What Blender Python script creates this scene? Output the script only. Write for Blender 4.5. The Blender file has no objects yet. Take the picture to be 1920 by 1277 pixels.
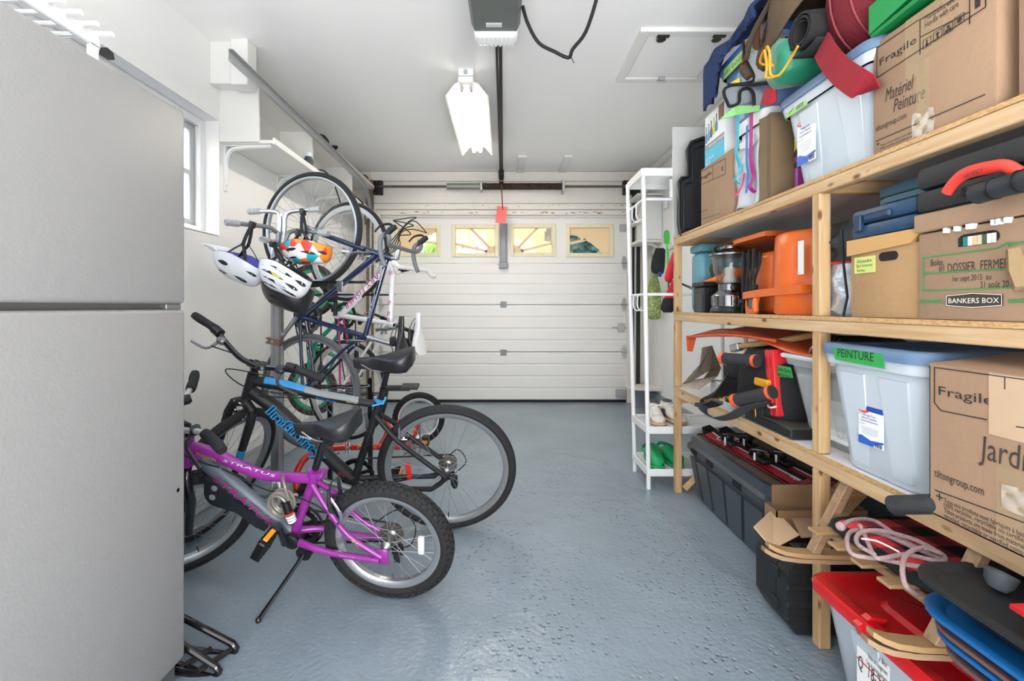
import bpy, math, random
from mathutils import Vector as V, Matrix as MX
# ---------------------------------------------------------------- camera, sky, lights, exposure
SC = bpy.context.scene
COL = SC.collection
cd = bpy.data.cameras.new('camera'); CAM = bpy.data.objects.new('camera', cd); COL.objects.link(CAM)
CAM.location = (0, 0, 1.12); CAM.rotation_euler = (math.pi/2, 0, 0)
cd.sensor_width = 36; cd.lens = 16; cd.shift_x = 15/1920; cd.shift_y = -63.5/1920; cd.clip_start = .02
SC.camera = CAM
wd = bpy.data.worlds.new('sky'); SC.world = wd; wd.use_nodes = True
wt = wd.node_tree; sky = wt.nodes.new('ShaderNodeTexSky'); sky.sky_type = 'NISHITA'; sky.sun_disc = False
sky.sun_elevation = math.radians(50); sky.sun_rotation = math.radians(200); sky.air_density = 1.0; sky.dust_density = 2.0
wt.links.new(sky.outputs[0], wt.nodes['Background'].inputs[0]); wt.nodes['Background'].inputs[1].default_value = 1.15
def area(name, loc, rot, sx, sy, power, col=(1, 1, 1)):
    l = bpy.data.lights.new(name, 'AREA'); l.shape = 'RECTANGLE'; l.size = sx; l.size_y = sy; l.energy = power; l.color = col
    o = bpy.data.objects.new(name, l); COL.objects.link(o); o.location = loc; o.rotation_euler = rot
    return o
area('ceiling_fill_rear', (-.1, -1.0, 2.62), (0, 0, 0), 2.2, 1.8, 2, (1, .985, .97))  # added fill light behind the camera, no fixture hangs there
area('wall_fill_rear', (.1, -2.45, 1.35), (math.pi/2, 0, 0), 2.8, 2.2, 5, (.97, .985, 1))  # added fill light facing the room; the back wall has no doorway
area('bounce_fill_rear', (.2, -1.5, .5), (math.radians(147), 0, 0), 2.4, 1.2, 152, (1, .99, .98))  # added fill light near the floor, aimed up to brighten the ceiling
sun = bpy.data.lights.new('sun', 'SUN'); sun.energy = .4; sun.angle = math.radians(2); sun.color = (1, .95, .88)
so = bpy.data.objects.new('sun', sun); COL.objects.link(so); so.rotation_euler = (math.radians(52), 0, math.radians(-12))
vs = SC.view_settings; vs.view_transform = 'Standard'; vs.look = 'None'; vs.exposure = 0.26; vs.gamma = 1.0; vs.use_curve_mapping = False
try:
    SC.cycles.use_denoising = True; SC.cycles.max_bounces = 8; SC.cycles.diffuse_bounces = 5; SC.cycles.caustics_reflective = False; SC.cycles.caustics_refractive = False
except Exception: pass
TUBE_POWER = 60
# ---------------------------------------------------------------- helpers
F = 853.33; CX = 945; CY = 575; EYE = 1.12
rnd = random.Random(7)
def at(px, py, y): return V(((px-CX)*y/F, y, EYE-(py-CY)*y/F))           # photo pixel at a known depth y
def onx(px, py, X):                                                       # photo pixel on the plane x = X
    y = F*X/(px-CX); return V((X, y, EYE-(py-CY)*y/F))
def onz(px, py, z):                                                       # photo pixel on the plane z = z
    y = F*(EYE-z)/(py-CY); return V(((px-CX)*y/F, y, z))
ORG = {}
def catmull(P, sub, closed=False):
    P = [V(p) for p in P]; n = len(P)
    if sub < 2 or n < 3: return P
    out = []
    for i in range(n if closed else n-1):
        a, b, c, d = (P[(i-1) % n], P[i], P[(i+1) % n], P[(i+2) % n]) if closed else (P[max(i-1, 0)], P[i], P[i+1], P[min(i+2, n-1)])
        for k in range(sub):
            t = k/sub
            out.append(.5*((2*b)+(c-a)*t+(2*a-5*b+4*c-d)*t*t+(3*b-a-3*c+d)*t**3))
    if not closed: out.append(P[-1])
    return out
def frames(P, closed, up=None):
    n = len(P); T = []
    for i in range(n):
        d = (P[(i+1) % n]-P[i-1]) if closed else (P[min(i+1, n-1)]-P[max(i-1, 0)])
        T.append(d.normalized() if d.length > 1e-9 else V((0, 0, 1)))
    a = V(up) if up is not None else (V((0, 0, 1)) if abs(T[0].z) < .9 else V((1, 0, 0)))
    out = []
    for t in T:
        x = a-t*a.dot(t)
        if x.length < 1e-6: x = t.orthogonal()
        x.normalize()
        if up is None: a = x
        out.append((x, t.cross(x)))
    return out
class MB:
    def __init__(s): s.v = []; s.f = []
    def add(s, vs, fs, m=None):
        o = len(s.v); s.v += [(m @ V(p)) if m is not None else V(p) for p in vs]; s.f += [tuple(i+o for i in f) for f in fs]; return s
    def box(s, x0, x1, y0, y1, z0, z1, bev=0, seg=1, m=None):
        if bev <= 0:
            return s.add([(x, y, z) for z in (z0, z1) for y in (y0, y1) for x in (x0, x1)],
                         [(0, 2, 3, 1), (4, 5, 7, 6), (0, 1, 5, 4), (2, 6, 7, 3), (0, 4, 6, 2), (1, 3, 7, 5)], m)
        import bmesh
        bm = bmesh.new(); bmesh.ops.create_cube(bm, size=1)
        for v in bm.verts: v.co = V(((x0+x1)/2+v.co.x*(x1-x0), (y0+y1)/2+v.co.y*(y1-y0), (z0+z1)/2+v.co.z*(z1-z0)))
        b = min(bev, .49*min(x1-x0, y1-y0, z1-z0))
        bmesh.ops.bevel(bm, geom=bm.edges[:], offset=b, segments=seg, profile=.5, affect='EDGES')
        bm.verts.index_update(); s.add([v.co.copy() for v in bm.verts], [[v.index for v in f.verts] for f in bm.faces], m); bm.free(); return s
    def loft(s, rings, caps=True, closed=False, m=None):
        n = len(rings[0]); vs = [p for r in rings for p in r]; fs = []
        k = len(rings)
        for i in range(k if closed else k-1):
            for j in range(n): fs.append((i*n+j, i*n+(j+1) % n, ((i+1) % k)*n+(j+1) % n, ((i+1) % k)*n+j))
        if caps and not closed: fs += [tuple(reversed(range(n))), tuple((k-1)*n+j for j in range(n))]
        return s.add(vs, fs, m)
    def tube(s, P, r, n=8, closed=False, sub=1, caps=True, m=None, flat=1.0):
        P = catmull(P, sub, closed); fr = frames(P, closed); k = len(P)
        rr = r if isinstance(r, (list, tuple)) else [r]*k
        if len(rr) != k: rr = [rr[min(int(i*(len(rr)-1)/(k-1)), len(rr)-2)]*(1-(i*(len(rr)-1)/(k-1)-min(int(i*(len(rr)-1)/(k-1)), len(rr)-2)))+rr[min(int(i*(len(rr)-1)/(k-1)), len(rr)-2)+1]*(i*(len(rr)-1)/(k-1)-min(int(i*(len(rr)-1)/(k-1)), len(rr)-2)) for i in range(k)]
        return s.loft([[P[i]+rr[i]*(fr[i][0]*math.cos(2*math.pi*j/n)+flat*fr[i][1]*math.sin(2*math.pi*j/n)) for j in range(n)] for i in range(k)], caps, closed, m)
    def strap(s, P, w, t, up=None, sub=1, closed=False, m=None):          # ribbon: w along the frame's second axis, t along up
        P = catmull(P, sub, closed); fr = frames(P, closed, up)
        return s.loft([[P[i]+a*fr[i][0]*t/2+b*fr[i][1]*w/2 for a, b in ((-1, -1), (1, -1), (1, 1), (-1, 1))] for i in range(len(P))], True, closed, m)
    def lathe(s, prof, n=24, m=None, caps=True):
        return s.loft([[V((r*math.cos(2*math.pi*j/n), r*math.sin(2*math.pi*j/n), z)) for j in range(n)] for r, z in prof], caps, False, m)
    def cyl(s, a, b, r, n=12, m=None): return s.tube([a, b], r, n, m=m)
    def prism(s, poly, d0, d1, m=None):                                    # polygon in local xy, depth z
        n = len(poly); return s.add([(p[0], p[1], d) for d in (d0, d1) for p in poly],
            [tuple(reversed(range(n))), tuple(range(n, 2*n))]+[(i, (i+1) % n, n+(i+1) % n, n+i) for i in range(n)], m)
    def grid(s, nu, nv, fn, m=None):
        return s.add([fn(i/nu, j/nv) for j in range(nv+1) for i in range(nu+1)],
            [(j*(nu+1)+i, j*(nu+1)+i+1, (j+1)*(nu+1)+i+1, (j+1)*(nu+1)+i) for j in range(nv) for i in range(nu)], m)
    def sphere(s, c, r, n=12, k=8, sc=(1, 1, 1), m=None):
        R = [[V((c[0]+sc[0]*r*math.sin(a)*math.cos(2*math.pi*j/n), c[1]+sc[1]*r*math.sin(a)*math.sin(2*math.pi*j/n), c[2]-sc[2]*r*math.cos(a))) for j in range(n)] for a in [math.pi*(i+.02)/(k+.04) for i in range(k+1)]]
        return s.loft(R, True, False, m)
    def text(s, t, size, m, width=None, shear=0, space=1, jit=0, fat=0):
        c = bpy.data.curves.new('t', 'FONT'); c.body = t; c.size = size; c.shear = shear; c.space_character = space; c.resolution_u = 2; c.offset = fat
        o = bpy.data.objects.new('t', c); COL.objects.link(o)
        me = bpy.data.meshes.new_from_object(o.evaluated_get(bpy.context.evaluated_depsgraph_get()))
        vs = [v.co.copy() for v in me.vertices]; fs = [tuple(p.vertices) for p in me.polygons]
        if vs:
            xs = [v.x for v in vs]; x0 = min(xs)+fat; w = max(xs)-fat-x0
            k = (width/w) if width else 1
            for v in vs:
                v.x = (v.x-x0)*k
                if jit: v.y += jit*size*math.sin(v.x/size*2.3+len(t))
            s.add(vs, fs, m)
        bpy.data.objects.remove(o); bpy.data.curves.remove(c); bpy.data.meshes.remove(me); return s
    def build(s, name, mat, parent=None, smooth=True, kind=None, label=None, solid=0, sub=0, angle=35):
        o = ORG.get(parent) if parent is not None else None
        vs = [tuple(p-o) for p in s.v] if o is not None else [tuple(p) for p in s.v]
        me = bpy.data.meshes.new(name); me.from_pydata(vs, [], s.f); me.validate()
        import bmesh
        bm = bmesh.new(); bm.from_mesh(me); bmesh.ops.recalc_face_normals(bm, faces=bm.faces[:]); bm.to_mesh(me); bm.free()
        me.materials.append(mat)
        if smooth:
            me.shade_smooth(); me.set_sharp_from_angle(angle=math.radians(angle))
        ob = bpy.data.objects.new(name, me); COL.objects.link(ob)
        if parent is not None: ob.parent = parent; ORG[ob] = o
        if sub: md = ob.modifiers.new('sub', 'SUBSURF'); md.levels = sub; md.render_levels = sub
        if solid: md = ob.modifiers.new('solid', 'SOLIDIFY'); md.thickness = solid; md.offset = 0
        if kind: ob['kind'] = kind
        if label: ob['label'] = label
        return ob
def tag(o, label=None, cat=None, group=None, kind=None):
    if label: o['label'] = label
    if cat: o['category'] = cat
    if group: o['group'] = group
    if kind: o['kind'] = kind
    return o
def thing(name, label, cat, base=None, M=None, group=None):
    o = bpy.data.objects.new(name, None); o.empty_display_size = .05; COL.objects.link(o)
    if M is not None: o.matrix_world = M; ORG[o] = None
    else: o.location = base; ORG[o] = V(base)
    return tag(o, label, cat, group)
def copy_tree(o, parent=None):
    c = o.copy(); COL.objects.link(c)
    if parent is not None: c.parent = parent
    for ch in [x for x in bpy.data.objects if x.parent == o]: copy_tree(ch, c)
    return c
def bars(mb, x0, x1, z0, z1, w, y0, y1, bev=0, flat=False):            # four bars of a frame that only touch; flat = lying in xy with y0..y1 as heights
    for a in ((x0, x0+w, z0, z1), (x1-w, x1, z0, z1), (x0+w, x1-w, z0, z0+w), (x0+w, x1-w, z1-w, z1)):
        if flat: mb.box(a[0], a[1], a[2], a[3], y0, y1, bev)
        else: mb.box(a[0], a[1], y0, y1, a[2], a[3], bev)
    return mb
def B(x0, x1, y0, y1, z0, z1, bev=0, seg=1): return MB().box(x0, x1, y0, y1, z0, z1, bev, seg)
def fm(o, x, y):                                                           # matrix from origin, x axis, y axis
    x = V(x).normalized(); y = V(y); y = (y-x*x.dot(y)).normalized(); z = x.cross(y)
    m = MX((x, y, z)).transposed().to_4x4(); m.translation = V(o); return m
def rotz(a): return MX.Rotation(math.radians(a), 4, 'Z')
def T(*p): return MX.Translation(V(p))
def aisle(y, z, X): return fm((X, y, z), (0, -1, 0), (0, 0, 1))            # lettering plane facing the aisle
def ftext(mb, t, a, pxr, X, size=None, **k):                              # a = pixel of baseline start, pxr = pixel column of its end
    p = onx(a[0], a[1], X); q = onx(pxr, 575, X); w = p.y-q.y
    return mb.text(t, size or w/max(len(t), 1)*1.75, aisle(p.y, p.z, X), width=w, **k)
# ---------------------------------------------------------------- materials
def lin(c):
    c /= 255; return c/12.92 if c <= .04045 else ((c+.055)/1.055)**2.4
def rgb(h): return (lin(int(h[0:2], 16)), lin(int(h[2:4], 16)), lin(int(h[4:6], 16)), 1)
MC = {}
def mat(h, rough=.5, metal=0, var=0, vs=6, bump=0, bs=40, trans=0, alpha=1, emit=0, coat=0, spec=.5, sheen=0, name=None, stretch=None):
    key = (h, rough, metal, var, vs, bump, bs, trans, alpha, emit, coat, spec, sheen, stretch)
    if key in MC: return MC[key]
    m = bpy.data.materials.new(name or 'm_'+h); m.use_nodes = True; nt = m.node_tree; N = nt.nodes; L = nt.links; b = N['Principled BSDF']
    c = rgb(h); b.inputs['Base Color'].default_value = c; b.inputs['Roughness'].default_value = rough; b.inputs['Metallic'].default_value = metal
    b.inputs['Transmission Weight'].default_value = trans; b.inputs['Alpha'].default_value = alpha; b.inputs['Coat Weight'].default_value = coat
    b.inputs['Specular IOR Level'].default_value = spec; b.inputs['Sheen Weight'].default_value = sheen
    if emit: b.inputs['Emission Color'].default_value = c; b.inputs['Emission Strength'].default_value = emit
    if var or bump:
        tc = N.new('ShaderNodeTexCoord'); src = tc.outputs['Object']
        if stretch:
            mp = N.new('ShaderNodeMapping'); mp.inputs['Scale'].default_value = stretch; L.new(src, mp.inputs[0]); src = mp.outputs[0]
    if var:
        n = N.new('ShaderNodeTexNoise'); n.inputs['Scale'].default_value = vs; n.inputs['Detail'].default_value = 4; L.new(src, n.inputs['Vector'])
        r = N.new('ShaderNodeMix'); r.data_type = 'RGBA'; L.new(n.outputs['Fac'], r.inputs[0])
        r.inputs[6].default_value = [x*(1-var) for x in c[:3]]+[1]; r.inputs[7].default_value = [min(1, x*(1+var)) for x in c[:3]]+[1]
        L.new(r.outputs[2], b.inputs['Base Color'])
    if bump:
        n2 = N.new('ShaderNodeTexNoise'); n2.inputs['Scale'].default_value = bs; n2.inputs['Detail'].default_value = 3; L.new(src, n2.inputs['Vector'])
        bp = N.new('ShaderNodeBump'); bp.inputs['Strength'].default_value = bump; bp.inputs['Distance'].default_value = .01
        L.new(n2.outputs['Fac'], bp.inputs['Height']); L.new(bp.outputs[0], b.inputs['Normal'])
    MC[key] = m; return m
def ramp(N, stops):
    r = N.new('ShaderNodeValToRGB'); e = r.color_ramp.elements
    while len(e) < len(stops): e.new(.5)
    for i, (p, c) in enumerate(stops): e[i].position = p; e[i].color = rgb(c) if isinstance(c, str) else (c, c, c, 1)
    return r
def wood_mat(axis, a, b_, knots='6E3F1C', rough=.62, seed=0):
    m = bpy.data.materials.new('wood'); m.use_nodes = True; nt = m.node_tree; N = nt.nodes; L = nt.links; b = N['Principled BSDF']
    tc = N.new('ShaderNodeTexCoord'); mp = N.new('ShaderNodeMapping'); L.new(tc.outputs['Object'], mp.inputs[0])
    mp.inputs['Scale'].default_value = tuple(2.2 if i == axis else 34 for i in range(3)); mp.inputs['Location'].default_value = (seed, seed*.7, seed*1.3)
    n = N.new('ShaderNodeTexNoise'); n.inputs['Scale'].default_value = 1.6; n.inputs['Detail'].default_value = 5; n.inputs['Distortion'].default_value = .5; L.new(mp.outputs[0], n.inputs['Vector'])
    r = ramp(N, [(.3, a), (.68, b_)]); L.new(n.outputs['Fac'], r.inputs[0])
    mp2 = N.new('ShaderNodeMapping'); L.new(tc.outputs['Object'], mp2.inputs[0]); mp2.inputs['Scale'].default_value = tuple(7 if i == axis else 15 for i in range(3)); mp2.inputs['Location'].default_value = (seed*1.7, seed, seed*.4)
    vo = N.new('ShaderNodeTexVoronoi'); vo.inputs['Scale'].default_value = 1.25; L.new(mp2.outputs[0], vo.inputs['Vector'])
    r2 = ramp(N, [(.1, 1.0), (.2, 0.0)]); L.new(vo.outputs['Distance'], r2.inputs[0])
    mx = N.new('ShaderNodeMix'); mx.data_type = 'RGBA'; L.new(r2.outputs[0], mx.inputs[0]); L.new(r.outputs[0], mx.inputs[6]); mx.inputs[7].default_value = rgb(knots)
    L.new(mx.outputs[2], b.inputs['Base Color']); b.inputs['Roughness'].default_value = rough
    bp = N.new('ShaderNodeBump'); bp.inputs['Strength'].default_value = .12; bp.inputs['Distance'].default_value = .004; L.new(n.outputs['Fac'], bp.inputs['Height']); L.new(bp.outputs[0], b.inputs['Normal'])
    return m
def speck_mat(c1, c2, c3, scale, rough=.7, stretch=(1, 1, 1)):
    m = bpy.data.materials.new('speckle'); m.use_nodes = True; nt = m.node_tree; N = nt.nodes; L = nt.links; b = N['Principled BSDF']
    tc = N.new('ShaderNodeTexCoord'); mp = N.new('ShaderNodeMapping'); mp.inputs['Scale'].default_value = stretch; L.new(tc.outputs['Object'], mp.inputs[0])
    vo = N.new('ShaderNodeTexVoronoi'); vo.inputs['Scale'].default_value = scale; L.new(mp.outputs[0], vo.inputs['Vector'])
    r = ramp(N, [(.1, c1), (.5, c2), (.9, c3)]); L.new(vo.outputs['Color'], r.inputs[0]); L.new(r.outputs[0], b.inputs['Base Color']); b.inputs['Roughness'].default_value = rough
    return m
def floor_mat():
    m = bpy.data.materials.new('floor_paint'); m.use_nodes = True; nt = m.node_tree; N = nt.nodes; L = nt.links; b = N['Principled BSDF']
    tc = N.new('ShaderNodeTexCoord')
    n = N.new('ShaderNodeTexNoise'); n.inputs['Scale'].default_value = 1.3; n.inputs['Detail'].default_value = 5; L.new(tc.outputs['Object'], n.inputs['Vector'])
    r = ramp(N, [(.3, '7E8D9A'), (.7, '8D9BA8')]); L.new(n.outputs['Fac'], r.inputs[0]); L.new(r.outputs[0], b.inputs['Base Color'])
    b.inputs['Roughness'].default_value = .27
    # pitted worn patch in the middle of the floor: pits in the paint
    vo = N.new('ShaderNodeTexVoronoi'); vo.inputs['Scale'].default_value = 36; L.new(tc.outputs['Object'], vo.inputs['Vector'])
    p = ramp(N, [(.0, 0.0), (.3, 1.0)]); L.new(vo.outputs['Distance'], p.inputs[0])
    n3 = N.new('ShaderNodeTexNoise'); n3.inputs['Scale'].default_value = 1.7; n3.inputs['Detail'].default_value = 3; L.new(tc.outputs['Object'], n3.inputs['Vector'])
    q = ramp(N, [(.40, 0.0), (.56, 1.0)])
    gm = N.new('ShaderNodeMapping'); gm.inputs['Location'].default_value = (-.42, -.72, 0); gm.inputs['Scale'].default_value = (1.1, .38, 1); L.new(tc.outputs['Object'], gm.inputs[0])
    gr = N.new('ShaderNodeTexGradient'); gr.gradient_type = 'SPHERICAL'; L.new(gm.outputs[0], gr.inputs[0])
    gq = ramp(N, [(.0, 0.0), (.45, 1.0)]); L.new(gr.outputs['Fac'], gq.inputs[0]); gmul = N.new('ShaderNodeMath'); gmul.operation = 'MULTIPLY'; L.new(gq.outputs[0], gmul.inputs[0]); L.new(n3.outputs['Fac'], gmul.inputs[1]); L.new(gmul.outputs[0], q.inputs[0])
    ml = N.new('ShaderNodeMath'); ml.operation = 'MULTIPLY'; L.new(p.outputs[0], ml.inputs[0]); L.new(q.outputs[0], ml.inputs[1])
    n2 = N.new('ShaderNodeTexNoise'); n2.inputs['Scale'].default_value = 55; n2.inputs['Detail'].default_value = 3; L.new(tc.outputs['Object'], n2.inputs['Vector'])
    ad = N.new('ShaderNodeMath'); ad.operation = 'MULTIPLY_ADD'; L.new(n2.outputs['Fac'], ad.inputs[0]); ad.inputs[1].default_value = .35; L.new(ml.outputs[0], ad.inputs[2])
    bp = N.new('ShaderNodeBump'); bp.inputs['Strength'].default_value = .7; bp.inputs['Distance'].default_value = .012; L.new(ad.outputs[0], bp.inputs['Height']); L.new(bp.outputs[0], b.inputs['Normal'])
    return m
def plaid_mat():
    m = bpy.data.materials.new('plaid'); m.use_nodes = True; nt = m.node_tree; N = nt.nodes; L = nt.links; b = N['Principled BSDF']
    tc = N.new('ShaderNodeTexCoord'); sp = N.new('ShaderNodeSeparateXYZ'); L.new(tc.outputs['Object'], sp.inputs[0]); fs = []
    for ax in ('X', 'Y'):
        a = N.new('ShaderNodeMath'); a.operation = 'MULTIPLY'; L.new(sp.outputs[ax], a.inputs[0]); a.inputs[1].default_value = 9.5
        f = N.new('ShaderNodeMath'); f.operation = 'FRACT'; L.new(a.outputs[0], f.inputs[0])
        g = N.new('ShaderNodeMath'); g.operation = 'GREATER_THAN'; L.new(f.outputs[0], g.inputs[0]); g.inputs[1].default_value = .5; fs.append(g)
    s = N.new('ShaderNodeMath'); s.operation = 'ADD'; L.new(fs[0].outputs[0], s.inputs[0]); L.new(fs[1].outputs[0], s.inputs[1])
    h = N.new('ShaderNodeMath'); h.operation = 'MULTIPLY'; L.new(s.outputs[0], h.inputs[0]); h.inputs[1].default_value = .5
    r = ramp(N, [(.0, 'E0404A'), (.5, '8A2A30'), (1.0, '17161A')]); L.new(h.outputs[0], r.inputs[0]); r.color_ramp.interpolation = 'CONSTANT'
    L.new(r.outputs[0], b.inputs['Base Color']); b.inputs['Roughness'].default_value = .95; return m
def checker_dots(h1, h2, scale):
    m = bpy.data.materials.new('print'); m.use_nodes = True; nt = m.node_tree; N = nt.nodes; L = nt.links; b = N['Principled BSDF']
    tc = N.new('ShaderNodeTexCoord'); vo = N.new('ShaderNodeTexVoronoi'); vo.inputs['Scale'].default_value = scale; L.new(tc.outputs['Object'], vo.inputs['Vector'])
    r = ramp(N, [(.0, h1), (.32, h2), (.42, h1), (.6, h1)]); r.color_ramp.interpolation = 'CONSTANT'; L.new(vo.outputs['Distance'], r.inputs[0]); L.new(r.outputs[0], b.inputs['Base Color']); b.inputs['Roughness'].default_value = .9
    return m
def patches(cols, scale, rough=.35):
    m = bpy.data.materials.new('patches'); m.use_nodes = True; nt = m.node_tree; N = nt.nodes; L = nt.links; b = N['Principled BSDF']
    tc = N.new('ShaderNodeTexCoord'); vo = N.new('ShaderNodeTexVoronoi'); vo.inputs['Scale'].default_value = scale; L.new(tc.outputs['Object'], vo.inputs['Vector'])
    r = ramp(N, [(i/len(cols), c) for i, c in enumerate(cols)]); r.color_ramp.interpolation = 'CONSTANT'; L.new(vo.outputs['Color'], r.inputs[0]); L.new(r.outputs[0], b.inputs['Base Color']); b.inputs['Roughness'].default_value = rough
    return m
WHITE = mat('F1F1F0', .55, var=.02, vs=3, bump=.08, bs=25, name='white_wall_paint')
CEIL = mat('FAFAF9', .6, var=.02, vs=2, bump=.06, bs=18, name='ceiling_paint')
OLDW = mat('E6E2DC', .6, var=.06, vs=9, bump=.35, bs=30, name='old_white_paint')
WOODP = mat('E9E9E6', .5, var=.02, vs=5, name='white_board_paint')
WMET = mat('E9EBEC', .35, name='white_metal')
GALV = mat('BFC1C3', .4, .55, var=.12, vs=12, name='galvanised')
CHROME = mat('D5D7DA', .16, 1, name='chrome')
ALU = mat('B9BCC0', .32, .9, name='aluminium')
DKMET = mat('3A3937', .5, .7, var=.3, vs=18, name='dark_metal')
BLACK = mat('121315', .42, name='black_plastic')
RUB = mat('151618', .75, bump=.2, bs=90, name='rubber')
MATT = mat('15161A', .55, name='matt_black_paint')
GLOSS = mat('15161A', .18, coat=.5, name='gloss_black')
CARD = mat('9C7F66', .8, var=.05, vs=14, bump=.1, bs=60, name='cardboard')
CARD2 = mat('A8865E', .8, var=.04, vs=12, bump=.1, bs=60, name='cardboard_light')
INK = mat('2B2723', .8, name='ink')
PEN = mat('3A3330', .8, name='marker')
LUM = wood_mat(1, 'B8946A', 'CDB28E', seed=1.3); LUMZ = wood_mat(2, 'B28B5E', 'C8AA80', seed=4.1); LUMX = wood_mat(0, 'AC875C', 'C2A47C', seed=2.2)
OSB = speck_mat('A87E4E', 'CBA878', 'B58E5A', 330, .75, (1, .4, 1))
MEL = mat('E3E5E8', .4, name='white_melamine')
GREENT = mat('2F9A4B', .6, name='green_tape'); LIMET = mat('9CCB7C', .6, name='lime_tape')
# ---------------------------------------------------------------- the room
XL, XR, YD, ZC = -1.74, 1.69, 5.3, 2.69; YB = -2.6
def struct(mb, name, m, parent=None, **k):
    o = mb.build(name, m, parent, **k)
    if parent is None: o['kind'] = 'structure'
    return o
struct(B(XL-.3, XR+.3, YB-.1, YD+.6, -.1, 0), 'floor', floor_mat(), smooth=False)
struct(B(XL-.3, XR+.3, YB-.1, YD+.3, ZC, ZC+.1), 'ceiling', CEIL, smooth=False)
w = MB()                                                        # left wall with its window opening
WY0, WY1, WZ0, WZ1 = 1.0, 2.78, 1.55, 2.254
w.box(XL-.2, XL, YB, WY0, 0, ZC); w.box(XL-.2, XL, WY1, YD+.3, 0, ZC); w.box(XL-.2, XL, WY0, WY1, 0, WZ0); w.box(XL-.2, XL, WY0, WY1, WZ1, ZC)
struct(w, 'wall_left', WHITE, smooth=False)
struct(B(XR, XR+.2, YB, YD+.3, 0, ZC), 'wall_right', WHITE, smooth=False)
struct(B(XL-.2, XR+.2, YB-.1, YB, 0, ZC), 'wall_back', WHITE, smooth=False)
w = MB(); DX0, DX1, DZ = -1.49, 1.46, 2.176
w.box(XL, DX0+.03, YD, YD+.25, 0, ZC); w.box(DX1-.03, XR, YD, YD+.25, 0, ZC); w.box(DX0+.03, DX1-.03, YD, YD+.25, DZ-.02, ZC)
struct(w, 'wall_front', OLDW, smooth=False)
struct(B(XL, XL+.1, 1.4, YD, 0, .2, .01), 'baseboard_left', mat('C9CCCE', .55, bump=.2, bs=20))
struct(B(XR-.03, XR, 3.2, YD, 0, .17, .004), 'baseboard_right', mat('8A929B', .45))
for i, (z0, z1, t) in enumerate(((2.18, 2.235, .05), (2.245, 2.31, .035), (2.32, 2.56, .02), (2.575, 2.685, .03))):
    struct(B(DX0-.06, DX1+.2, YD-t, YD+.01, z0, z1, .004), 'trim_%d' % (i+1), OLDW)
struct(B(XR-.05, XR, 2.8, YD, ZC-.06, ZC, .012), 'trim_5', WOODP)
struct(B(DX0-.09, DX0, YD-.045, YD+.02, 0, 2.3, .004), 'trim_6', OLDW)
struct(B(DX1+.02, DX1+.1, YD-.045, YD+.02, 0, 2.3, .004), 'trim_7', OLDW)
for i, px in enumerate((977, 1057)):
    x = (px-CX)*5.1/F; struct(B(x-.045, x+.045, 4.72, YD, ZC-.022, ZC+.005, .004), 'trim_%d' % (8+i), WOODP)
# window on the left
wf = MB(); xo = XL-.085
for a in ((WY0, WY0+.05, WZ0, WZ1), (WY1-.05, WY1, WZ0, WZ1), (WY0+.05, WY1-.05, WZ0, WZ0+.05), (WY0+.05, WY1-.05, WZ1-.05, WZ1)): wf.box(xo-.06, xo, a[0], a[1], a[2], a[3], .006)
W1 = struct(wf, 'window_1', WMET)
def winpart(mb, n, m): return mb.build(n, m, W1)
sf = MB()
for y0, y1 in ((WY0+.05, 1.9), (1.86, WY1-.05)):
    for a in ((y0, y0+.045, WZ0+.05, WZ1-.05), (y1-.045, y1, WZ0+.05, WZ1-.05), (y0+.045, y1-.045, WZ0+.05, WZ0+.09), (y0+.045, y1-.045, WZ1-.09, WZ1-.05), (y0+.045, y1-.045, 1.9, 1.93)): sf.box(xo-.045-.02*(y0 > 1.5), xo-.012-.02*(y0 > 1.5), *a, .004)
winpart(sf, 'sash', WMET)
winpart(B(xo-.03, xo-.026, WY0+.05, WY1-.05, WZ0+.05, WZ1-.05), 'pane', mat('F4F8FA', .02, trans=1, alpha=.25))
winpart(B(XL-.09, XL, WY0, WY1, WZ0-.006, WZ0+.008, .003), 'window_sill', WMET)
# garage door: four sections with pressed ribs
DOORP = mat('E8E7E5', .42, var=.015, vs=4, name='garage_door_paint')
DOOR = B(DX0, DX1, YD+.081, YD+.09, .02, 1.6).build('door_1', DOORP, smooth=False); DOOR['kind'] = 'structure'
WINS = [(740, 826, 422, 481), (847, 935, 421, 482), (956, 1042, 420, 481), (1061, 1150, 420, 482)]
zs = [.03, .592, 1.145, 1.6295, DZ]
YF = YD+.03
for k in range(4):
    m = MB(); z0, z1 = zs[k]+.003, zs[k+1]-.003; prof = []
    ribs = 4 if k < 3 else 1
    if k < 3:
        n = ribs; h = (z1-z0)/n
        prof.append((0, z0))
        for j in range(n):
            a = z0+j*h
            prof += [(0, a+.006), (0, a+h-.02), (.007, a+h-.012), (.007, a+h-.006)]
        prof.append((0, z1))
        rings = [[V((x, YF+d, z)) for d, z in prof]+[V((x, YF+.05, z1)), V((x, YF+.05, z0))] for x in (DX0, DX1)]
        m.loft(rings)
    else:
        xs = [DX0]; Z0, Z1 = 1.705, 2.065
        for a in WINS: xs += [(a[0]+4-CX)*YF/F, (a[1]-4-CX)*YF/F]
        xs.append(DX1)
        m.box(DX0, DX1, YF, YF+.05, z0, Z0); m.box(DX0, DX1, YF, YF+.05, Z1, z1)
        for j in range(0, 10, 2): m.box(xs[j], xs[j+1], YF, YF+.05, Z0, Z1)
    m.build('section', DOORP, DOOR, smooth=False)
m = MB(); m.box(DX0-.01, DX1+.01, YF, YF+.04, -.005, .03, .01); m.build('bottom_seal', RUB, DOOR)
CREAM = mat('E9DFC0', .5, name='cream_frame'); CREAMP = mat('F2DFC0', .6, name='cream_insert')
b = CREAMP.node_tree.nodes['Principled BSDF']; b.inputs['Transmission Weight'].default_value = 0
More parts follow.
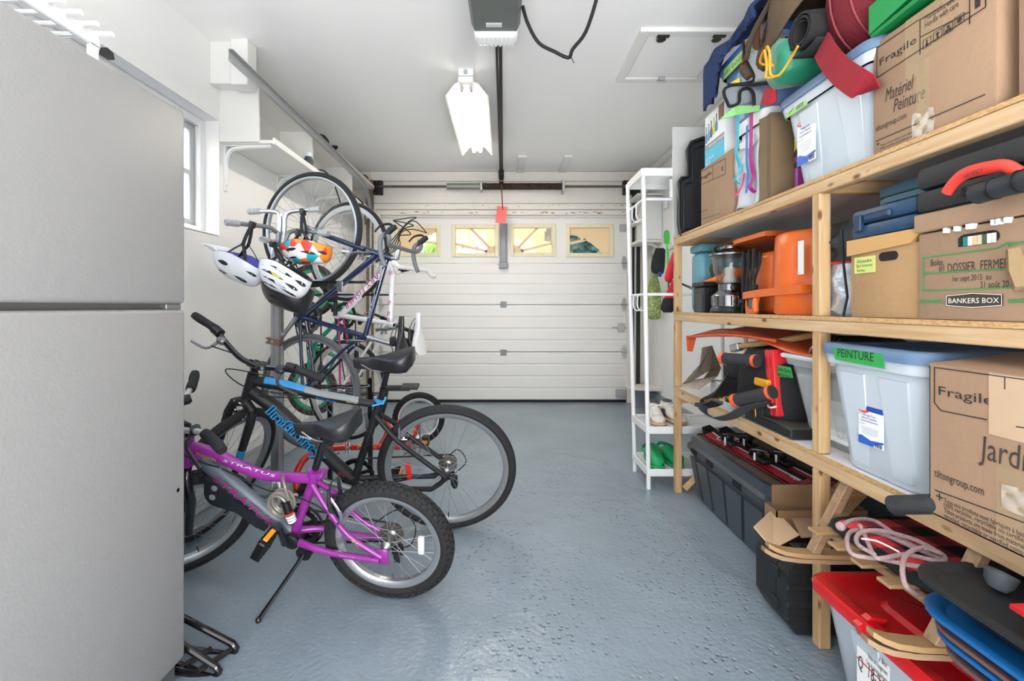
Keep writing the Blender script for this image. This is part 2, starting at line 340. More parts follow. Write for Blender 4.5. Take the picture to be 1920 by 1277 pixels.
nt = CREAMP.node_tree; tl = nt.nodes.new('ShaderNodeBsdfTranslucent'); tl.inputs[0].default_value = rgb('FBE3BE'); ms = nt.nodes.new('ShaderNodeMixShader'); ms.inputs[0].default_value = .55
nt.links.new(b.outputs[0], ms.inputs[1]); nt.links.new(tl.outputs[0], ms.inputs[2]); nt.links.new(ms.outputs[0], nt.nodes['Material Output'].inputs[0])
GLASS = mat('F7FAFA', .02, trans=1, alpha=.18, name='door_glass')
ins = [None]*4
for i, a in enumerate(WINS):
    x0, z1 = at(a[0], a[2], YF).x, at(a[0], a[2], YF).z; x1, z0 = at(a[1], a[3], YF).x, at(a[1], a[3], YF).z
    fr = MB()
    bars(fr, x0, x1, z0, z1, .045, YF-.018, YF+.012, .004)
    fo = fr.build('window_frame', CREAM, DOOR)
    s = MB()
    for k in range(5):
        xx = x0+.022+(x1-x0-.044)*k/4
        for zz in (z0+.022, z1-.022): s.cyl((xx, YF-.021, zz), (xx, YF-.017, zz), .005, 6)
    s.build('screw', GALV, fo, kind='stuff')
    B(x0+.04, x1-.04, YF+.018, YF+.021, z0+.04, z1-.04).build('pane', GLASS, fo, smooth=False)
    def P(u, v): return (x0+u*(x1-x0), z0+v*(z1-z0))
    im = MB(); mm = fm((0, YF+.026, 0), (1, 0, 0), (0, 0, 1))
    def pol(*uv): im.prism([P(*q) for q in uv], -.006, .006, mm)
    def bar(a, b, w): 
        p, q = V((*P(*a), 0)), V((*P(*b), 0)); n = V((-(q-p).y, (q-p).x, 0)).normalized()*w/2
        im.prism([tuple((p+n)[:2]), tuple((q+n)[:2]), tuple((q-n)[:2]), tuple((p-n)[:2])], -.006, .006, mm)
    if i == 0:
        pol((.05, .05), (.5, .05), (.5, .45), (.62, .62), (.95, .82), (.95, .95), (.05, .95)); bar((.5, .5), (.97, .42), .025)
        pol((.5, .05), (.97, .05), (.97, .1), (.5, .1)); pol((.9, .05), (.97, .05), (.97, .95), (.9, .95))
    elif i == 3:
        pol((.05, .95), (.05, .68), (.22, .66), (.4, .53), (.55, .42), (.7, .24), (.8, .08), (.95, .05), (.95, .95)); bar((.03, .4), (.42, .53), .03); pol((.05, .05), (.95, .05), (.95, .11), (.05, .11))
    else:
        s = 1 if i == 2 else -1
        def mu(u): return u if s == 1 else 1-u
        im.prism([P(mu(.05), .05), P(mu(.3), .05), P(mu(.3), .18), P(mu(.2), .32), P(mu(.05), .36)][::s], -.006, .006, mm)
        bar((mu(.2), .3), (mu(.62), .92), .026); bar((mu(.25), .18), (mu(.95), .42), .026)
        for q in (((.05, .9), (.95, .9)), ((.05, .08), (.95, .08)), ((.93, .05), (.93, .95)), ((.07, .05), (.07, .95))): bar(*[(mu(u), v) for u, v in q], .02)
    im.build('sunburst_insert', CREAMP, fo, smooth=False)
ZINC = mat('7F8285', .5, .5, var=.15, vs=20, name='zinc'); hm = MB()                                                       # hinges, lifting arm and locks on the door
def hinge(px, py, w, h):
    c = at(px, py, YF-.012); m = MB(); m.prism([(-w, 0), (-w*.6, h*.7), (0, h), (w*.6, h*.7), (w, 0), (w*.6, -h*.7), (0, -h), (-w*.6, -h*.7)], 0, .006, fm(c, (1, 0, 0), (0, 0, 1)))
    m.cyl(c+V((-w*1.1, -.012, 0)), c+V((w*1.5, -.012, 0)), .009, 8); m.build('hinge', GALV, DOOR)
for px in (1170, 713):
    for py in (493, 571, 660): hinge(px, py, .03, .085)
for py in (428,):
    for px in (1168, 716): c = at(px, py, YF); B(c.x-.04, c.x+.03, YF-.03, YF, c.z-.04, c.z+.04, .004).build('roller_bracket', GALV, DOOR)
c = at(1165, 737, YF); B(c.x-.07, c.x+.05, YF-.04, YF, c.z-.05, c.z+.05, .006).build('bottom_bracket', GALV, DOOR)
c = at(1163, 614, YF); m = MB(); m.box(c.x-.03, c.x+.05, YF-.02, YF, c.z-.05, c.z+.05, .004); m.cyl((c.x-.1, YF-.012, c.z), (c.x+.1, YF-.012, c.z), .008, 8); m.build('slide_lock', GALV, DOOR)
for py in (571, 661):
    c = at(944, py, YF); m = MB(); m.box(c.x-.035, c.x+.035, YF-.014, YF, c.z-.035, c.z+.035, .004); m.box(c.x-.03, c.x+.03, YF-.022, YF-.012, c.z-.006, c.z+.006); m.build('hinge', ZINC, DOOR)
c0, c1 = at(944, 405, YF-.03), at(944, 500, YF-.03)
m = MB(); m.box(c0.x-.045, c0.x+.045, YF-.035, YF, c1.z, 2.09, .004); m.box(c0.x-.03, c0.x+.03, YF-.055, YF-.03, c1.z+.02, 2.0, .003); m.box(c0.x-.05, c0.x+.05, YF-.07, YF, c1.z-.02, c1.z+.05, .004); m.build('lift_bracket', ZINC, DOOR)
# outside, seen through the panes
gd = B(-14, 14, YD+.6, 40, -.25, -.1).build('driveway', mat('C9C6BE', .9, var=.1, vs=2), smooth=False); gd['kind'] = 'structure'
hb = thing('brick_house', 'orange brick house seen through the garage door panes', 'building', (0, 16, -.1))
m = speck_mat('A06A42', 'B07C54', 'A8724A', 30, .8, (.35, 1, 1.2))
B(-2.4, 5.2, 16, 20, -.1, 6).build('wall', m, hb, smooth=False)
B(-2.6, 5.4, 15.8, 20.2, 6, 6.3).build('roof', mat('5A5552', .8), hb, smooth=False)
for (x, z, w_, h_) in ((-.95, 2.6, 1.05, 1.25), (.55, 2.75, .62, .55), (3.4, 2.4, 1.0, 1.1)):
    q = MB()
    for a in ((x-w_/2, x-w_/2+.06, z-h_/2, z+h_/2), (x+w_/2-.06, x+w_/2, z-h_/2, z+h_/2), (x-w_/2, x+w_/2, z-h_/2, z-h_/2+.06), (x-w_/2, x+w_/2, z+h_/2-.06, z+h_/2), (x-.03, x+.03, z-h_/2, z+h_/2)): q.box(a[0], a[1], 15.93, 16.0, a[2], a[3])
    wo = q.build('window', mat('5D6468', .5), hb, smooth=False)
    B(x-w_/2, x+w_/2, 15.96, 15.99, z-h_/2, z+h_/2).build('pane', mat('8FA6B8', .1), wo, smooth=False)
q = MB()
for k in range(9): q.box(-2.38+k*.12, -2.38+k*.12+.1, 15.9, 16.0, -.1, 2.1)
q.build('fence_slat', mat('6F7F86', .6), hb, smooth=False, kind='stuff')
def leaves(name, label, c, rad, n, hexc, trunk, cat, hexd=None):
    o = thing(name, label, cat, (c[0], c[1], -.1)); m = MB()
    for k in range(n):
        d = V((rnd.gauss(0, 1), rnd.gauss(0, 1), rnd.gauss(0, 1))).normalized()*rnd.random()**.4
        p = V((c[0]+d.x*rad[0], c[1]+d.y*rad[1], c[2]+d.z*rad[2])); a = V((rnd.uniform(-1, 1), rnd.uniform(-1, 1), rnd.uniform(-1, 1)))*.14; b2 = V((rnd.uniform(-1, 1), rnd.uniform(-1, 1), rnd.uniform(-1, 1)))*.12
        m.add([p-a, p+b2, p+a, p-b2*.9], [(0, 1, 2, 3)])
    m.build('foliage', mat(hexc, .6, var=.35, vs=9), o, smooth=False, kind='stuff')
    if trunk:
        t = MB(); t.tube([(c[0], c[1], -.1), (c[0]+.05, c[1], 1.6), (c[0]-.1, c[1], 3.4)], [.16, .13, .07], 8); t.tube([(c[0]+.02, c[1], 1.4), (c[0]+.5, c[1]+.1, 3.1)], [.09, .04], 6); t.build('trunk', mat('5C564F', .9), o)
leaves('garden_shrub', 'bright green leafy shrub behind the left pane of the garage door', (-2.1, 12.2, 1.6), (1.0, .6, 2.0), 2600, '8FC24A', False, 'shrub')
leaves('dark_tree', 'dark leafy tree with grey trunk behind the right pane of the garage door', (2.0, 9.2, 2.4), (1.2, .7, 2.0), 1500, '3D5A4C', True, 'tree')
# attic hatch in the ceiling
hx0, hx1, hy0, hy1 = .77, 1.37, 2.56, 3.15
h = MB()
bars(h, hx0, hx1, hy0, hy1, .055, ZC-.022, ZC+.004, .003, True)
HT = h.build('attic_hatch', WOODP); tag(HT, 'square white attic hatch with wooden frame set in the ceiling', 'hatch')
B(hx0+.062, hx1-.062, hy0+.062, hy1-.062, ZC-.012, ZC+.002, .003).build('hatch_panel', CEIL, HT)
for x in (hx0+.14, hx1-.14):
    q = MB(); q.box(x-.035, x+.035, hy0+.03, hy0+.05, ZC-.03, ZC-.02); q.lathe([(.022, 0), (.028, .004), (.006, .012)], 10, T(x, hy0+.075, ZC-.03)); q.build('hatch_hinge', DKMET, HT)
q = MB(); q.box((hx0+hx1)/2-.02, (hx0+hx1)/2+.02, hy1-.075, hy1-.03, ZC-.036, ZC-.012, .004); q.cyl(((hx0+hx1)/2-.03, hy1-.05, ZC-.04), ((hx0+hx1)/2+.03, hy1-.05, ZC-.04), .006, 8); q.build('latch', GALV, HT)
# fluorescent fixture
fx = -.2525; FL = thing('fluorescent_fixture', 'fluorescent ceiling fixture with white reflector and two lit tubes', 'lamp', (fx, 3.69, ZC))
ENAM = mat('F2F1EE', .35, name='enamel')
r = MB(); pr = [(-.148, 2.545), (-.135, 2.55), (-.08, 2.62), (-.04, 2.64), (.04, 2.64), (.08, 2.62), (.135, 2.55), (.148, 2.545)]
r.loft([[V((fx+x, y, z)) for x, z in pr]+[V((fx+x, y, z+.004)) for x, z in reversed(pr)] for y in (3.07, 4.31)]); r.build('reflector', mat('C9C5BC', .4), FL, smooth=False)
B(fx-.05, fx+.05, 3.0, 4.36, 2.646, ZC, .004).build('housing', ENAM, FL)
B(fx-.05, fx+.05, 2.995, 3.06, 2.6, 2.64, .006).build('end_cap', ENAM, FL); B(fx-.05, fx+.05, 4.32, 4.36, 2.6, 2.64, .006).build('end_cap', ENAM, FL); MB().cyl((fx, 2.985, 2.665), (fx, 3.0, 2.665), .014, 10).build('knockout', GALV, FL)
for s in (-1, 1):
    for ya_, yb_ in ((3.05, 3.09), (4.29, 4.33)): q = MB(); q.cyl((fx+s*.03, ya_, 2.585), (fx+s*.03, yb_, 2.585), .0145, 10); q.box(fx+s*.03-.012, fx+s*.03+.012, ya_+.01, yb_-.01, 2.59, 2.645); q.build('lamp_holder', mat('B9B6B0', .4), FL)
    MB().cyl((fx+s*.03, 3.085, 2.585), (fx+s*.03, 4.295, 2.585), .0135, 14).build('tube', mat('FFF7EA', .4, emit=TUBE_POWER), FL)
# door opener with rail
OP = thing('garage_door_opener', 'grey garage door opener unit with white light lens on the ceiling', 'opener', (-.035, 2.0, 2.45))
r = MB(); ox = -.04
def opsec(y, w, z0, z1): return [V((ox+a*w, y, z0+(z1-z0)*b)) for a, b in ((-.43, 0), (.43, 0), (.5, .2), (.5, 1), (-.5, 1), (-.5, .2))]
r.loft([opsec(1.72, .24, 2.455, 2.63), opsec(1.9, .245, 2.45, 2.63), opsec(2.2, .235, 2.452, 2.63)]); r.build('motor_housing', mat('6A6E6C', .45, .3), OP, smooth=False)
r = MB(); r.box(ox-.108, ox+.108, 2.202, 2.31, 2.432, 2.6, .03, 3)
for k in range(9): x = ox-.085+k*.0212; r.tube([(x, 2.21, 2.432), (x, 2.285, 2.43), (x, 2.312, 2.455), (x, 2.313, 2.56)], .006, 6)
r.build('light_lens', mat('F3F5F6', .25, name='lens_white'), OP)
B(ox-.045, ox+.03, 2.135, 2.165, 2.4495, 2.4515).build('rating_label', mat('DADDE0', .5), OP, smooth=False)
r = MB(); r.text('DANGER 1/2 HP', .009, fm((ox-.04, 2.158, 2.449), (1, 0, 0), (0, -1, 0))); r.build('lettering', INK, OP, smooth=False)
q = MB(); q.box(-.045, -.015, 2.25, 5.2, 2.585, 2.615); q.box(-.05, -.01, 2.25, 5.2, 2.611, 2.617); q.cyl((-.03, 2.3, 2.578), (-.03, 5.12, 2.578), .006, 6); q.build('rail', DKMET, OP)
q = MB(); q.box(-.06, .0, 4.98, 5.1, 2.555, 2.62, .006); q.cyl((-.055, 5.0, 2.5), (-.005, 5.0, 2.5), .03, 12); q.build('trolley', BLACK, OP)
for x in (-.12, .05): B(x-.015, x+.015, 1.9, 1.93, 2.62, ZC, .002).build('hanger_strap', GALV, OP)
B(-.2, .22, 1.78, 1.87, ZC-.045, ZC, .004).build('mounting_board', LUMX, OP)
q = MB(); q.tube([(-.03, 5.0, 2.5), (-.02, 5.02, 2.3), (-.012, 5.03, 2.17)], .006, 6); RC = thing('release_cord', 'dark red emergency release cord hanging from the opener rail', 'cord', (-.012, 5.03, 2.1)); q.build('cord', mat('6B2B28', .8), RC)
t0 = at(940, 403, 5.02); q = MB(); q.box(-.055, .055, -.095, .095, -.0015, .0015, m=fm(t0, (1, 0, -.12), (.12, .1, 1))); q.build('tag', mat('E4696A', .6), RC, label='coral red plastic tag with print')
q = MB()
for k in range(5): q.text('EMERGENCY RELEASE'[:15-2*(k % 2)], .014, fm(t0+V((-.045, -.004, .06-k*.03)), (1, 0, -.12), (.12, .1, 1)), width=.085)
q.build('lettering', mat('B23A3C', .6), RC, smooth=False)
q = MB(); q.tube([at(980, 12, 2.1), at(990, 45, 2.1), at(1010, 80, 2.12), at(1040, 97, 2.12), at(1066, 108, 2.12), at(1074, 92, 2.1), at(1098, 60, 2.1), at(1118, 0, 2.1), at(1124, -40, 2.08)], .0085, 8, sub=5); q.tube([at(1070, 105, 2.12), at(1076, 118, 2.12)], .002, 5)
tag(q.build('power_cable', RUB), 'loose black power cable hanging in a loop from the ceiling', 'cable')
# torsion spring above the door
TS = thing('torsion_spring', 'rusty dark torsion spring on a steel shaft above the garage door', 'spring', (0, 5.2, 2.49)); sy, sz = 5.19, 2.49
MB().cyl((-1.46, sy, sz), (1.44, sy, sz), .014, 10).build('shaft', mat('6E6058', .5, .7, var=.3, vs=20), TS)
q = MB(); x0, x1 = at(903, 0, sy).x, at(1055, 0, sy).x
q.tube([(x0+(x1-x0)*k/480, sy+.033*math.cos(k*.8), sz+.033*math.sin(k*.8)) for k in range(481)], .008, 5); q.build('coil', mat('4A3A30', .6, .5, var=.5, vs=25), TS)
q = MB(); q.cyl((at(838, 0, sy).x, sy, sz), (x0, sy, sz), .036, 14); q.build('spring_tube', mat('8C918E', .5, .6), TS)
B(x1-.01, x1+.02, sy-.05, YD, sz-.07, sz+.07, .004).build('bearing_bracket', GALV, TS); B(x0-.015, x0+.01, sy-.045, YD, sz-.05, sz+.05, .004).build('bearing_bracket', GALV, TS)
for x in (-1.45, 1.42):
    q = MB(); q.lathe([(.03, -.02), (.065, -.018), (.065, -.01), (.05, -.006), (.05, .006), (.065, .01), (.065, .018), (.03, .02)], 18, fm((x, sy, sz), (0, 1, 0), (0, 0, 1))); q.box(x-.05, x+.05, sy+.03, YD, sz-.08, sz+.08, .005); q.build('cable_drum', DKMET, TS)
# door tracks
def track(P, name, label, flip=1):
    m = MB(); P = catmull(P, 6); fr = frames(P, False, (1, 0, 0)); sec = [(-.03, 0), (-.03, .022), (-.027, .022), (-.027, .003), (.027, .003), (.027, .022), (.03, .022), (.03, 0)]
    m.loft([[P[i]+fr[i][0]*b*flip+fr[i][1]*a for a, b in sec] for i in range(len(P))]); return tag(m.build(name, GALV, smooth=False), label, 'track')
tl_ = track([(-1.40, 2.31, 2.40), (-1.42, 3.4, 2.40), (-1.44, 4.3, 2.39), (-1.46, 4.78, 2.35), (-1.5, 5.08, 2.18), (-1.525, 5.2, 1.95), (-1.535, 5.21, 1.2), (-1.53, 5.21, .02)], 'door_track', 'galvanised door track running below the ceiling over the hung bicycles')
tr_ = track([(1.5, 4.5, 2.4), (1.505, 4.8, 2.35), (1.508, 5.08, 2.18), (1.51, 5.2, 2.0), (1.505, 5.21, 1.2), (1.5, 5.21, .02)], 'door_track', 'galvanised door track beside the white coat stand and right wall', -1)
MB().box(-1.575, -1.5, 5.2, 5.24, .02, 2.5).build('angle_iron', mat('7A6A58', .6, .5, var=.3, vs=12), tl_)
MB().box(1.475, 1.56, 5.215, 5.25, .02, 2.5).build('angle_iron', DKMET, tr_)
# shelves on the left wall
SL = thing('wall_shelf', 'white painted wooden wall shelves with brackets above the hung bicycles', 'shelf', (-1.6, 4.0, 2.12))
for i in range(3): y0 = 2.8+i*.82; B(XL, -1.42, y0, y0+.815, 2.125, 2.147, .003).build('plank', WOODP, SL)
for i in range(3): y0 = 2.78+i*.82; B(XL, -1.46, y0, y0+.815, 2.46, 2.482, .003).build('plank', WOODP, SL)
B(-1.425, -1.41, 2.8, 5.2, 2.12, 2.16, .003).build('edge_board', WOODP, SL)
B(XL, -1.5, 2.78, 2.8, 2.128, 2.46, .003).build('end_panel', WOODP, SL)
B(XL, -1.72, 2.8, 5.2, 2.15, 2.46).build('back_board', WOODP, SL, smooth=False)
B(XL, -1.59, 2.69, 2.78, 2.44, ZC, .004).build('beam_casing', WOODP, SL); B(-1.6, -1.5, 2.66, 2.76, 2.42, ZC, .004).build('post', WOODP, SL)
for y in (2.84, 3.5, 4.15, 4.8):
    q = MB(); q.tube([(-1.735, y, 1.88), (-1.73, y, 2.02), (-1.71, y, 2.085), (-1.66, y, 2.108), (-1.45, y, 2.122)], .012, 6, sub=4, flat=1.3); q.box(XL, XL+.008, y-.014, y+.014, 1.84, 2.12); q.box(XL, -1.45, y-.012, y+.012, 2.118, 2.126); q.build('bracket', WMET, SL)
for y in (3.5, 4.4): B(-1.73, -1.47, y-.01, y+.01, 2.15, 2.46).build('divider', WOODP, SL)
q = MB(); q.lathe([(.03, 0), (.035, .004), (.035, .075), (.03, .085), (.022, .087), (.022, .1), (.0, .101)], 16, T(-1.47, 3.42, 2.147)); can = q.build('spray_can', mat('3F4A55', .4), None); tag(can, 'small dark can with white lid on the lower wall shelf', 'can')
MB().lathe([(.026, 0), (.026, .03), (.0, .031)], 14, T(-1.47, 3.42, 2.245)).build('lid', WMET, can)
q = MB(); q.tube([(-1.45, 3.5, 2.17), (-1.43, 3.62, 2.2), (-1.42, 3.75, 2.165), (-1.41, 3.85, 2.08), (-1.41, 3.95, 1.98)], .006, 6, sub=4); q.tube([(-1.43, 4.2, 2.165), (-1.405, 4.4, 2.16), (-1.4, 4.55, 2.12), (-1.4, 4.6, 1.95)], .006, 6, sub=4); tag(q.build('extension_cord', RUB), 'thin black cord trailing over the edge of the wall shelf', 'cord')
hp = at(606, 276, 3.9)
cap = thing('baseball_cap', 'black cap lying on the upper wall shelf under the ceiling', 'hat', (hp.x, hp.y, 2.48), M=T(hp.x-.04, hp.y, 2.482))
m = MB(); m.lathe([(.088, 0), (.09, .03), (.083, .07), (.06, .1), (.03, .113), (.004, .116)], 18); m.build('crown', mat('2B2B2E', .9), cap)
m = MB(); m.grid(10, 4, lambda u, v: V((.08+.0+v*.085*math.sin(math.pi*(.12+.76*u)), (u-.5)*.16*(1-.15*v), .008-.02*(2*u-1)**2+.004*v))); m.build('brim', mat('242427', .9), cap, solid=.004)
# ---------------------------------------------------------------- bicycles (local: x forward, y left, z up)
TYRE = mat('1B1C1E', .82, bump=.15, bs=120, name='tyre'); TYREG = mat('55585B', .8, name='worn_tyre'); TYRED = mat('4A4746', .85, var=.15, vs=20, name='dusty_tyre')
RIMS = mat('C2C5C8', .28, .85, name='silver_rim'); SPK = mat('8E9094', .5, .5, name='spoke'); STEEL = mat('8F9092', .35, .9, name='steel')
SADL = mat('232427', .38, bump=.06, bs=150, name='saddle_vinyl')
def ringm(mb, sec, n, m):                                                 # ring about local y: sec = (radius, y)
    return mb.loft([[V((r*math.cos(2*math.pi*i/n), y, r*math.sin(2*math.pi*i/n))) for r, y in sec] for i in range(n)], False, True, m)
def wheel(root, name, c, R, rt, S=None, rim=None, tyre=None, nsp=28, knob=0, rd=.022, cass=0, hub=.018, spk=None, refl=None, nut=True, wall=None):
    m = (S if S is not None else MX.Identity(4)) @ T(*c); rim = rim or RIMS; tyre = tyre or TYRE; ri = R-rt*1.75; bw = rt*.62
    w = ringm(MB(), [(ri+.004, -bw), (ri-rd*.5, -bw*.95), (ri-rd, -bw*.5), (ri-rd, bw*.5), (ri-rd*.5, bw*.95), (ri+.004, bw), (ri, bw*.7), (ri-.006, 0), (ri, -bw*.7)], 64, m).build(name, rim, root)
    t = MB(); k = 9; ringm(t, [((R-rt)+rt*math.cos(a)*(1 if math.cos(a) > 0 else .85), rt*math.sin(a)) for a in [2*math.pi*(j+.5)/k for j in range(k)]], 72, m)
    if knob:
        nk = knob
        for i in range(nk):
            for row, (a0, dy) in enumerate(((0, 0), (.5, .55), (0, .98))):
                for s in ((1, -1) if row else (1,)):
                    a = 2*math.pi*(i+a0)/nk; rr = (R-rt)+rt*math.cos(dy); yy = rt*math.sin(dy)*s
                    q = m @ MX.Rotation(-a, 4, 'Y') @ T(rr, yy, 0) @ MX.Rotation(dy*s, 4, 'Z')
                    h = rt*.17; l = R*2*math.pi/nk*.3; ww = rt*.26; t.box(-h, h, -ww, ww, -l, l, 0, 1, q)
    t.build('tyre', tyre, w)
    if wall is not None: ringm(MB(), [(R-rt*1.55, rt*.9), (R-rt*1.2, rt*1.03), (R-rt*1.15, rt*1.0), (R-rt*1.5, rt*.86)], 64, m).build('sidewall_stripe', wall, w)
    s = MB(); hy = .034 if R > .3 else .03
    for i in range(nsp):
        a = 2*math.pi*i/nsp; sd = 1 if i % 2 else -1; off = .9*(1 if (i//2) % 2 else -1)
        p = V((ri-rd+.002, 0, 0)); q = V((hub*1.05*math.cos(off), sd*hy, hub*1.05*math.sin(off)))
        rot = MX.Rotation(-a, 4, 'Y'); pp = rot @ V((p.x*1, sd*.002, 0)); qq = rot @ V((q.x, q.y, q.z)); s.tube([m @ pp, m @ qq], (.0010), 4, caps=False)
    s.build('spokes', spk or SPK, w, kind='stuff')
    h = MB(); mm = m @ MX.Rotation(math.pi/2, 4, 'X'); h.lathe([(.006, -.055), (.008, -.045), (hub*.6, -.043), (hub*1.2, -hy), (hub*.65, -hy+.006), (hub*.6, 0), (hub*.65, hy-.006), (hub*1.2, hy), (hub*.6, .043), (.008, .045), (.006, .055)], 14, mm); h.build('hub', STEEL, w)
    if cass:
        g = MB()
        for i in range(6):
            r0 = cass*(1-.11*i); n = 30; sec = [(r0 if j % 2 else r0*.93) for j in range(n)]
            g.prism([(sec[j]*math.cos(2*math.pi*j/n), sec[j]*math.sin(2*math.pi*j/n)) for j in range(n)], .034+i*.0035, .036+i*.0035, m @ MX.Rotation(math.pi/2, 4, 'X'))
        g.build('cassette', mat('7D786C', .4, .85), w)
    if refl:
        a, hexc, ln = refl; q = MB(); rr = ri*.63; q.box(-.012, .012, -.006, .01, -ln/2, ln/2, .005, 2, m @ MX.Rotation(-math.radians(a), 4, 'Y') @ T(rr, 0, 0)); q.build('reflector', mat(hexc, .15, emit=0), w)
    v = MB(); v.cyl(m @ V((0, 0, -ri+rd)), m @ V((0, 0, -ri+rd+.028)), .003, 6); v.build('valve', BLACK, w)
    return w
def tubes(root, name, segs, m, S=None):
    mb = MB()
    for s in segs: mb.tube(s[0], s[1], s[2] if len(s) > 2 else 12, sub=s[3] if len(s) > 3 else 1, m=S)
    return mb.build(name, m, root, angle=50)
def saddle(root, M, L, W, m=None, label=None, H=.055):
    mb = MB(); R = []; n = 14
    for k in range(11):
        t = k/10; x = -.45*L+t*L; w = W/2*(1-.02)*max(0.0, (1 - max(0, (t-.22)/.5)**1.3)) if t < .55 else 0
        w = W/2*(math.cos(min(1, max(0, (t-.18)/.52))*math.pi)*.5+.5)*.84+W*.08
        if t < .18: w *= .62+.38*math.sin(t/.18*math.pi/2)
        if t > .9: w *= 1-.55*((t-.9)/.1)**2
        zt = .018*((t-.5)/.5)**2*(1 if t < .5 else .2)+.012*(1-t)
        h = H*(.45+.55*(1-t)) * (.72 if t < .05 else 1)
        ring = []
        for j in range(n):
            a = 2*math.pi*j/n; ca, sa = math.cos(a), math.sin(a)
            yy = w*(abs(ca)**.8)*(1 if ca > 0 else -1); zz = (sa*.014 if sa > 0 else sa*h*(.55+.45*abs(ca)))
            ring.append(V((x+(-.006*max(0, sa) if t < .1 else 0), yy, zt+zz)))
        R.append(ring)
    mb.loft(R, True, False, M); o = mb.build('saddle', m or SADL, root, label=label, angle=60)
    r = MB()
    for s in (-1, 1): r.tube([(L*.42, s*.012, -.012), (L*.2, s*.022, -.045), (-.02, s*.022, -.048), (-L*.3, s*.03, -.02)], .0035, 6, sub=4, m=M)
    r.build('rails', STEEL, o); q = MB(); q.box(-.025, .03, -.026, .026, -.062, -.04, .008, m=M); q.build('clamp', BLACK, o)
    return o
def ring_gear(root, c, r, y, m=None, name='chainring', holes=5):
    mb = MB(); n = 44; mm = T(c[0], y, c[1]) @ MX.Rotation(math.pi/2, 4, 'X')
    o1 = [V(((r if j % 2 else r*.95)*math.cos(2*math.pi*j/n), (r if j % 2 else r*.95)*math.sin(2*math.pi*j/n), 0)) for j in range(n)]; i1 = [V((r*.72*math.cos(2*math.pi*j/n), r*.72*math.sin(2*math.pi*j/n), 0)) for j in range(n)]
    dz = V((0, 0, .003)); mb.loft([[o1[j], i1[j], i1[j]+dz, o1[j]+dz] for j in range(n)], False, True, mm)
    for k in range(holes): a = 2*math.pi*k/holes+.3; mb.tube([(0, 0, .0015), (r*.76*math.cos(a), r*.76*math.sin(a), .0015)], [.011, .008], 6, m=mm)
    mb.lathe([(.022, -.006), (.022, .008)], 14, mm); return mb.build(name, m or GLOSS, root)
def pedal(root, p, rot, m=None, refl='E8941E', S=None, w=.085, sgn=1):
    q = T(*p) @ MX.Rotation(math.radians(rot), 4, 'Y'); mb = MB()
    mb.box(-.042, .042, sgn*.012 if sgn > 0 else -.012-w, sgn*.012+w if sgn > 0 else -.012, -.014, .014, .004, m=q)
    for k in range(5):
        for s in (-1, 1): y0 = sgn*(.02+k*w*.19); mb.box(-.046, .046, min(y0, y0+sgn*.006), max(y0, y0+sgn*.006), s*.013-.004, s*.013+.004, 0, 1, q)
    mb.cyl(q @ V((0, -.01*sgn, 0)), q @ V((0, .02*sgn, 0)), .008, 8)
    o = mb.build('pedal', m or BLACK, root)
    if refl: B(-.03, .03, 0, 0, 0, 0) ; MB().box(-.044, -.038, sgn*(.012+w*.5)-w*.32, sgn*(.012+w*.5)+w*.32, -.009, .009, .002, m=q @ T(-.005, 0, 0)).build('reflector', mat(refl, .2), o)
    return o
def chain(root, a, ra, b, rb, y):
    mb = MB(); P = []; da = V((b[0]-a[0], b[1]-a[1])); ang = math.atan2(da.y, da.x)
    for i in range(13): t = ang+math.pi/2+math.pi*i/12; P.append((a[0]+ra*math.cos(t), y, a[1]+ra*math.sin(t)))
    for i in range(13): t = ang-math.pi/2+math.pi*i/12; P.append((b[0]+rb*math.cos(t), y, b[1]+rb*math.sin(t)))
    L = []
    for i in range(len(P)):
        p, q = V(P[i]), V(P[(i+1) % len(P)]); d = (q-p).length; n = max(1, int(d/.0127))
        L += [p+(q-p)*k/n for k in range(n)]
    for i, p in enumerate(L):
        q = L[(i+1) % len(L)]; mb.add([p+V((0, s, t)) for s, t in ((-.003, -.004), (.003, -.004), (.003, .004), (-.003, .004))]+[q+V((0, s*.8, t*.6)) for s, t in ((-.003, -.004), (.003, -.004), (.003, .004), (-.003, .004))], [(0, 1, 5, 4), (1, 2, 6, 5), (2, 3, 7, 6), (3, 0, 4, 7), (0, 3, 2, 1), (4, 5, 6, 7)])
    return mb.build('chain', DKMET, root, smooth=False)
def btext(root, t, p, q, h, y, m, off=0, name='lettering', **k):
    p3, q3 = V((p[0], y, p[1])), V((q[0], y, q[1])); x = (q3-p3); up = V((0, 1, 0)).cross(x.normalized())
    return MB().text(t, h, fm(p3+up*(off-h*.36), x, up), width=x.length, **k).build(name, m, root, smooth=False)
def bikeM(x, y, yaw, lean):
    a, l = math.radians(yaw), math.radians(lean); u = V((-math.cos(a), math.sin(a), 0)); sd = V((-math.sin(a), -math.cos(a), 0))
    z = V((0, 0, math.cos(l)))+sd*math.sin(l); yv = z.cross(u); m = MX((u, yv, z)).transposed().to_4x4(); m.translation = V((x, y, 0)); return m
def hungM(x, y, z, yaw):
    a = math.radians(yaw); u = V((0, 0, 1)); zz = V((math.cos(a), -math.sin(a), 0)); yv = zz.cross(u); m = MX((u, yv, zz)).transposed().to_4x4(); m.translation = V((x, y, z)); return m
def steer(top, bot, deg):
    ax = V((top[0]-bot[0], 0, top[1]-bot[1])).normalized(); o = V((top[0], 0, top[1])); return MX.Translation(o) @ MX.Rotation(math.radians(deg), 4, ax) @ MX.Translation(-o)
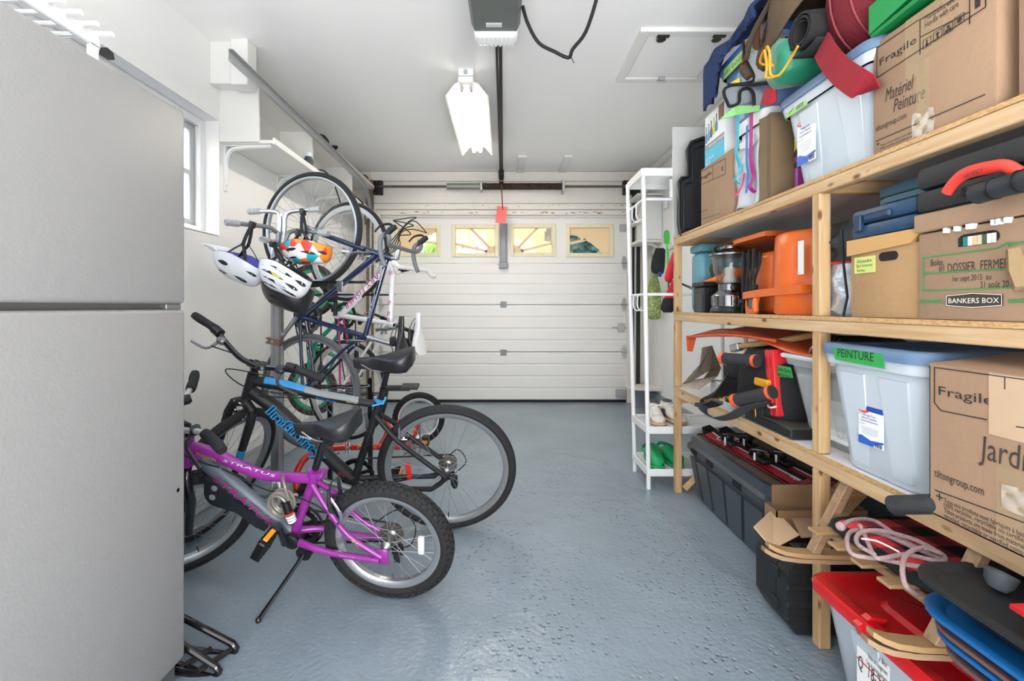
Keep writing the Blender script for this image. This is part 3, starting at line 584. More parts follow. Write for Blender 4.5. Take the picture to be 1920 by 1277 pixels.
def vbrake(root, c, m, S=None, d=(0, 1)):                                  # a pair of brake arms either side of the tyre
    mb = MB()
    for s in (-1, 1):
        mb.tube([(c[0], s*.034, c[1]-.055), (c[0]+.006, s*.042, c[1]-.02), (c[0]+.004, s*.036, c[1]+.05)], [.011, .009, .006], 8, sub=3, m=S); mb.box(c[0]-.03, c[0]+.03, s*.022-.006, s*.022+.006, c[1]-.03, c[1]-.016, .003, m=S)
    mb.tube([(c[0], .034, c[1]+.048), (c[0]+.01, 0, c[1]+.056), (c[0], -.034, c[1]+.048)], .003, 6, sub=3, m=S)
    return mb.build('brake', m, root)
def dropstay(r, ax, sgn, wid): return V((ax[0], sgn*wid, ax[1]))
# ---- purple children's bicycle
PUR = mat('8A2A8C', .3, coat=.4, name='purple_paint'); PB = thing('kids_bicycle', "purple children's mountain bicycle with grey down tube leaning on its kickstand", 'bicycle', M=bikeM(-.4257, 1.774, 6.87, 14.6))
R = .247; st, sb = (.735, .66), (.775, .54); S = steer(st, sb, 48)
wheel(PB, 'rear_wheel', (0, 0, R), R, .027, knob=52, nsp=28, cass=.05, refl=(184, 'E9ECEE', .075))
wheel(PB, 'front_wheel', (.845, 0, R), R, .027, S=S, knob=52, nsp=28, refl=(40, 'E8842A', .09))
fr = MB()
fr.tube([(.742, 0, .655), (.770, 0, .535)], .023, 14); fr.tube([(.73, 0, .612), (.64, 0, .585), (.55, 0, .54), (.46, 0, .508), (.38, 0, .503), (.27, 0, .502)], [.0225, .0225, .021, .02, .019, .019], 12, sub=4)
fr.tube([(.382, 0, .25), (.262, 0, .5), (.255, 0, .535)], [.018, .018, .021], 12); fr.cyl((.382, -.036, .25), (.382, .036, .25), .024, 14)
for s in (-1, 1):
    fr.tube([(.265, s*.012, .485), (.2, s*.038, .40), (.13, s*.046, .30), (.012, s*.052, .2+.02)], .0105, 10, sub=4)
    fr.tube([(.378, s*.02, .249), (.3, s*.045, .243), (.2, s*.05, .222), (.02, s*.054, .207)], [.015, .013, .012, .011], 10, sub=4)
    fr.box(-.016, .03, s*.052-.004, s*.052+.004, .19, .255, .004)
fr.tube([(.2, -.04, .4), (.2, .04, .4)], .007, 8); fr.build('frame', PUR, PB, angle=50)
dt = MB(); dt.tube([(.725, 0, .585), (.70, 0, .563)], [.026, .031], 14); dt.build('down_tube_end', PUR, PB)
dt = MB(); dt.tube([(.70, 0, .563), (.39, 0, .262)], [.031, .029], 14, flat=.8); dt.build('down_tube', mat('5B6570', .4, name='grey_tube'), PB, label='grey painted down tube with pink letters')
btext(PB, 'STRATUS', (.645, .502), (.445, .308), .042, .0285, mat('B02A86', .5), off=.008, shear=.2)
btext(PB, 'TORSION', (.7, .603), (.625, .577), .017, .0235, mat('E3C53A', .5)); btext(PB, 'STRATUS', (.6, .572), (.4, .513), .017, .021, mat('D8D8DA', .5), off=.006, shear=.2)
btext(PB, '20', (.115, .297), (.09, .268), .016, .058, mat('E3C53A', .5)); btext(PB, 'STRATUS', (.17, .222), (.09, .214), .013, .062, mat('D8D8DA', .5))
pm = fm((0, .028, 0), (1, 0, 0), (0, 0, 1)); gu = MB(); gu.prism([(.455, .306), (.485, .273), (.52, .29), (.589, .351), (.665, .372), (.69, .384), (.703, .405), (.705, .43), (.69, .497), (.6, .41)], -.022, .022, fm((0, 0, 0), (1, 0, 0), (0, 0, 1))); gu.build('down_tube_cover', mat('22282E', .45), PB)
for p in ((.672, .415), (.655, .455)): MB().lathe([(.012, 0), (.012, .003), (.009, .004)], 12, fm((p[0], .022, p[1]), (1, 0, 0), (0, 0, -1)) @ MX.Rotation(0, 4, 'X')).build('cover_bolt', GALV, PB)
fk = MB(); fk.tube([(.775, 0, .54), (.785, 0, .515)], .024, 12)
for s in (-1, 1): fk.tube([(.78, s*.03, .525), (.79, s*.052, .505), (.80, s*.054, .40), (.845, s*.054, .247)], [.018, .02, .018, .014], 10)
fk.m = None; F_ = MB(); F_.v = [S @ p for p in fk.v]; F_.f = fk.f; F_.build('fork', GLOSS, PB, angle=50)
tubes(PB, 'stem', [([(.737, 0, .665), (.728, 0, .705), (.75, 0, .735)], .014)], GLOSS, S)
tubes(PB, 'handlebar', [([(.655, .25, .752), (.69, .14, .758), (.745, .06, .742), (.755, 0, .738), (.745, -.06, .742), (.69, -.14, .758), (.655, -.25, .752)], .011, 10, 4)], mat('B9B9B8', .4, .5), S)
for s in (1, -1):
    g = MB(); g.tube([(.653, s*.262, .751), (.66, s*.23, .754), (.667, s*.2, .755), (.678, s*.165, .757), (.685, s*.145, .758)], [.016, .0185, .0175, .0185, .0165], 14, sub=3, m=S); g.build('grip', RUB, PB)
    l = MB(); l.box(.69, .725, s*.1-.02, s*.1+.02, .735, .765, .008, m=S); l.tube([(.72, s*.11, .74), (.745, s*.13, .72), (.735, s*.2, .70), (.728, s*.235, .69)], [.007, .007, .006, .007], 8, sub=4, m=S); l.build('brake_lever', BLACK, PB)
saddle(PB, T(.175, 0, .722) @ MX.Rotation(math.radians(6), 4, 'Y'), .24, .16, H=.1)
btext(PB, 'STRATUS', (.262, .70), (.222, .692), .009, .043, mat('E6E6E6', .5))
tubes(PB, 'seat_post', [([(.25, 0, .545), (.2, 0, .67)], .0135)], GLOSS)
q = MB(); q.tube([(.262, 0, .515), (.253, 0, .538)], .0235, 14); q.box(.215, .24, -.022, .022, .515, .535, .004); q.cyl((.222, -.03, .525), (.222, .03, .525), .006, 8); q.build('seat_clamp', PUR, PB)
ring_gear(PB, (.382, .25), .085, -.045); MB().lathe([(.088, 0), (.096, .002), (.096, .006), (.088, .008)], 40, fm((.382, -.05, .25), (1, 0, 0), (0, 0, 1)), caps=False).build('chain_guard', GLOSS, PB)
chain(PB, (0, R), .04, (.382, .25), .083, -.045)
tubes(PB, 'crank_arm', [([(.385, .05, .25), (.39, .06, .33)], [.014, .011], 8)], GLOSS); tubes(PB, 'crank_arm', [([(.385, -.05, .25), (.38, -.06, .17)], [.014, .011], 8)], GLOSS)
pedal(PB, (.415, .06, .305), 58); pedal(PB, (.382, -.06, .168), 10, sgn=-1)
MB().lathe([(.024, 0), (.03, .004), (.03, .02), (.024, .026)], 16, fm((.366, .05, .252), (1, 0, 0), (0, 0, 1))).build('bottom_bracket_cap', BLACK, PB)
k = MB(); k.lathe([(.03, -.012), (.03, .014)], 14, fm((.326, .03, .2), (1, 0, 0), (0, 0, 1))); inv = PB.matrix_world.inverted(); ft = inv @ V((-.871, 1.615, .008)); k.tube([(.33, .035, .195), (.345, .06, .17), tuple(V((.345, .06, .17)).lerp(ft, .6)), tuple(ft)], [.009, .0075, .0075, .0085], 8); k.sphere(ft, .011, 8, 6); k.build('kickstand', GLOSS, PB)
vbrake(PB, (.185, .435), mat('2A2B2E', .4), MX.Rotation(0, 4, 'X')); q = MB(); q.tube([(.205, .03, .36), (.16, .05, .355), (.15, .05, .4), (.2, .03, .46)], .006, 8, sub=4); q.build('brake_cable_guide', CHROME, PB)
q = MB(); q.tube([(.6, .03, .548), (.45, .03, .47), (.35, .035, .455), (.24, .05, .43), (.2, .055, .4)], .0028, 6, sub=4); q.build('cable', RUB, PB); q = MB(); q.tube([(.73, .1, .72), (.74, .08, .66), (.68, .04, .58), (.61, .03, .552)], .0028, 6, sub=4); q.build('cable', RUB, PB); q = MB(); q.tube([(.1, -.06, .25), (-.02, -.07, .33), (-.085, -.06, .27), (-.06, -.06, .18), (0, -.05, .17)], .0028, 6, sub=5); q.build('cable', RUB, PB)
q = MB(); q.box(-.03, .02, -.065, -.05, .13, .185, .006); q.box(-.015, .012, -.06, -.045, .10, .14, .004); q.build('derailleur', BLACK, PB)
LK = thing('cable_lock', 'coiled grey cable lock with combination dials on the purple bicycle', 'lock', M=PB.matrix_world @ T(.36, .045, .44)); lk = MB()
for i in range(4): r = .043-.004*(i % 2); lk.tube([(r*math.cos(t)*.95+.005*i, .004+.006*i, r*math.sin(t)*1.1-.004*i) for t in [2*math.pi*j/20+i for j in range(20)]], .0055, 7, closed=True)
lk.tube([(-.03, .02, .02), (-.02, .015, .075), (.0, -.01, .085), (.02, -.06, .07)], .0055, 7, sub=4); lk.build('cable', mat('77726B', .3, coat=.3), LK)
q = MB(); q.tube([(-.02, .024, .01), (-.03, .026, -.075)], .0145, 10); q.build('lock_body', BLACK, LK)
for i in range(4): MB().tube([(-.0262-.0022*i, .026, -.032-.01*i), (-.0272-.0022*i, .026, -.039-.01*i)], .0158, 12).build('dial', mat('E2E2E0', .5) if i else mat('C8372F', .4), LK)
# ---- black and blue bicycle
BB_ = thing('mountain_bicycle', 'large black mountain bicycle with blue lettering and handlebars turned toward the camera', 'bicycle', M=bikeM(-.2798, 2.3048, -1.14, 13.9)); BLUE = mat('2E8FD0', .4, name='blue_paint')
R = .339; st, sb = (.87, .844), (.92, .717); S = steer(st, sb, 76)
RIMB = mat('8E9296', .35, .6, name='grey_rim'); wheel(BB_, 'rear_wheel', (0, 0, R), R, .0235, knob=0, nsp=32, cass=.048, rim=RIMB, rd=.024, refl=(-4, 'D8281F', .085)); wheel(BB_, 'front_wheel', (1.09, 0, R), R, .0235, S=S, nsp=32, rim=RIMB, rd=.024)
fr = MB(); fr.tube([(.872, 0, .84), (.918, 0, .722)], .024, 14)
fr.tube([(.865, 0, .80), (.80, 0, .79), (.74, 0, .775), (.58, 0, .727), (.33, 0, .683)], [.024, .025, .024, .02, .017], 12, sub=3)
fr.tube([(.895, 0, .75), (.80, 0, .672), (.46, 0, .28)], [.028, .034, .031], 14); fr.tube([(.456, 0, .276), (.318, 0, .66), (.3, 0, .715)], .0185, 12); fr.cyl((.456, -.04, .276), (.456, .04, .276), .025, 14)
for s in (-1, 1):
    fr.tube([(.325, s*.015, .63), (.26, s*.045, .565), (.196, s*.05, .495), (.0, s*.058, .33)], .0115, 10, sub=3)
    fr.tube([(.45, s*.02, .273), (.38, s*.045, .262), (.07, s*.052, .262), (.03, s*.058, .295), (-.005, s*.06, .33)], [.014, .0125, .012, .012, .012], 10)
    fr.box(-.022, .022, s*.058-.004, s*.058+.004, .315, .36, .004)
fr.tube([(.225, -.048, .53), (.225, .048, .53)], .008, 8); fr.build('frame', MATT, BB_, angle=50)
def stripe(pts, w, y, m, name): 
    q = MB(); q.strap([(x, y(x) if callable(y) else y, z) for x, z in pts], .003, w, up=None); return q
for (pts, w, mm, nm) in (([(.82, .802), (.74, .789), (.64, .759)], .02, BLUE, 'blue_stripe'), ([(.64, .757), (.56, .733), (.4, .703)], .016, mat('8A8F94', .4), 'grey_stripe')):
    q = MB()
    for i in range(len(pts)-1):
        a, b2 = pts[i], pts[i+1]; ra, rb = (.0235, .021)
        q.loft([[V((p[0], (r+.001)*math.cos(t), p[1]-.006+(r+.001)*math.sin(t))) for t in [.15+k*.22 for k in range(8)]]+[V((p[0], (r-.004)*math.cos(t), p[1]-.006+(r-.004)*math.sin(t))) for t in [.15+k*.22 for k in reversed(range(8))]] for p, r in ((a, ra), (b2, rb))])
    q.build(nm, mm, BB_)
btext(BB_, 'Infinity', (.80, .677), (.575, .418), .078, .0345, BLUE, fat=.003); btext(BB_, 'Infinity', (.80, .677), (.575, .418), .078, .0352, MATT, name='lettering_fill', fat=-.0012)
btext(BB_, 'boss.three', (.59, .724), (.5, .706), .017, .021, BLUE); btext(BB_, 'ALLOY 6061', (.455, .706), (.405, .697), .014, .019, mat('D9CF94', .5))
btext(BB_, 'GT', (.515, .345), (.49, .318), .02, .033, mat('C9413A', .5))
fk = MB(); fk.tube([(.92, 0, .717), (.94, 0, .69)], .024, 12); fk.tube([(.94, -.05, .675), (.935, 0, .705), (.94, .05, .675)], .022, 10, sub=4)
for s in (-1, 1): fk.tube([(.94, s*.05, .685), (.965, s*.062, .63), (1.09, s*.062, .339)], [.019, .02, .0145], 10)
q = MB(); q.v = [S @ p for p in fk.v]; q.f = fk.f; q.build('fork', MATT, BB_, angle=50)
for s in (-1, 1): MB().tube([(1.025, s*.062, .493), (1.065, s*.062, .398)], [.0185, .0162], 12, m=S).build('fork_decal', BLUE, BB_)
vbrake(BB_, (.945, .655), CHROME, S); vbrake(BB_, (.21, .53), CHROME)
tubes(BB_, 'stem', [([(.872, 0, .84), (.862, 0, .875), (.855, 0, .90)], .018), ([(.862, 0, .885), (.89, 0, .92)], .017)], GLOSS, S)
tubes(BB_, 'handlebar', [([(.845, .335, .985), (.86, .22, .985), (.885, .12, .955), (.895, .05, .93), (.897, 0, .928), (.895, -.05, .93), (.885, -.12, .955), (.86, -.22, .985), (.845, -.335, .985)], .0125, 10, 4)], GLOSS, S)
for s in (1, -1):
    MB().tube([(.843, s*.345, .985), (.848, s*.31, .985), (.853, s*.26, .985), (.858, s*.22, .985)], [.016, .0185, .017, .018], 14, sub=3, m=S).build('grip', RUB, BB_)
    MB().tube([(.86, s*.215, .985), (.868, s*.175, .98)], .0215, 14, m=S).build('shifter', BLACK, BB_)
    l = MB(); l.box(.868, .9, s*.155-.02, s*.155+.02, .945, .98, .008, m=S); l.tube([(.9, s*.165, .955), (.935, s*.19, .935), (.925, s*.28, .92)], [.008, .006, .006], 8, sub=4, m=S); l.build('brake_lever', mat('8D8F92', .4, .6) if s < 0 else mat('303236', .4), BB_)
MB().lathe([(.024, 0), (.027, .008), (.018, .018), (.0, .02)], 14, S @ T(.895, .07, .94)).build('bell', GLOSS, BB_)
saddle(BB_, T(.262, 0, .905) @ MX.Rotation(math.radians(4), 4, 'Y'), .275, .175, H=.115); tubes(BB_, 'seat_post', [([(.302, 0, .7), (.262, 0, .85)], .014)], GLOSS)
q = MB(); q.tube([(.308, 0, .695), (.302, 0, .712)], .0215, 14); q.cyl((.285, -.03, .7), (.285, .03, .7), .007, 8); q.cyl((.283, .02, .7), (.33, .045, .695), .005, 8); q.build('seat_clamp', BLUE, BB_, label='blue anodised seat clamp')
q = MB(); q.box(.16, .275, -.012, .012, .752, .775, .004); q.box(.12, .2, -.028, .028, .765, .778, .004); q.cyl((.285, 0, .735), (.28, 0, .765), .021, 12); q.build('reflector_bracket', BLACK, BB_)
ring_gear(BB_, (.456, .276), .088, -.05); chain(BB_, (0, R), .045, (.456, .276), .086, -.052)
tubes(BB_, 'crank_arm', [([(.456, .055, .272), (.52, .065, .3), (.615, .07, .338)], [.016, .014, .012], 8)], mat('7E8184', .4, .5)); tubes(BB_, 'crank_arm', [([(.456, -.055, .276), (.3, -.07, .22)], [.016, .012], 8)], mat('7E8184', .4, .5))
pedal(BB_, (.615, .075, .34), 20, refl=None); pedal(BB_, (.3, -.07, .22), 20, sgn=-1)
q = MB(); q.box(-.03, .02, -.07, -.05, .255, .31, .006); q.box(-.045, -.01, -.066, -.05, .2, .265, .006); q.lathe([(.014, -.004), (.014, .004)], 12, fm((-.03, -.058, .2), (1, 0, 0), (0, 0, 1))); q.build('derailleur', BLACK, BB_)
q = MB(); q.tube([tuple(S @ V((.93, -.16, .96))), (.97, -.12, .86), (.9, -.04, .78), (.87, .02, .74), (.6, .03, .73)], .0028, 6, sub=6); q.build('cable', RUB, BB_); q = MB(); q.tube([tuple(S @ V((.93, .16, .96))), (.93, .1, .9), (.9, .05, .8), (.74, .03, .75)], .0028, 6, sub=6); q.build('cable', RUB, BB_); q = MB(); q.tube([(.3, .02, .66), (.27, .06, .62), (.24, .05, .56)], .0028, 6, sub=4); q.build('cable', RUB, BB_); q = MB(); q.tube([(.04, -.07, .3), (-.04, -.07, .4), (-.09, -.06, .34), (-.03, -.06, .27)], .0028, 6, sub=4); q.build('cable', RUB, BB_)
MB().tube([(.365, .03, .58), (.355, .05, .62), (.36, .05, .66)], .008, 8, sub=3).build('pump_hook', mat('5A5C60', .4, .6), BB_)
# ---- dark blue racing bicycle hung upright
NAVY = mat('1B2747', .22, coat=.6, var=.1, vs=30, name='navy_paint'); NB = thing('road_bicycle', 'dark navy road bicycle hung upright nearest the camera with drop handlebars', 'bicycle', M=hungM(-1.136, 2.66, .625, 15)); R = .338
wheel(NB, 'rear_wheel', (0, 0, 0), R, .0165, nsp=32, tyre=TYREG, rd=.015, rim=RIMB, cass=.05); wheel(NB, 'front_wheel', (.943, 0, .01), R, .0175, nsp=32, tyre=TYRE, rd=.015, rim=RIMB)
tubes(NB, 'frame', [([(.804, 0, .397), (.764, 0, .53)], .019), ([(.756, 0, .5), (.33, 0, .366)], .0145), ([(.785, 0, .44), (.432, 0, -.05)], .0165), ([(.432, 0, -.05), (.325, 0, .375), (.315, 0, .41)], .0145), ([(.432, -.035, -.05), (.432, .035, -.05)], .021)]
      + [([(.335, s*.014, .365), (.25, s*.04, .25), (.02, s*.058, .0)], .0085) for s in (-1, 1)] + [([(.43, s*.02, -.048), (.33, s*.035, -.035), (.0, s*.058, .0)], .0095) for s in (-1, 1)], NAVY)
q = MB(); q.tube([(.804, 0, .397), (.82, 0, .36)], .0185, 12)
for s in (-1, 1): q.tube([(.815, s*.02, .37), (.84, s*.042, .3), (.91, s*.048, .1), (.945, s*.052, .01)], [.013, .0125, .01, .008], 10, sub=3)
q.build('fork', NAVY, NB); btext(NB, 'Lotus', (.72, .489), (.64, .464), .026, .0155, mat('E8E8EA', .5), shear=.2); btext(NB, 'racing sport', (.56, .439), (.43, .398), .022, .0155, mat('B9C3D8', .5), shear=.2)
tubes(NB, 'stem', [([(.764, 0, .53), (.758, 0, .565), (.83, 0, .58)], .0125)], ALU)
tubes(NB, 'handlebar', [([(.70, s*.19, .60), (.745, s*.19, .58), (.80, s*.19, .57), (.845, s*.19, .575), (.865, s*.19, .6), (.85, s*.19, .62), (.82, s*.17, .61), (.815, s*.12, .59), (.82, 0, .58)], .0125, 10, 4) for s in (-1, 1)], mat('6B6E72', .5))
for s in (-1, 1):
    q = MB(); q.tube([(.855, s*.19, .6), (.885, s*.19, .63), (.9, s*.19, .66)], [.014, .017, .013], 10, sub=3); q.tube([(.895, s*.19, .65), (.915, s*.19, .625), (.91, s*.19, .575), (.88, s*.19, .54)], [.007, .007, .006, .005], 8, sub=4); q.build('brake_hood', BLACK, NB)
q = MB(); 
for i in range(5): q.tube([(.93, (-.2 if i % 2 else .2), .65), (1.0-.03*i, -.08+.04*i, .64+.012*i), (.95-.02*i, .02*i, .62), (.82, .01, .5+.02*i), (.74, .012, .44)], .003, 6, sub=6)
q.build('brake_cable', RUB, NB)
tubes(NB, 'seat_post', [([(.318, 0, .405), (.285, 0, .535)], .0125)], ALU); saddle(NB, T(.3, 0, .59), .26, .14, H=.05); MB().box(.18, .24, -.05, .05, .52, .58, .02, 2).build('saddle_bag', mat('5B564A', .8), NB)
tubes(NB, 'seat_collar', [([(.322, 0, .385), (.313, 0, .42)], .018)], ALU)
ring_gear(NB, (.432, -.05), .1, -.045, STEEL); ring_gear(NB, (.432, -.05), .075, -.04, DKMET); chain(NB, (0, 0), .04, (.432, -.05), .095, -.045)
tubes(NB, 'crank_arm', [([(.432, .05, -.05), (.36, .06, -.105), (.295, .065, -.155)], [.014, .012, .011], 8)], ALU); tubes(NB, 'crank_arm', [([(.432, -.05, -.05), (.57, -.065, .055)], [.014, .011], 8)], ALU); pedal(NB, (.295, .065, -.155), 80, mat('6B5B48', .5), refl=None, w=.035); pedal(NB, (.57, -.065, .055), 30, refl=None, sgn=-1)
vbrake(NB, (.79, .36), STEEL); vbrake(NB, (.3, .33), STEEL); q = MB(); q.tube([(.74, .03, .45), (.6, .03, .21), (.45, .03, 0)], .0022, 5); q.box(.58, .64, .018, .03, .2, .24, .004); q.build('shifter', STEEL, NB)
q = MB(); q.box(-.05, .02, -.07, -.05, -.09, -.02, .006); q.lathe([(.016, -.004), (.016, .004)], 12, fm((-.05, -.06, -.08), (1, 0, 0), (0, 0, 1))); q.build('derailleur', DKMET, NB)
# ---- white and pink road bicycle hung behind it
WPT = mat('EDEDF0', .28, coat=.4, name='white_paint'); PINK = mat('B5227F', .4, name='pink_paint'); WB = thing('road_bicycle', 'white road bicycle with pink lettering hung upright behind the navy bicycle', 'bicycle', M=hungM(-1.064, 3.07, .56, 22)); R = .335
wheel(WB, 'rear_wheel', (0, 0, 0), R, .015, nsp=28, rim=mat('B4B6B8', .4), rd=.026, cass=.05); wheel(WB, 'front_wheel', (.93, 0, .01), R, .015, nsp=28, rim=mat('B4B6B8', .4), rd=.03)
tubes(WB, 'frame', [([(.865, 0, .35), (.805, 0, .42)], .02), ([(.812, 0, .378), (.47, 0, .355)], .0185), ([(.835, 0, .37), (.50, 0, -.05)], .0215), ([(.50, 0, -.05), (.45, 0, .36), (.443, 0, .385)], .0165), ([(.5, -.035, -.05), (.5, .035, -.05)], .022)]
      + [([(.455, s*.014, .34), (.36, s*.04, .26), (.01, s*.058, .0)], .0085) for s in (-1, 1)], WPT)
tubes(WB, 'chain_stays', [([(.495, s*.02, -.048), (.38, s*.035, -.03), (.0, s*.058, .0)], .007) for s in (-1, 1)], PINK)
q = MB()
for s in (-1, 1): q.tube([(.865, s*.005, .35), (.88, s*.04, .29), (.93, s*.05, .01)], [.016, .014, .009], 10)
q.build('fork', WPT, WB); btext(WB, 'GARY FISHER', (.795, .32), (.55, .01), .052, .022, PINK, shear=.1); btext(WB, 'FISHER BIKES', (.7, .225), (.6, .1), .014, .0222, INK, off=.026)
for a in (.79, .6, .53, .49):
    btext(WB, 'S', (a, .3785-(.81-a)*.07), (a-.03, .376-(.81-a)*.07), .035, .019, PINK)
tubes(WB, 'stem', [([(.805, 0, .42), (.79, 0, .445), (.80, 0, .50)], .0135)], GLOSS); tubes(WB, 'handlebar', [([(.8, .15, .5), (.8, .08, .51), (.8, -.12, .51), (.8, -.22, .5)], .012, 10, 3)], WPT)
for s in (-1, 1): MB().tube([(.8, .15 if s > 0 else -.22, .5), (.77, .17 if s > 0 else -.24, .52), (.76, .17 if s > 0 else -.24, .55)], [.013, .015, .012], 10, sub=3).build('bar_end', mat('C9C6BF', .5), WB)
tubes(WB, 'seat_post', [([(.443, 0, .38), (.4, 0, .53)], .0125)], GLOSS); saddle(WB, T(.38, 0, .565), .26, .14, mat('E6E7E9', .35), 'white saddle', H=.05); MB().box(.27, .36, -.025, .025, .44, .53, .012, 2).build('rear_light', BLACK, WB)
ring_gear(WB, (.5, -.05), .095, -.045, DKMET); chain(WB, (0, 0), .04, (.5, -.05), .09, -.045); tubes(WB, 'crank_arm', [([(.5, .05, -.05), (.66, .065, -.03)], [.014, .011], 8)], DKMET); tubes(WB, 'crank_arm', [([(.5, -.05, -.05), (.34, -.065, -.07)], [.014, .011], 8)], DKMET); pedal(WB, (.34, -.065, -.07), 20, refl=None, sgn=-1); pedal(WB, (.66, .065, -.03), 20, refl=None); vbrake(WB, (.86, .32), STEEL); vbrake(WB, (.41, .33), STEEL)
# ---- green children's bicycle hung by the wall
GRN = mat('1FA67C', .35, coat=.3, name='green_paint'); GB = thing('kids_bicycle', "green framed children's bicycle hung upright by the wall with green rims", 'bicycle', M=hungM(-1.478, 3.5, .487, 7)); R = .2
wheel(GB, 'rear_wheel', (0, 0, 0), R, .024, rim=GRN, tyre=TYRED, knob=40, nsp=28, rd=.022); wheel(GB, 'front_wheel', (.757, 0, 0), R, .024, rim=GRN, tyre=TYRED, knob=40, nsp=28, rd=.022)
tubes(GB, 'frame', [([(.63, 0, .225), (.572, 0, .36)], .019), ([(.6, 0, .29), (.332, 0, .01)], .0165), ([(.582, 0, .335), (.284, 0, .121)], .0155), ([(.332, 0, .0), (.235, 0, .245)], .016), ([(.332, -.03, 0), (.332, .03, 0)], .02)]
      + [([(.26, s*.014, .2), (.15, s*.045, .12), (.0, s*.052, .0)], .009) for s in (-1, 1)] + [([(.33, s*.02, 0), (.22, s*.045, 0), (.0, s*.052, .0)], .01) for s in (-1, 1)], GRN)
q = MB(); q.tube([(.63, 0, .225), (.64, 0, .21)], .018, 10)
for s in (-1, 1): q.tube([(.635, s*.03, .215), (.65, s*.042, .2), (.757, s*.048, 0)], .012, 10)
q.build('fork', GRN, GB); tubes(GB, 'stem', [([(.572, 0, .36), (.56, 0, .41), (.58, 0, .43)], .012)], GLOSS); tubes(GB, 'handlebar', [([(.53, .24, .5), (.57, .1, .47), (.58, 0, .43), (.57, -.1, .47), (.53, -.24, .5)], .011, 10, 4)], GLOSS)
for s in (-1, 1): MB().tube([(.52, s*.26, .505), (.545, s*.17, .49)], .016, 12).build('grip', RUB, GB)
tubes(GB, 'seat_post', [([(.235, 0, .245), (.215, 0, .33)], .0125)], GLOSS); saddle(GB, T(.2, 0, .36), .21, .14, H=.05); ring_gear(GB, (.332, 0), .07, -.045, GLOSS); chain(GB, (0, 0), .035, (.332, 0), .068, -.045)
tubes(GB, 'crank_arm', [([(.332, .05, 0), (.42, .06, .04)], [.013, .01], 8)], ALU); tubes(GB, 'crank_arm', [([(.332, -.05, 0), (.24, -.06, -.04)], [.013, .01], 8)], ALU); pedal(GB, (.42, .06, .04), 10); pedal(GB, (.24, -.06, -.04), 10, sgn=-1); vbrake(GB, (.62, .2), BLACK)
# ---- red trailer bicycle parked behind
RED = mat('C62A20', .3, coat=.4, name='red_paint'); RY = 3.42; RT = thing('trailer_bicycle', 'red one-wheeled trailer bicycle with curved tow tube parked behind the black bicycle', 'bicycle', (-.6, 3.2, 0))
def rw(px, py, y): return at(px, py, y)-V((-.6, 3.2, 0))
ORG[RT] = None
wm = MX.Translation(rw(785, 784, 3.5)) @ rotz(190) ; RR = .195
wheel(RT, 'wheel', (0, 0, 0), RR, .024, S=wm, knob=40, nsp=28, rim=mat('D3D5D8', .3, .7))
tubes(RT, 'tow_tube', [([rw(558, 925, 2.75), rw(556, 890, 2.78), rw(570, 862, 2.82), rw(595, 846, 2.9), rw(625, 840, 2.98), rw(680, 838, 3.1), rw(768, 838, 3.3)], .021, 12, 5)], RED)
tubes(RT, 'frame', [([rw(712, 835, 3.18), rw(722, 820, 3.2), rw(728, 800, 3.22), rw(722, 785, 3.24), rw(708, 776, 3.26)], .017, 12, 4), ([rw(722, 795, 3.22), rw(740, 812, 3.26), rw(768, 838, 3.3)], .015, 10, 3), ([rw(735, 812, 3.28), rw(760, 795, 3.38), rw(783, 786, 3.42)], .009, 8, 3), ([rw(768, 838, 3.3), rw(776, 815, 3.38), rw(784, 787, 3.42)], .009, 8), ([rw(735, 795, 3.4), rw(760, 785, 3.5), rw(787, 784, 3.58)], .009, 8, 3), ([rw(768, 838, 3.3), rw(780, 815, 3.5), rw(788, 786, 3.58)], .009, 8)], RED)
c = rw(776, 838, 3.26); q = MB(); q.loft([[c+V((a*math.cos(2*math.pi*j/30), d, a*math.sin(2*math.pi*j/30))) for a, d in ((.06, 0), (.043, 0), (.043, .004), (.06, .004))] for j in range(30)], False, True); q.cyl(c, c+V((0, .01, 0)), .02, 12)
for k in range(5): a = 2*math.pi*k/5; q.tube([c, c+V((.046*math.cos(a), 0, .046*math.sin(a)))], .006, 6)
q.build('chainring', STEEL, RT); tubes(RT, 'crank_arm', [([rw(776, 838, 3.24), rw(797, 822, 3.2)], .01, 8)], ALU); tubes(RT, 'crank_arm', [([rw(776, 838, 3.34), rw(757, 852, 3.36)], .01, 8)], ALU)
pc = rw(798, 826, 3.17); pd = B(pc.x-.025, pc.x+.025, pc.y-.04, pc.y+.03, pc.z-.035, pc.z+.035, .006).build('pedal', BLACK, RT); B(pc.x-.02, pc.x+.02, pc.y-.046, pc.y-.039, pc.z-.012, pc.z+.012, .002).build('reflector', mat('E08A1E', .2), pd)
for px in (650, 655): a = rw(px, 838, 3.04); q = MB(); q.cyl(a+V((0, 0, -.05)), a+V((0, 0, .04)), .01, 8); q.box(a.x-.012, a.x+.012, a.y-.03, a.y+.03, a.z-.012, a.z+.012, .004); q.build('clamp_bolt', ALU, RT)
a = rw(640, 838, 3.02); MB().tube([a+V((0, -.03, -.03)), a+V((-.06, -.04, -.055)), a+V((-.07, -.04, -.05))], .008, 8).build('quick_release', ALU, RT)
q = MB(); a0, a1 = rw(672, 836, 3.08), rw(742, 836, 3.24); L_ = a1-a0; q.text('Pacific', .034, fm(a0+V((0, -.0235, -.012)), L_, (0, 0, 1)), width=L_.length*.5); q.build('lettering', mat('D9CE8E', .5), RT, smooth=False)
q = MB(); q.text('Turbo', .034, fm(a0+L_*.58+V((0, -.0235, -.012)), L_, (0, 0, 1)), width=L_.length*.4); q.build('lettering', mat('D9CE8E', .5), RT, smooth=False)
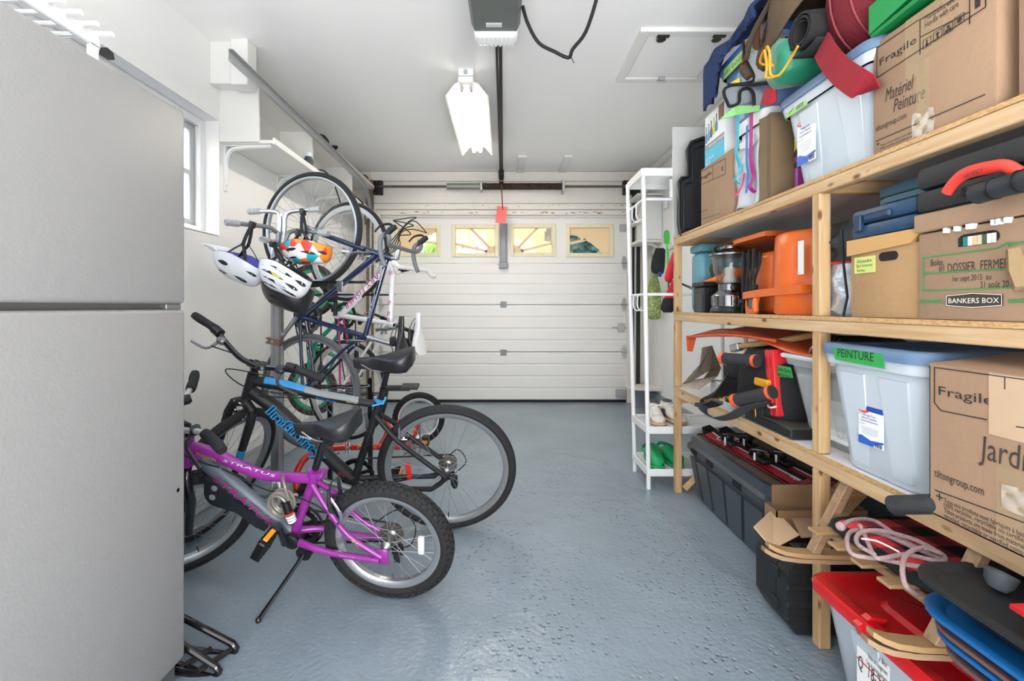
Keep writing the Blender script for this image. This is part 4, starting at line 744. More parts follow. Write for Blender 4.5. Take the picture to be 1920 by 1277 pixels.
q = MB(); c = rw(597, 842, 2.88); c2 = c; q.box(c.x+.02, c.x+.085, c.y-.035, c.y-.005, c.z-.03, c.z+.035, .006); q.build('rear_reflector', mat('D9261C', .15), RT)
q = MB(); kk = rw(787, 784, 3.42); q.tube([kk, kk+V((.015, -.06, -.12)), V((kk.x+.02, kk.y-.1, .005))], .007, 8); q.build('kickstand', STEEL, RT)
# ---- rack with padded arms (helmets hang on it) and the wire loops that carry the hung bicycles
RK = thing('bike_rack', 'freestanding aluminium bicycle rack pole with four grey padded arms', 'rack', (-1.305, 2.62, 0)); py_ = 2.615; xr = -1.305
q = MB(); q.loft([[V((xr+a*.029, py_+b*.024, z)) for a, b in ((-1, -.6), (-.75, -1), (-.3, -1), (-.22, -.8), (.22, -.8), (.3, -1), (.75, -1), (1, -.6), (1, .6), (.75, 1), (-.75, 1), (-1, .6))] for z in (.13, 1.46)]); q.build('pole', ALU, RK, smooth=False)
for sx, sy2 in ((-1, .1), (1, .1), (-.4, -.3), (.5, -.32)): MB().tube([(xr+.012*sx, py_, .2), (xr+.02*sx, py_-.01, .1), (xr+.05*sx, py_+.04*sy2, .035), (xr+.22*sx, py_+sy2, .012)], .0115, 8, sub=4).build('foot', ALU, RK)
arms = [([(xr-.018, py_, 1.34), at(524, 430, 2.615), at(524, 404, 2.615), at(515, 397, 2.615), at(490, 396, 2.615), at(467, 397, 2.615)], ALU), ([(xr+.012, py_, 1.34), at(533, 430, 2.615), at(534, 408, 2.615), at(546, 397, 2.615), at(575, 394, 2.615), at(599, 392, 2.615)], ALU),
        ([(xr-.022, py_-.012, 1.36), at(521, 444, 2.6), at(516, 434, 2.585), at(503, 426, 2.52), at(465, 421, 2.42), at(424, 417, 2.33)], mat('8F9195', .4, .5)), ([(xr-.016, py_-.02, 1.34), at(517, 458, 2.59), at(509, 453, 2.5), at(492, 449, 2.36)], mat('A3A5A8', .4, .5)),
        ([(xr+.018, py_+.0, 1.38), at(538, 443, 2.62), at(547, 434, 2.64), at(560, 432, 2.66), at(590, 435, 2.56), at(615, 438, 2.52)], mat('8F9195', .4, .5))]
for i, (P, m) in enumerate(arms):
    a = MB().tube(P, .0125, 10, sub=5).build('arm', m, RK); e, d = V(P[-1]), (V(P[-1])-V(P[-2])).normalized(); g = MB()
    for k in range(7): g.tube([e-d*(.062-k*.01), e-d*(.056-k*.01)], .018 if k % 2 else .0165, 10)
    g.tube([e-d*.064, e+d*.004], .0155, 10); g.build('rubber_sleeve', mat('A9ABAD', .7), a)
WR = thing('wheel_rack', 'black steel wall rack with wire loops holding the hung bicycles', 'rack', (-1.6, 2.9, .6))
for x, y, z in ((-1.34, 2.68, 1.28), (-1.51, 3.08, 1.22), (-1.1, 2.88, .5), (-.866, 2.95, .66)): B(x-.014, x+.014, y-.014, y+.014, 0, z, .003).build('upright', GLOSS, WR)
for (y, z, x1) in ((2.64, 1.262, -.80), (2.64, .655, -.79), (3.07, 1.2, -.74), (3.07, .53, -.8)):
    MB().tube([(-1.52 if y > 3 else -1.345, y-.03, z), (-1.2, y-.03, z), (x1-.03, y-.03, z), (x1, y-.015, z+.003), (x1, y+.025, z+.003), (x1-.03, y+.04, z), (-1.2, y+.04, z), (-1.52 if y > 3 else -1.345, y+.04, z)], .006, 8, closed=True).build('wire_loop', GLOSS, WR)
# ---- helmets hanging upside down by their straps
def helmet(name, label, c, L, W, H, yaw, pitch, roll, m, liner, visor=None, vents=(), trim=None, strap_to=None, tail=0):
    M = MX.Translation(V(c)) @ rotz(yaw) @ MX.Rotation(math.radians(pitch), 4, 'Y') @ MX.Rotation(math.radians(roll), 4, 'X'); h = thing(name, label, 'helmet', M=M)
    mb = MB(); n = 28; Rn = []
    def pt(a, t): 
        ca, sa = math.cos(a), math.sin(a); k = math.cos(t*math.pi/2)**.55; x = L/2*ca*k*(1+(.1*tail if ca < 0 else 0)); y = W/2*sa*k*(1-.08*abs(ca)); z = -H*math.sin(t*math.pi/2)*(1-.30*ca*math.cos(t*math.pi/2))+.02*ca*(1-t)-.010*(1-t)*math.cos(2*a)+.012*(1-t)*(1-abs(ca))
        return V((x, y, z))
    for t in [0, .1, .22, .36, .5, .64, .78, .9, .985]: Rn.append([pt(2*math.pi*j/n, t) for j in range(n)])
    mb.loft(Rn, False); mb.f.append(tuple(8*n+j for j in range(n))); mb.build('shell', m, h, angle=60)
    b = MB(); Rn = []
    for t in [0, .3, .6, .9]: Rn.append([pt(2*math.pi*j/n, t)*.87+V((0, 0, .004)) for j in range(n)])
    b.loft([[pt(2*math.pi*j/n, 0)*.995+V((0, 0, .002)) for j in range(n)]]+Rn, False); b.f.append(tuple(4*n+j for j in range(n))); b.build('liner', liner, h, angle=60)
    vm = mat('15161A', .6)
    for (a, t, la, lt) in vents:
        v = MB(); P = []
        for k in range(9):
            u = -1+k/4; P.append((u*la, (1-u*u)**.9*lt*(1+.5*u) if abs(u) < 1 else 0))
        poly = P+[(x, -y) for x, y in reversed(P[1:-1])]; ro = []
        for sc, dd in ((1.0, 1.006), (.6, .985)): ro.append([pt(math.radians(a)+x*sc, max(.0, min(.97, t+y*sc)))*dd for x, y in poly])
        v.loft(ro); v.build('vent', vm, h, angle=60)
    if trim: 
        v = MB()
        for (a, t, la, lt) in trim[1]: poly = [(-la, -lt), (la*.6, -lt), (la, lt), (-la*.4, lt)]; v.loft([[pt(math.radians(a)+x, t+y)*1.004 for x, y in poly], [pt(math.radians(a)+x, t+y)*1.012 for x, y in poly]])
        v.build('decal', trim[0], h, smooth=False)
    if visor:
        v = MB(); v.grid(12, 5, lambda u, w: V(pt((u-.5)*1.9, .02))*(1.0)+V((visor[1]*w*(1-.7*(2*u-1)**2), 0, visor[2]*w))); v.build('visor', visor[0], h, solid=.005, angle=60)
    if strap_to is not None:
        inv = M.inverted(); tp = inv @ V(strap_to); s = MB()
        for (x, y) in ((L*.22, W*.4), (-L*.25, W*.38), (L*.22, -W*.4), (-L*.25, -W*.38)):
            mid = V((0, y*.6, 0)).lerp(tp, .45); s.strap([V((x, y, -.01)), V((x*.5, y*.75, 0)).lerp(tp, .25), mid, tp+V((0, 0, 0))], .017, .003, sub=3)
        s.build('strap', mat('1E1F23', .8), h)
        s = MB(); s.box(-.012, .012, -.02, .02, -.03, .005, .004, m=MX.Translation(tp)); s.build('buckle', BLACK, h)
    return h
HW = mat('D9DEE4', .3, coat=.3, name='helmet_white')
helmet('bicycle_helmet', 'white helmet with peak and violet rim hanging leftmost on the rack', at(452, 486, 2.36), .27, .2, .115, 182, -15, -2, HW, mat('5A57B0', .7), visor=(mat('E2E4E6', .35), .07, .02), vents=[(72, .3, .28, .06), (122, .52, .34, .06), (140, .2, .26, .035), (62, .62, .4, .04)], strap_to=at(474, 417, 2.41))
helmet('bicycle_helmet', 'glossy white helmet with yellow vent hanging in front of the pole', at(535, 505, 2.33), .28, .2, .12, 172, -14, 7, mat('E4E8EC', .15, coat=.6), mat('24262A', .8), vents=[(85, .3, .55, .035), (92, .48, .62, .035), (135, .34, .3, .045), (138, .56, .45, .04), (75, .68, .6, .035), (150, .14, .3, .045), (105, .13, .45, .03)], trim=(mat('D8C832', .5), [(97, .3, .18, .03)]), strap_to=at(513, 454, 2.52), tail=1)
helmet('bicycle_helmet', 'colourful red, teal and orange patterned helmet hanging topmost on the rack', at(572, 462, 2.5), .27, .19, .1, 176, 9, 4, patches(['E8E4E0', '2FA7B5', 'D8402F', 'E8892B', 'F0F0EE', '1F8FA3', 'C93A5A', 'E9E6E2'], 22), mat('77757A', .6), vents=[(70, .3, .32, .05), (112, .38, .32, .05), (145, .28, .25, .05), (62, .6, .35, .04)], strap_to=at(567, 394, 2.6), tail=1)
helmet('bicycle_helmet', 'black helmet hanging lowest behind the glossy white helmet', at(541, 532, 2.47), .29, .21, .14, 180, -10, 4, mat('26272B', .35, coat=.3), mat('1B1B1E', .8), vents=[(80, .5, .3, .05), (120, .55, .3, .05), (60, .7, .3, .05)], strap_to=at(560, 433, 2.63))
# ---- floor stand, fridge, rack on the fridge
FS = thing('bicycle_floor_stand', 'black tubular steel floor stand beside the white fridge', 'stand', (-1.0, 1.45, 0))
MB().tube([(-1.3, 1.47, .24), at(352, 1163, 1.475), at(436, 1207, 1.475), at(443, 1216, 1.475), at(441, 1226, 1.475), at(430, 1228, 1.475), (-1.05, 1.475, .012), (-1.3, 1.475, .012)], .0105, 10, sub=1).build('hoop', GLOSS, FS)
for dy in (0, .02): MB().tube([(-1.3, 1.39+dy, .27), at(352, 1216, 1.385+dy), at(405, 1250, 1.385+dy), at(411, 1259, 1.385+dy), at(407, 1268, 1.385+dy), at(396, 1271, 1.385+dy), (-1.0, 1.385+dy, .012), (-1.3, 1.385+dy, .012)], .0105, 10).build('hoop', GLOSS, FS)
for x in (-1.0, -.93): MB().cyl((x, 1.385, .012), (x+.05, 1.475, .012), .008, 8).build('cross_bar', DKMET, FS)
FRM = mat('939393', .42, bump=.12, bs=160, name='fridge_shaded_white'); FG = thing('fridge', 'large white two-door fridge freezer at the left edge', 'fridge', (-1.25, .95, 0))  # white fridge: the shade on it is put into this even grey
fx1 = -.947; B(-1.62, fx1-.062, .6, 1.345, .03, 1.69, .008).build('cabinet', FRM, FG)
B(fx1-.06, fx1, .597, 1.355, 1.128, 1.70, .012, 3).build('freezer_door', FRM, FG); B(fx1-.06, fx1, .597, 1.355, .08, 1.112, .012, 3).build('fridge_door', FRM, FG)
B(fx1-.068, fx1-.03, .61, 1.35, 1.1, 1.14).build('door_gasket', mat('6B6B6B', .7), FG, smooth=False); B(fx1-.06, fx1-.02, .61, 1.34, .01, .075, .004).build('kick_plate', mat('55575A', .6), FG)
q = MB(); q.box(fx1-.05, fx1-.01, 1.29, 1.35, 1.112, 1.128, .002); q.build('hinge', mat('8C8D8F', .4, .6), FG); p = onx(334, 919, fx1); MB().lathe([(.006, 0), (.006, .003), (.004, .005)], 10, fm(p, (0, -1, 0), (0, 0, 1))).build('door_plug', mat('C9C9C9', .5), FG)
for y in (.66, 1.29): MB().cyl((-1.1, y, 0), (-1.1, y, .035), .02, 10).build('foot', BLACK, FG); 
TR = thing('slatted_rack', 'white slatted plastic rack standing on top of the fridge', 'rack', (-1.15, 1.1, 1.7)); xr0 = -1.13
B(xr0-.006, xr0+.006, .8, 1.27, 1.835, 1.875, .003).build('side_rail', WMET, TR); B(xr0-.21, xr0-.198, .8, 1.27, 1.835, 1.875, .003).build('side_rail', WMET, TR)
for k in range(9): y = 1.262-.047*k; MB().cyl((xr0-.205, y, 1.875), (xr0+.045, y, 1.875), .0075, 8).build('slat', WMET, TR)
for x, y in ((xr0, 1.25), (xr0-.204, 1.25), (xr0, .85), (xr0-.204, .85)): B(x-.006, x+.006, y-.012, y+.012, 1.69, 1.84).build('leg', WMET, TR)
MB().prism([(0, 0), (.03, 0), (.025, .018), (.005, .022)], -.01, .01, fm((xr0, 1.28, 1.83), (0, 1, 0), (0, 0, 1))).build('end_clip', BLACK, TR)
# ---------------------------------------------------------------- shelving unit on the right
SU = thing('shelving_unit', 'long wooden shelving unit of lumber posts and white boards on the right wall', 'shelf', (1.36, 1.5, 0)); SX = 1.03; SY0, SY1 = .2, 2.77
LV = [(.583, .624, .6385), (1.036, 1.075, 1.0885), (1.491, 1.531, 1.543)]
for z0, z1, z2 in LV:
    B(SX, SX+.038, SY0, SY1, z0, z1-.0005, .003).build('front_beam', LUM, SU)
    B(SX+.002, 1.69, SY0, SY1, z1, z2-.001).build('board', MEL, SU, smooth=False); B(SX, SX+.004, SY0, SY1, z1, z2, .0008).build('board_edge', OSB, SU)
    B(1.65, 1.688, SY0, SY1, z0, z1-.0005, .003).build('rear_beam', LUM, SU)
    for y in (.22, 1.48, 2.73): B(SX+.038, 1.65, y, y+.038, z0, z1-.0005, .003).build('cross_beam', LUMX, SU)
def post(y, z0, z1): B(SX, SX+.038, y, y+.038, z0, z1, .003).build('post', LUMZ, SU)
for y in (1.485, 2.73):
    post(y, 0, LV[0][0]); post(y, LV[0][2], LV[1][0]); post(y, LV[1][2], LV[2][0])
    for z0, z1 in ((0, .583), (.6385, 1.036), (1.0885, 1.491)): B(1.65, 1.688, y, y+.038, z0, z1, .003).build('rear_post', LUMZ, SU)
B(SX, 1.69, 2.772, 2.79, 1.49, 2.215, .001).build('end_board', mat('C9CACA', .6), SU)
q = MB(); q.prism([(0, 0), (.16, .16), (.16, .2), (.1, .2), (0, .1)], -.019, .019, fm((SX+.04, 1.505, .385), (1, 0, 0), (0, 0, 1))); q.build('corner_brace', LUMX, SU)
B(SX+.04, 1.68, 2.735, 2.765, .54, .58, .003).build('brace', LUMX, SU); q = MB(); q.tube([(1.09, 2.74, .02), (1.24, 2.74, .17)], .024, 4); q.build('brace', LUMX, SU, smooth=False)
for i in range(4): MB().cyl((SX+.02, 2.7705, 2.15-.05*i), (SX+.02, 2.7715, 2.15-.05*i), .004, 6)
# ---- makers of boxes and bins
def carton(name, label, x0, x1, y0, y1, z0, z1, m=CARD, group=None, flaps=False, tape=False, rot=0):
    o = thing(name, label, 'box', ((x0+x1)/2, (y0+y1)/2, z0), group=group)
    b = MB(); t = .004
    if flaps:
        b.box(x0, x1, y0, y1, z0, z0+t); b.box(x0, x0+t, y0, y1, z0, z1, .001); b.box(x1-t, x1, y0, y1, z0, z1, .001); b.box(x0, x1, y0, y0+t, z0, z1, .001); b.box(x0, x1, y1-t, y1, z0, z1, .001)
    else: b.box(x0, x1, y0, y1, z0, z1, .004, 2)
    b.build('body', m, o); return o
def part(mb, n, m, o, **k): return mb.build(n, m, o, **k)
TAPEM = mat('C7B08C', .2, alpha=.3, name='clear_tape')
def tape(o, X, y, z0, z1, w=.05): part(B(X-.001, X-.0003, y-w/2, y+w/2, z0, z1), 'tape', TAPEM, o, smooth=False)
def lines(o, segs, X, m=INK, w=.0022, name='printed_line'):
    q = MB()
    for a, b in segs:
        p, r = onx(*a, X), onx(*b, X); q.strap([p, r], w, .0006, up=(1, 0, 0))
    return q.build(name, m, o, smooth=False, kind='stuff')
def write(o, rows, X, m=INK, name='lettering'):
    for t, a, pxr, *r in rows:
        q = MB(); ftext(q, t, a, pxr, X, *(r[:1]), **(r[1] if len(r) > 1 else {})); q.build(name, m, o, smooth=False)
def tote(name, label, x0, x1, y0, y1, z0, z1, m, lidm, lid=True, taper=.045, group=None, lidover=.018, rimh=.05):
    o = thing(name, label, 'bin', ((x0+x1)/2, (y0+y1)/2, z0), group=group)
    def rr(x0, x1, y0, y1, z, r=.045, k=5, dent=0):
        P = []
        for cx, cy, a0 in ((x1-r, y1-r, 0), (x0+r, y1-r, 90), (x0+r, y0+r, 180), (x1-r, y0+r, 270)):
            for j in range(k+1): a = math.radians(a0+90*j/k); P.append(V((cx+r*math.cos(a), cy+r*math.sin(a), z)))
        return P
    h = z1-z0; R = []
    for t, over in ((0, 0), (.02, -.004), (1-rimh/h, 0), (1-rimh/h, -.012), (1, -.014)):
        ins = taper*(1-t)+over; R.append(rr(x0+ins, x1-ins, y0+ins, y1-ins, z0+h*t, r=.05))
    b = MB(); b.loft(R, False); b.f.append(tuple(range(len(R[0])))); ib = [[p+((V(((x0+x1)/2, (y0+y1)/2, p.z))-p).normalized()*.004) for p in r] for r in R]
    n = len(b.v); b.loft(list(reversed(ib)), False); b.build('body', m, o, angle=50)
    rb = MB()                                                             # raised ribs on the aisle face and ends
    for s in (.27, .68):
        yy = y0+(y1-y0)*s; rb.loft([[V((x0+taper*(1-t)-.004, yy-w, z0+h*t)), V((x0+taper*(1-t)-.004, yy+w, z0+h*t)), V((x0+taper*(1-t)+.01, yy+w+.006, z0+h*t)), V((x0+taper*(1-t)+.01, yy-w-.006, z0+h*t))] for t, w in ((.06, .03), (.8, .045))])
    part(rb, 'rib', m, o)
    if lid:
        a = lidover; L = MB(); L.loft([rr(x0-a, x1+a, y0-a, y1+a, z1-.022, .06), rr(x0-a, x1+a, y0-a, y1+a, z1+.004, .06), rr(x0-a+.006, x1+a-.006, y0-a+.006, y1+a-.006, z1+.01, .055), rr(x0+.02, x1-.02, y0+.02, y1-.02, z1+.01, .05), rr(x0+.03, x1-.03, y0+.03, y1-.03, z1-.004, .05)]); L.build('lid', lidm, o, angle=50)
    return o
def fragile(o, X, pts, words):
    pass
LIDB = mat('5C7696', .45, name='blue_lid'); TOTEG = mat('C3CDD6', .4, name='grey_blue_tote')
def totelabel(o, X, q0, q1, small=False):                                 # q0 = top-left pixel, q1 = bottom-right pixel
    a, b = onx(*q0, X), onx(*q1, X); y0, y1 = b.y, a.y; zt = a.z; zb = onx(q0[0], q1[1], X).z; 
    zt2, zb2 = zt, b.z; zb = zb2 if zb2 < zt else zb
    B(X-.0015, X-.0005, y0, y1, zb, zt).build('paper_label', mat('ECEEF0', .5), o, smooth=False); h = zt-zb; w = y1-y0
    B(X-.0022, X-.0012, y0, y1, zt-h*.13, zt).build('label_band', mat('2449A8', .5), o, smooth=False); q = MB(); mm = aisle(y1, zb, X-.002)
    q.prism([(0, 0), (w*.62, 0), (w*.62, h*.05), (w, h*.14), (w, h*.19), (w*.5, h*.14), (w*.12, h*.22), (0, h*.2)], -.0002, .0004, mm); q.build('label_wave', mat('2C5FBF', .5), o, smooth=False)
    q = MB(); q.prism([(w*.03+w*.2*(1+math.cos(t)), h*.87+h*.055*math.sin(t)) for t in [2*math.pi*k/18 for k in range(18)]], .0006, .001, mm); q.build('label_oval', mat('D2333A', .5), o, smooth=False)
    q = MB(); q.text('BMC', h*.07, mm @ T(w*.1, h*.85, .0013), width=w*.24); q.build('lettering', mat('F2F2F2', .5), o, smooth=False)
    q = MB()
    for i, t in enumerate(('Storage Tote', 'Boîte de rangement', 'Caja para almacenamiento')): q.text(t, h*.075, mm @ T(w*(.2-.05*i), h*(.74-.075*i), .0008), width=w*(.5+.1*i))
    q.text('18 G / 68 L', h*.04, mm @ T(w*.05, h*.51, .0008)); q.build('lettering', mat('23408F', .5), o, smooth=False)
    q = MB(); z0_, w0 = h*.26, w*.2
    q.prism([(w*.2, h*.27), (w*.75, h*.27), (w*.82, h*.46), (w*.12, h*.46)], .0002, .0006, mm); q.build('bin_drawing', mat('D3D9DE', .5), o, smooth=False)
    q = MB()
    for k in range(9): q.prism([(w*(.68+.033*k), h*.02), (w*(.68+.033*k+.008+.012*(k % 3 == 0)), h*.02), (w*(.68+.033*k+.008+.012*(k % 3 == 0)), h*.11), (w*(.68+.033*k), h*.11)], .0005, .0009, mm)
    q.build('barcode', INK, o, smooth=False)
# ================= top shelf
Z = 1.5435
# small fragile carton
X = 1.045; C1 = carton('cardboard_box', 'small brown cardboard box marked fragile beside the black tub lid on the top shelf', X, 1.42, 2.085, 2.415, Z, 1.845)
write(C1, [('Fragile', (1315, 338), 1333), ('TILTON', (1314, 400), 1326, .012)], X-.001); lines(C1, [((1314, 322), (1360, 297)), ((1314, 347), (1360, 326)), ((1314, 322), (1314, 347)), ((1336, 310), (1336, 337)), ((1360, 297), (1360, 326)), ((1314, 412), (1350, 400))], X-.001, w=.002)
tape(C1, X, onx(1345, 380, X).y, 1.56, 1.7, .045); write(C1, [('Rideau', (1322, 362), 1345, .02, dict(shear=.3))], X-.001, mat('A98A6B', .8)); write(C1, [('t', (1352, 322), 1357, .04)], X-.001)
# cleaning kit box standing on it
X = 1.062; K1 = thing('product_box', 'white and turquoise printed product box standing on the small fragile cardboard box', 'box', (1.12, 2.28, 1.845)); B(X, 1.2, 2.192, 2.405, 1.846, 2.115, .002).build('body', mat('EEF0F1', .5), K1)
B(X-.001, X, 2.193, 2.404, 1.847, 1.935).build('turquoise_band', mat('2FB4D4', .5), K1, smooth=False); B(X-.0013, X-.0003, 2.193, 2.404, 1.935, 1.965).build('grey_band', mat('7C8A92', .5), K1, smooth=False); B(X-.0014, X-.0002, 2.195, 2.25, 2.04, 2.113).build('photo_panel', mat('7A5640', .6, var=.3, vs=30), K1, smooth=False)
for i in range(5):
    y = 2.385-.028*i; q = MB(); q.lathe([(.011, 0), (.012, .035), (.004, .05), (.004, .085), (.0, .086)], 8, T(X-.002, y, 1.975+.006*i) @ MX.Scale(.12, 4, (1, 0, 0))); q.build('bottle_print', mat(['3F7FA8', '3C9DB4', '2F3C42', 'C8CE3A', '2E6F9A'][i], .5), K1)
q = MB(); q.text('Nettoyage complet', .018, aisle(2.36, 1.943, X-.0018), width=.17); q.text('12 PIECES', .016, aisle(2.39, 1.88, X-.0018), width=.09); q.text('KIT', .016, aisle(2.39, 1.86, X-.0018), width=.05); q.build('lettering', mat('F4F6F7', .5), K1, smooth=False)
# black tub lid on edge
def pz(px, py, y): p = at(px, py, y); return (p.x, p.z)
LB = thing('tub_lid', 'black plastic tub lid standing on edge against the end board of the top shelf', 'lid', (1.1, 2.63, Z))
ol = [(1.02, Z), (1.012, 1.6), (1.012, 1.845), (1.03, 1.868), (1.062, 1.875), (1.062, 2.03), (1.085, 2.075), (1.15, 2.1), (1.36, 2.1), (1.36, Z)]
q = MB(); q.prism(ol, -.006, .006, fm((0, 2.66, 0), (1, 0, 0), (0, 0, 1))); q.build('panel', mat('23272B', .4), LB)
MB().tube([(p[0]+.006, 2.648, p[1]) for p in ol], .012, 8, closed=True).build('rim', BLACK, LB); MB().tube([(p[0]+(.035 if p[0] < 1.2 else -.03), 2.65, p[1]+(.03 if p[1] < 1.6 else -.03)) for p in ol], .006, 8, closed=True).build('inner_ridge', BLACK, LB)
# white bin with open sack, ribbons
WBN = tote('plastic_bin', 'white plastic bin behind the turquoise and magenta ribbons on the top shelf', 1.06, 1.4, 1.855, 2.075, Z, 1.93, mat('E6E8EA', .3), WMET, lid=True, taper=.02, lidover=.008); B(1.064, 1.068, 1.92, 1.985, 1.73, 1.8).build('sticker', mat('B9D98E', .6), WBN, smooth=False)
SK = MB(); SK.grid(12, 12, lambda u, v: V((1.047+.012*math.sin(u*9+v*3)*v-.006*math.sin(v*6), 2.06-.2*u, Z+.002+.26*(1-v)+.01*math.sin(u*7)))); tag(SK.build('plastic_sack', mat('D8DEE4', .25, alpha=.8), None, solid=.002), 'crumpled white plastic sack hanging in front of the white bin', 'bag')
PBG = MB(); PBG.loft([[V((x, y+a*math.sin(z*30+x*9), z)) for x, y in ((1.03, 1.835), (1.04, 1.80), (1.035, 1.765), (1.3, 1.765), (1.3, 1.835))] for z, a in ((Z, .0), (1.65, .004), (1.78, .003), (1.875, .005))]); tag(PBG.build('paper_bag', mat('6E5B42', .75, var=.1, vs=20), None, smooth=False), 'brown folded paper bag left of the grey blue tote', 'bag')
q = MB(); q.box(1.12, 1.3, 1.742, 1.76, Z, 1.80, .004); bk = tag(q.build('snack_box', patches(['1D1C1E', '1D1C1E', '9A3E8F', '26262A', 'C9D04A'], 25, .4), None), 'thin black and purple box squeezed beside the grey blue tote', 'box')
# grey blue tote
T1 = tote('storage_tote', 'grey blue storage tote with lime tape on the rim on the top shelf', 1.035, 1.52, 1.265, 1.70, Z, 1.865, TOTEG, LIDB, group='grey storage totes with blue lids'); X = 1.035
totelabel(T1, 1.05, (1496, 226), (1530, 297))
a, b = 1.66, 1.545; B(1.0285, 1.0305, b, a, 1.805, 1.85).build('tape_label', LIMET, T1, smooth=False); q = MB(); q.tube([(1.028, a-.02, 1.815), (1.028, a-.05, 1.832), (1.028, a-.09, 1.838)], .0012, 5); q.text('ete', .03, aisle(a-.06, 1.812, 1.028), shear=.3); q.build('lettering', mat('40603A', .7), T1, smooth=False)
# second tote behind, higher up
T2 = tote('storage_tote', 'blue storage tote with lime tape raised behind the kite under the dark blue towel', 1.03, 1.5, 1.80, 2.17, 1.943, 2.235, mat('6E8FC0', .35), mat('2C57A0', .4), group='grey storage totes with blue lids')
B(1.013, 1.015, 1.86, 2.1, 2.165, 2.212).build('tape_label', LIMET, T2, smooth=False); q = MB(); q.text('ski bottes', .035, aisle(2.09, 2.176, 1.012), width=.2); q.build('lettering', mat('4C7A45', .7), T2, smooth=False)
def cloth(name, label, fn, m, nu=24, nv=16, solid=.008, cat='clothing'): return tag(MB().grid(nu, nv, fn).build(name, m, None, solid=solid, angle=80), label, cat)
DEN = mat('1F3560', .95, var=.25, vs=60, bump=.5, bs=120, name='dark_blue_towel')
def towel(u, v):
    y = 2.235-.42*u; s = v*.75
    if s < .2: x, z = .985-.006*math.sin(u*20), 2.08+s*1.05*(1)
    else: t = s-.2; x, z = .985+t*.8, 2.29+.16*math.sin(min(1, t/.3)*1.57)+.02*math.sin(u*8+t*20)
    if s < .2 and u > .22+.35*(s/.2): z = 2.262+.03*(u-.2); x = 1.0
    return V((x, y, z+.012*math.sin(u*17+v*11)))
cloth('towel', 'dark blue towel draped over the raised blue tote', towel, DEN, 26, 22, .014, 'towel')
JK = thing('jacket', 'brown olive jacket lying folded on top of the totes', 'clothing', (1.2, 1.75, 2.1)); JM = mat('5F4E3A', .9, var=.28, vs=14, bump=.4, bs=30, name='brown_jacket')
def jack(u, v):
    y = 1.93-.62*u; a = v*3.6; r = .12+.02*math.sin(u*6)+.012*math.sin(v*19+u*5); dz = .36*u*u*.55
    return V((1.13-r*math.cos(a-.55)*.95+.03*math.sin(u*9), y+.02*math.sin(v*9), 2.15+dz+r*1.15*math.sin(a-.55)+.008*math.sin(u*23+v*17)))
MB().grid(30, 24, jack).build('body', JM, JK, solid=.006, angle=80)
MB().grid(14, 10, lambda u, v: V((1.005+.05*v*math.sin(u*3), 1.90-.14*u+.04*v, 2.2-.08*v+.05*u+.01*math.sin(u*12+v*9)))).build('sleeve', mat('6B4A38', .9, var=.2, vs=16), JK, solid=.012, angle=80)
q = MB(); q.tube([(.99, 1.86, 2.13), (.985, 1.80, 2.2), (1.0, 1.70, 2.27), (1.0, 1.55, 2.36), (1.03, 1.40, 2.5)], .01, 7, sub=5); q.build('hem', mat('4A3D2F', .9), JK)
RM = thing('rolled_mat', 'black rubber mat rolled up with its spiral end facing the aisle', 'mat', (1.2, 1.52, 2.02))
c = V((.985, 1.515, 2.035)); ax = V((1, -.12, .05)).normalized(); sp = []
for i in range(60): t = i/59; a = t*2*math.pi*2.4+1.2; r = .03+.028*t; sp.append((r*math.cos(a), r*math.sin(a)))
mm = fm(c, (0, -1, 0), (0, 0, 1)); q = MB()
q.loft([[c+V((0, 0, 0))+V((0, -p[0]*k, p[1]*k))+V((d, -.12*d, .05*d)) for d, k in ((0, 1), (.55, 1), (.55, 1.14), (0, 1.14))] for p in sp]); q.build('roll', mat('1F2022', .85, bump=.3, bs=40), RM)
q = MB(); q.grid(8, 6, lambda u, v: V((.99+.4*u, 1.56-.12*v-.045*u, 1.972-.012*math.sin(v*3.1)))); q.build('loose_end', mat('232427', .85), RM, solid=.006)
GS = thing('stuff_sack', 'green nylon stuff sack with yellow drawcord on the grey blue tote', 'bag', (1.1, 1.68, 1.95)); c = V((.95, 1.66, 2.0)); ax = V((1, -.2, .02)).normalized(); Rn = []
fr_ = frames([c, c+ax], False)[0]
for k in range(14):
    t = k/13; r = .082*min(1, .38+t*4.5)*(1 if t < .85 else math.sqrt(max(.03, 1-((t-.85)/.15)**2))); x = .0 if k else .022
    Rn.append([c+ax*(t*.3+x)+(fr_[0]*math.cos(a)+fr_[1]*math.sin(a))*r*(1+.05*math.sin(a*9)*(1-t)**2+.03*math.sin(a*5+k)) for a in [2*math.pi*j/36 for j in range(36)]])
MB().loft(Rn).build('sack', mat('0F7A5C', .5, bump=.35, bs=25, sheen=.3, name='green_nylon'), GS, angle=70)
c = c+V((.0, -.035, -.02)); q = MB(); q.tube([c+V((.012, 0, 0)), c+V((-.03, -.02, .02)), c+V((-.045, -.06, .035)), c+V((-.05, -.085, -.01)), c+V((-.045, -.08, -.07)), c+V((-.03, -.105, -.085)), c+V((-.02, -.15, -.055)), c+V((-.03, -.2, -.045))], .004, 7, sub=6); q.tube([c+V((.012, 0, 0)), c+V((-.04, -.01, .005)), c+V((-.055, -.06, .02)), c+V((-.055, -.075, -.04)), c+V((-.05, -.065, -.075)), c+V((-.035, -.11, -.09))], .004, 7, sub=6); q.build('drawcord', mat('E79A22', .7), GS)
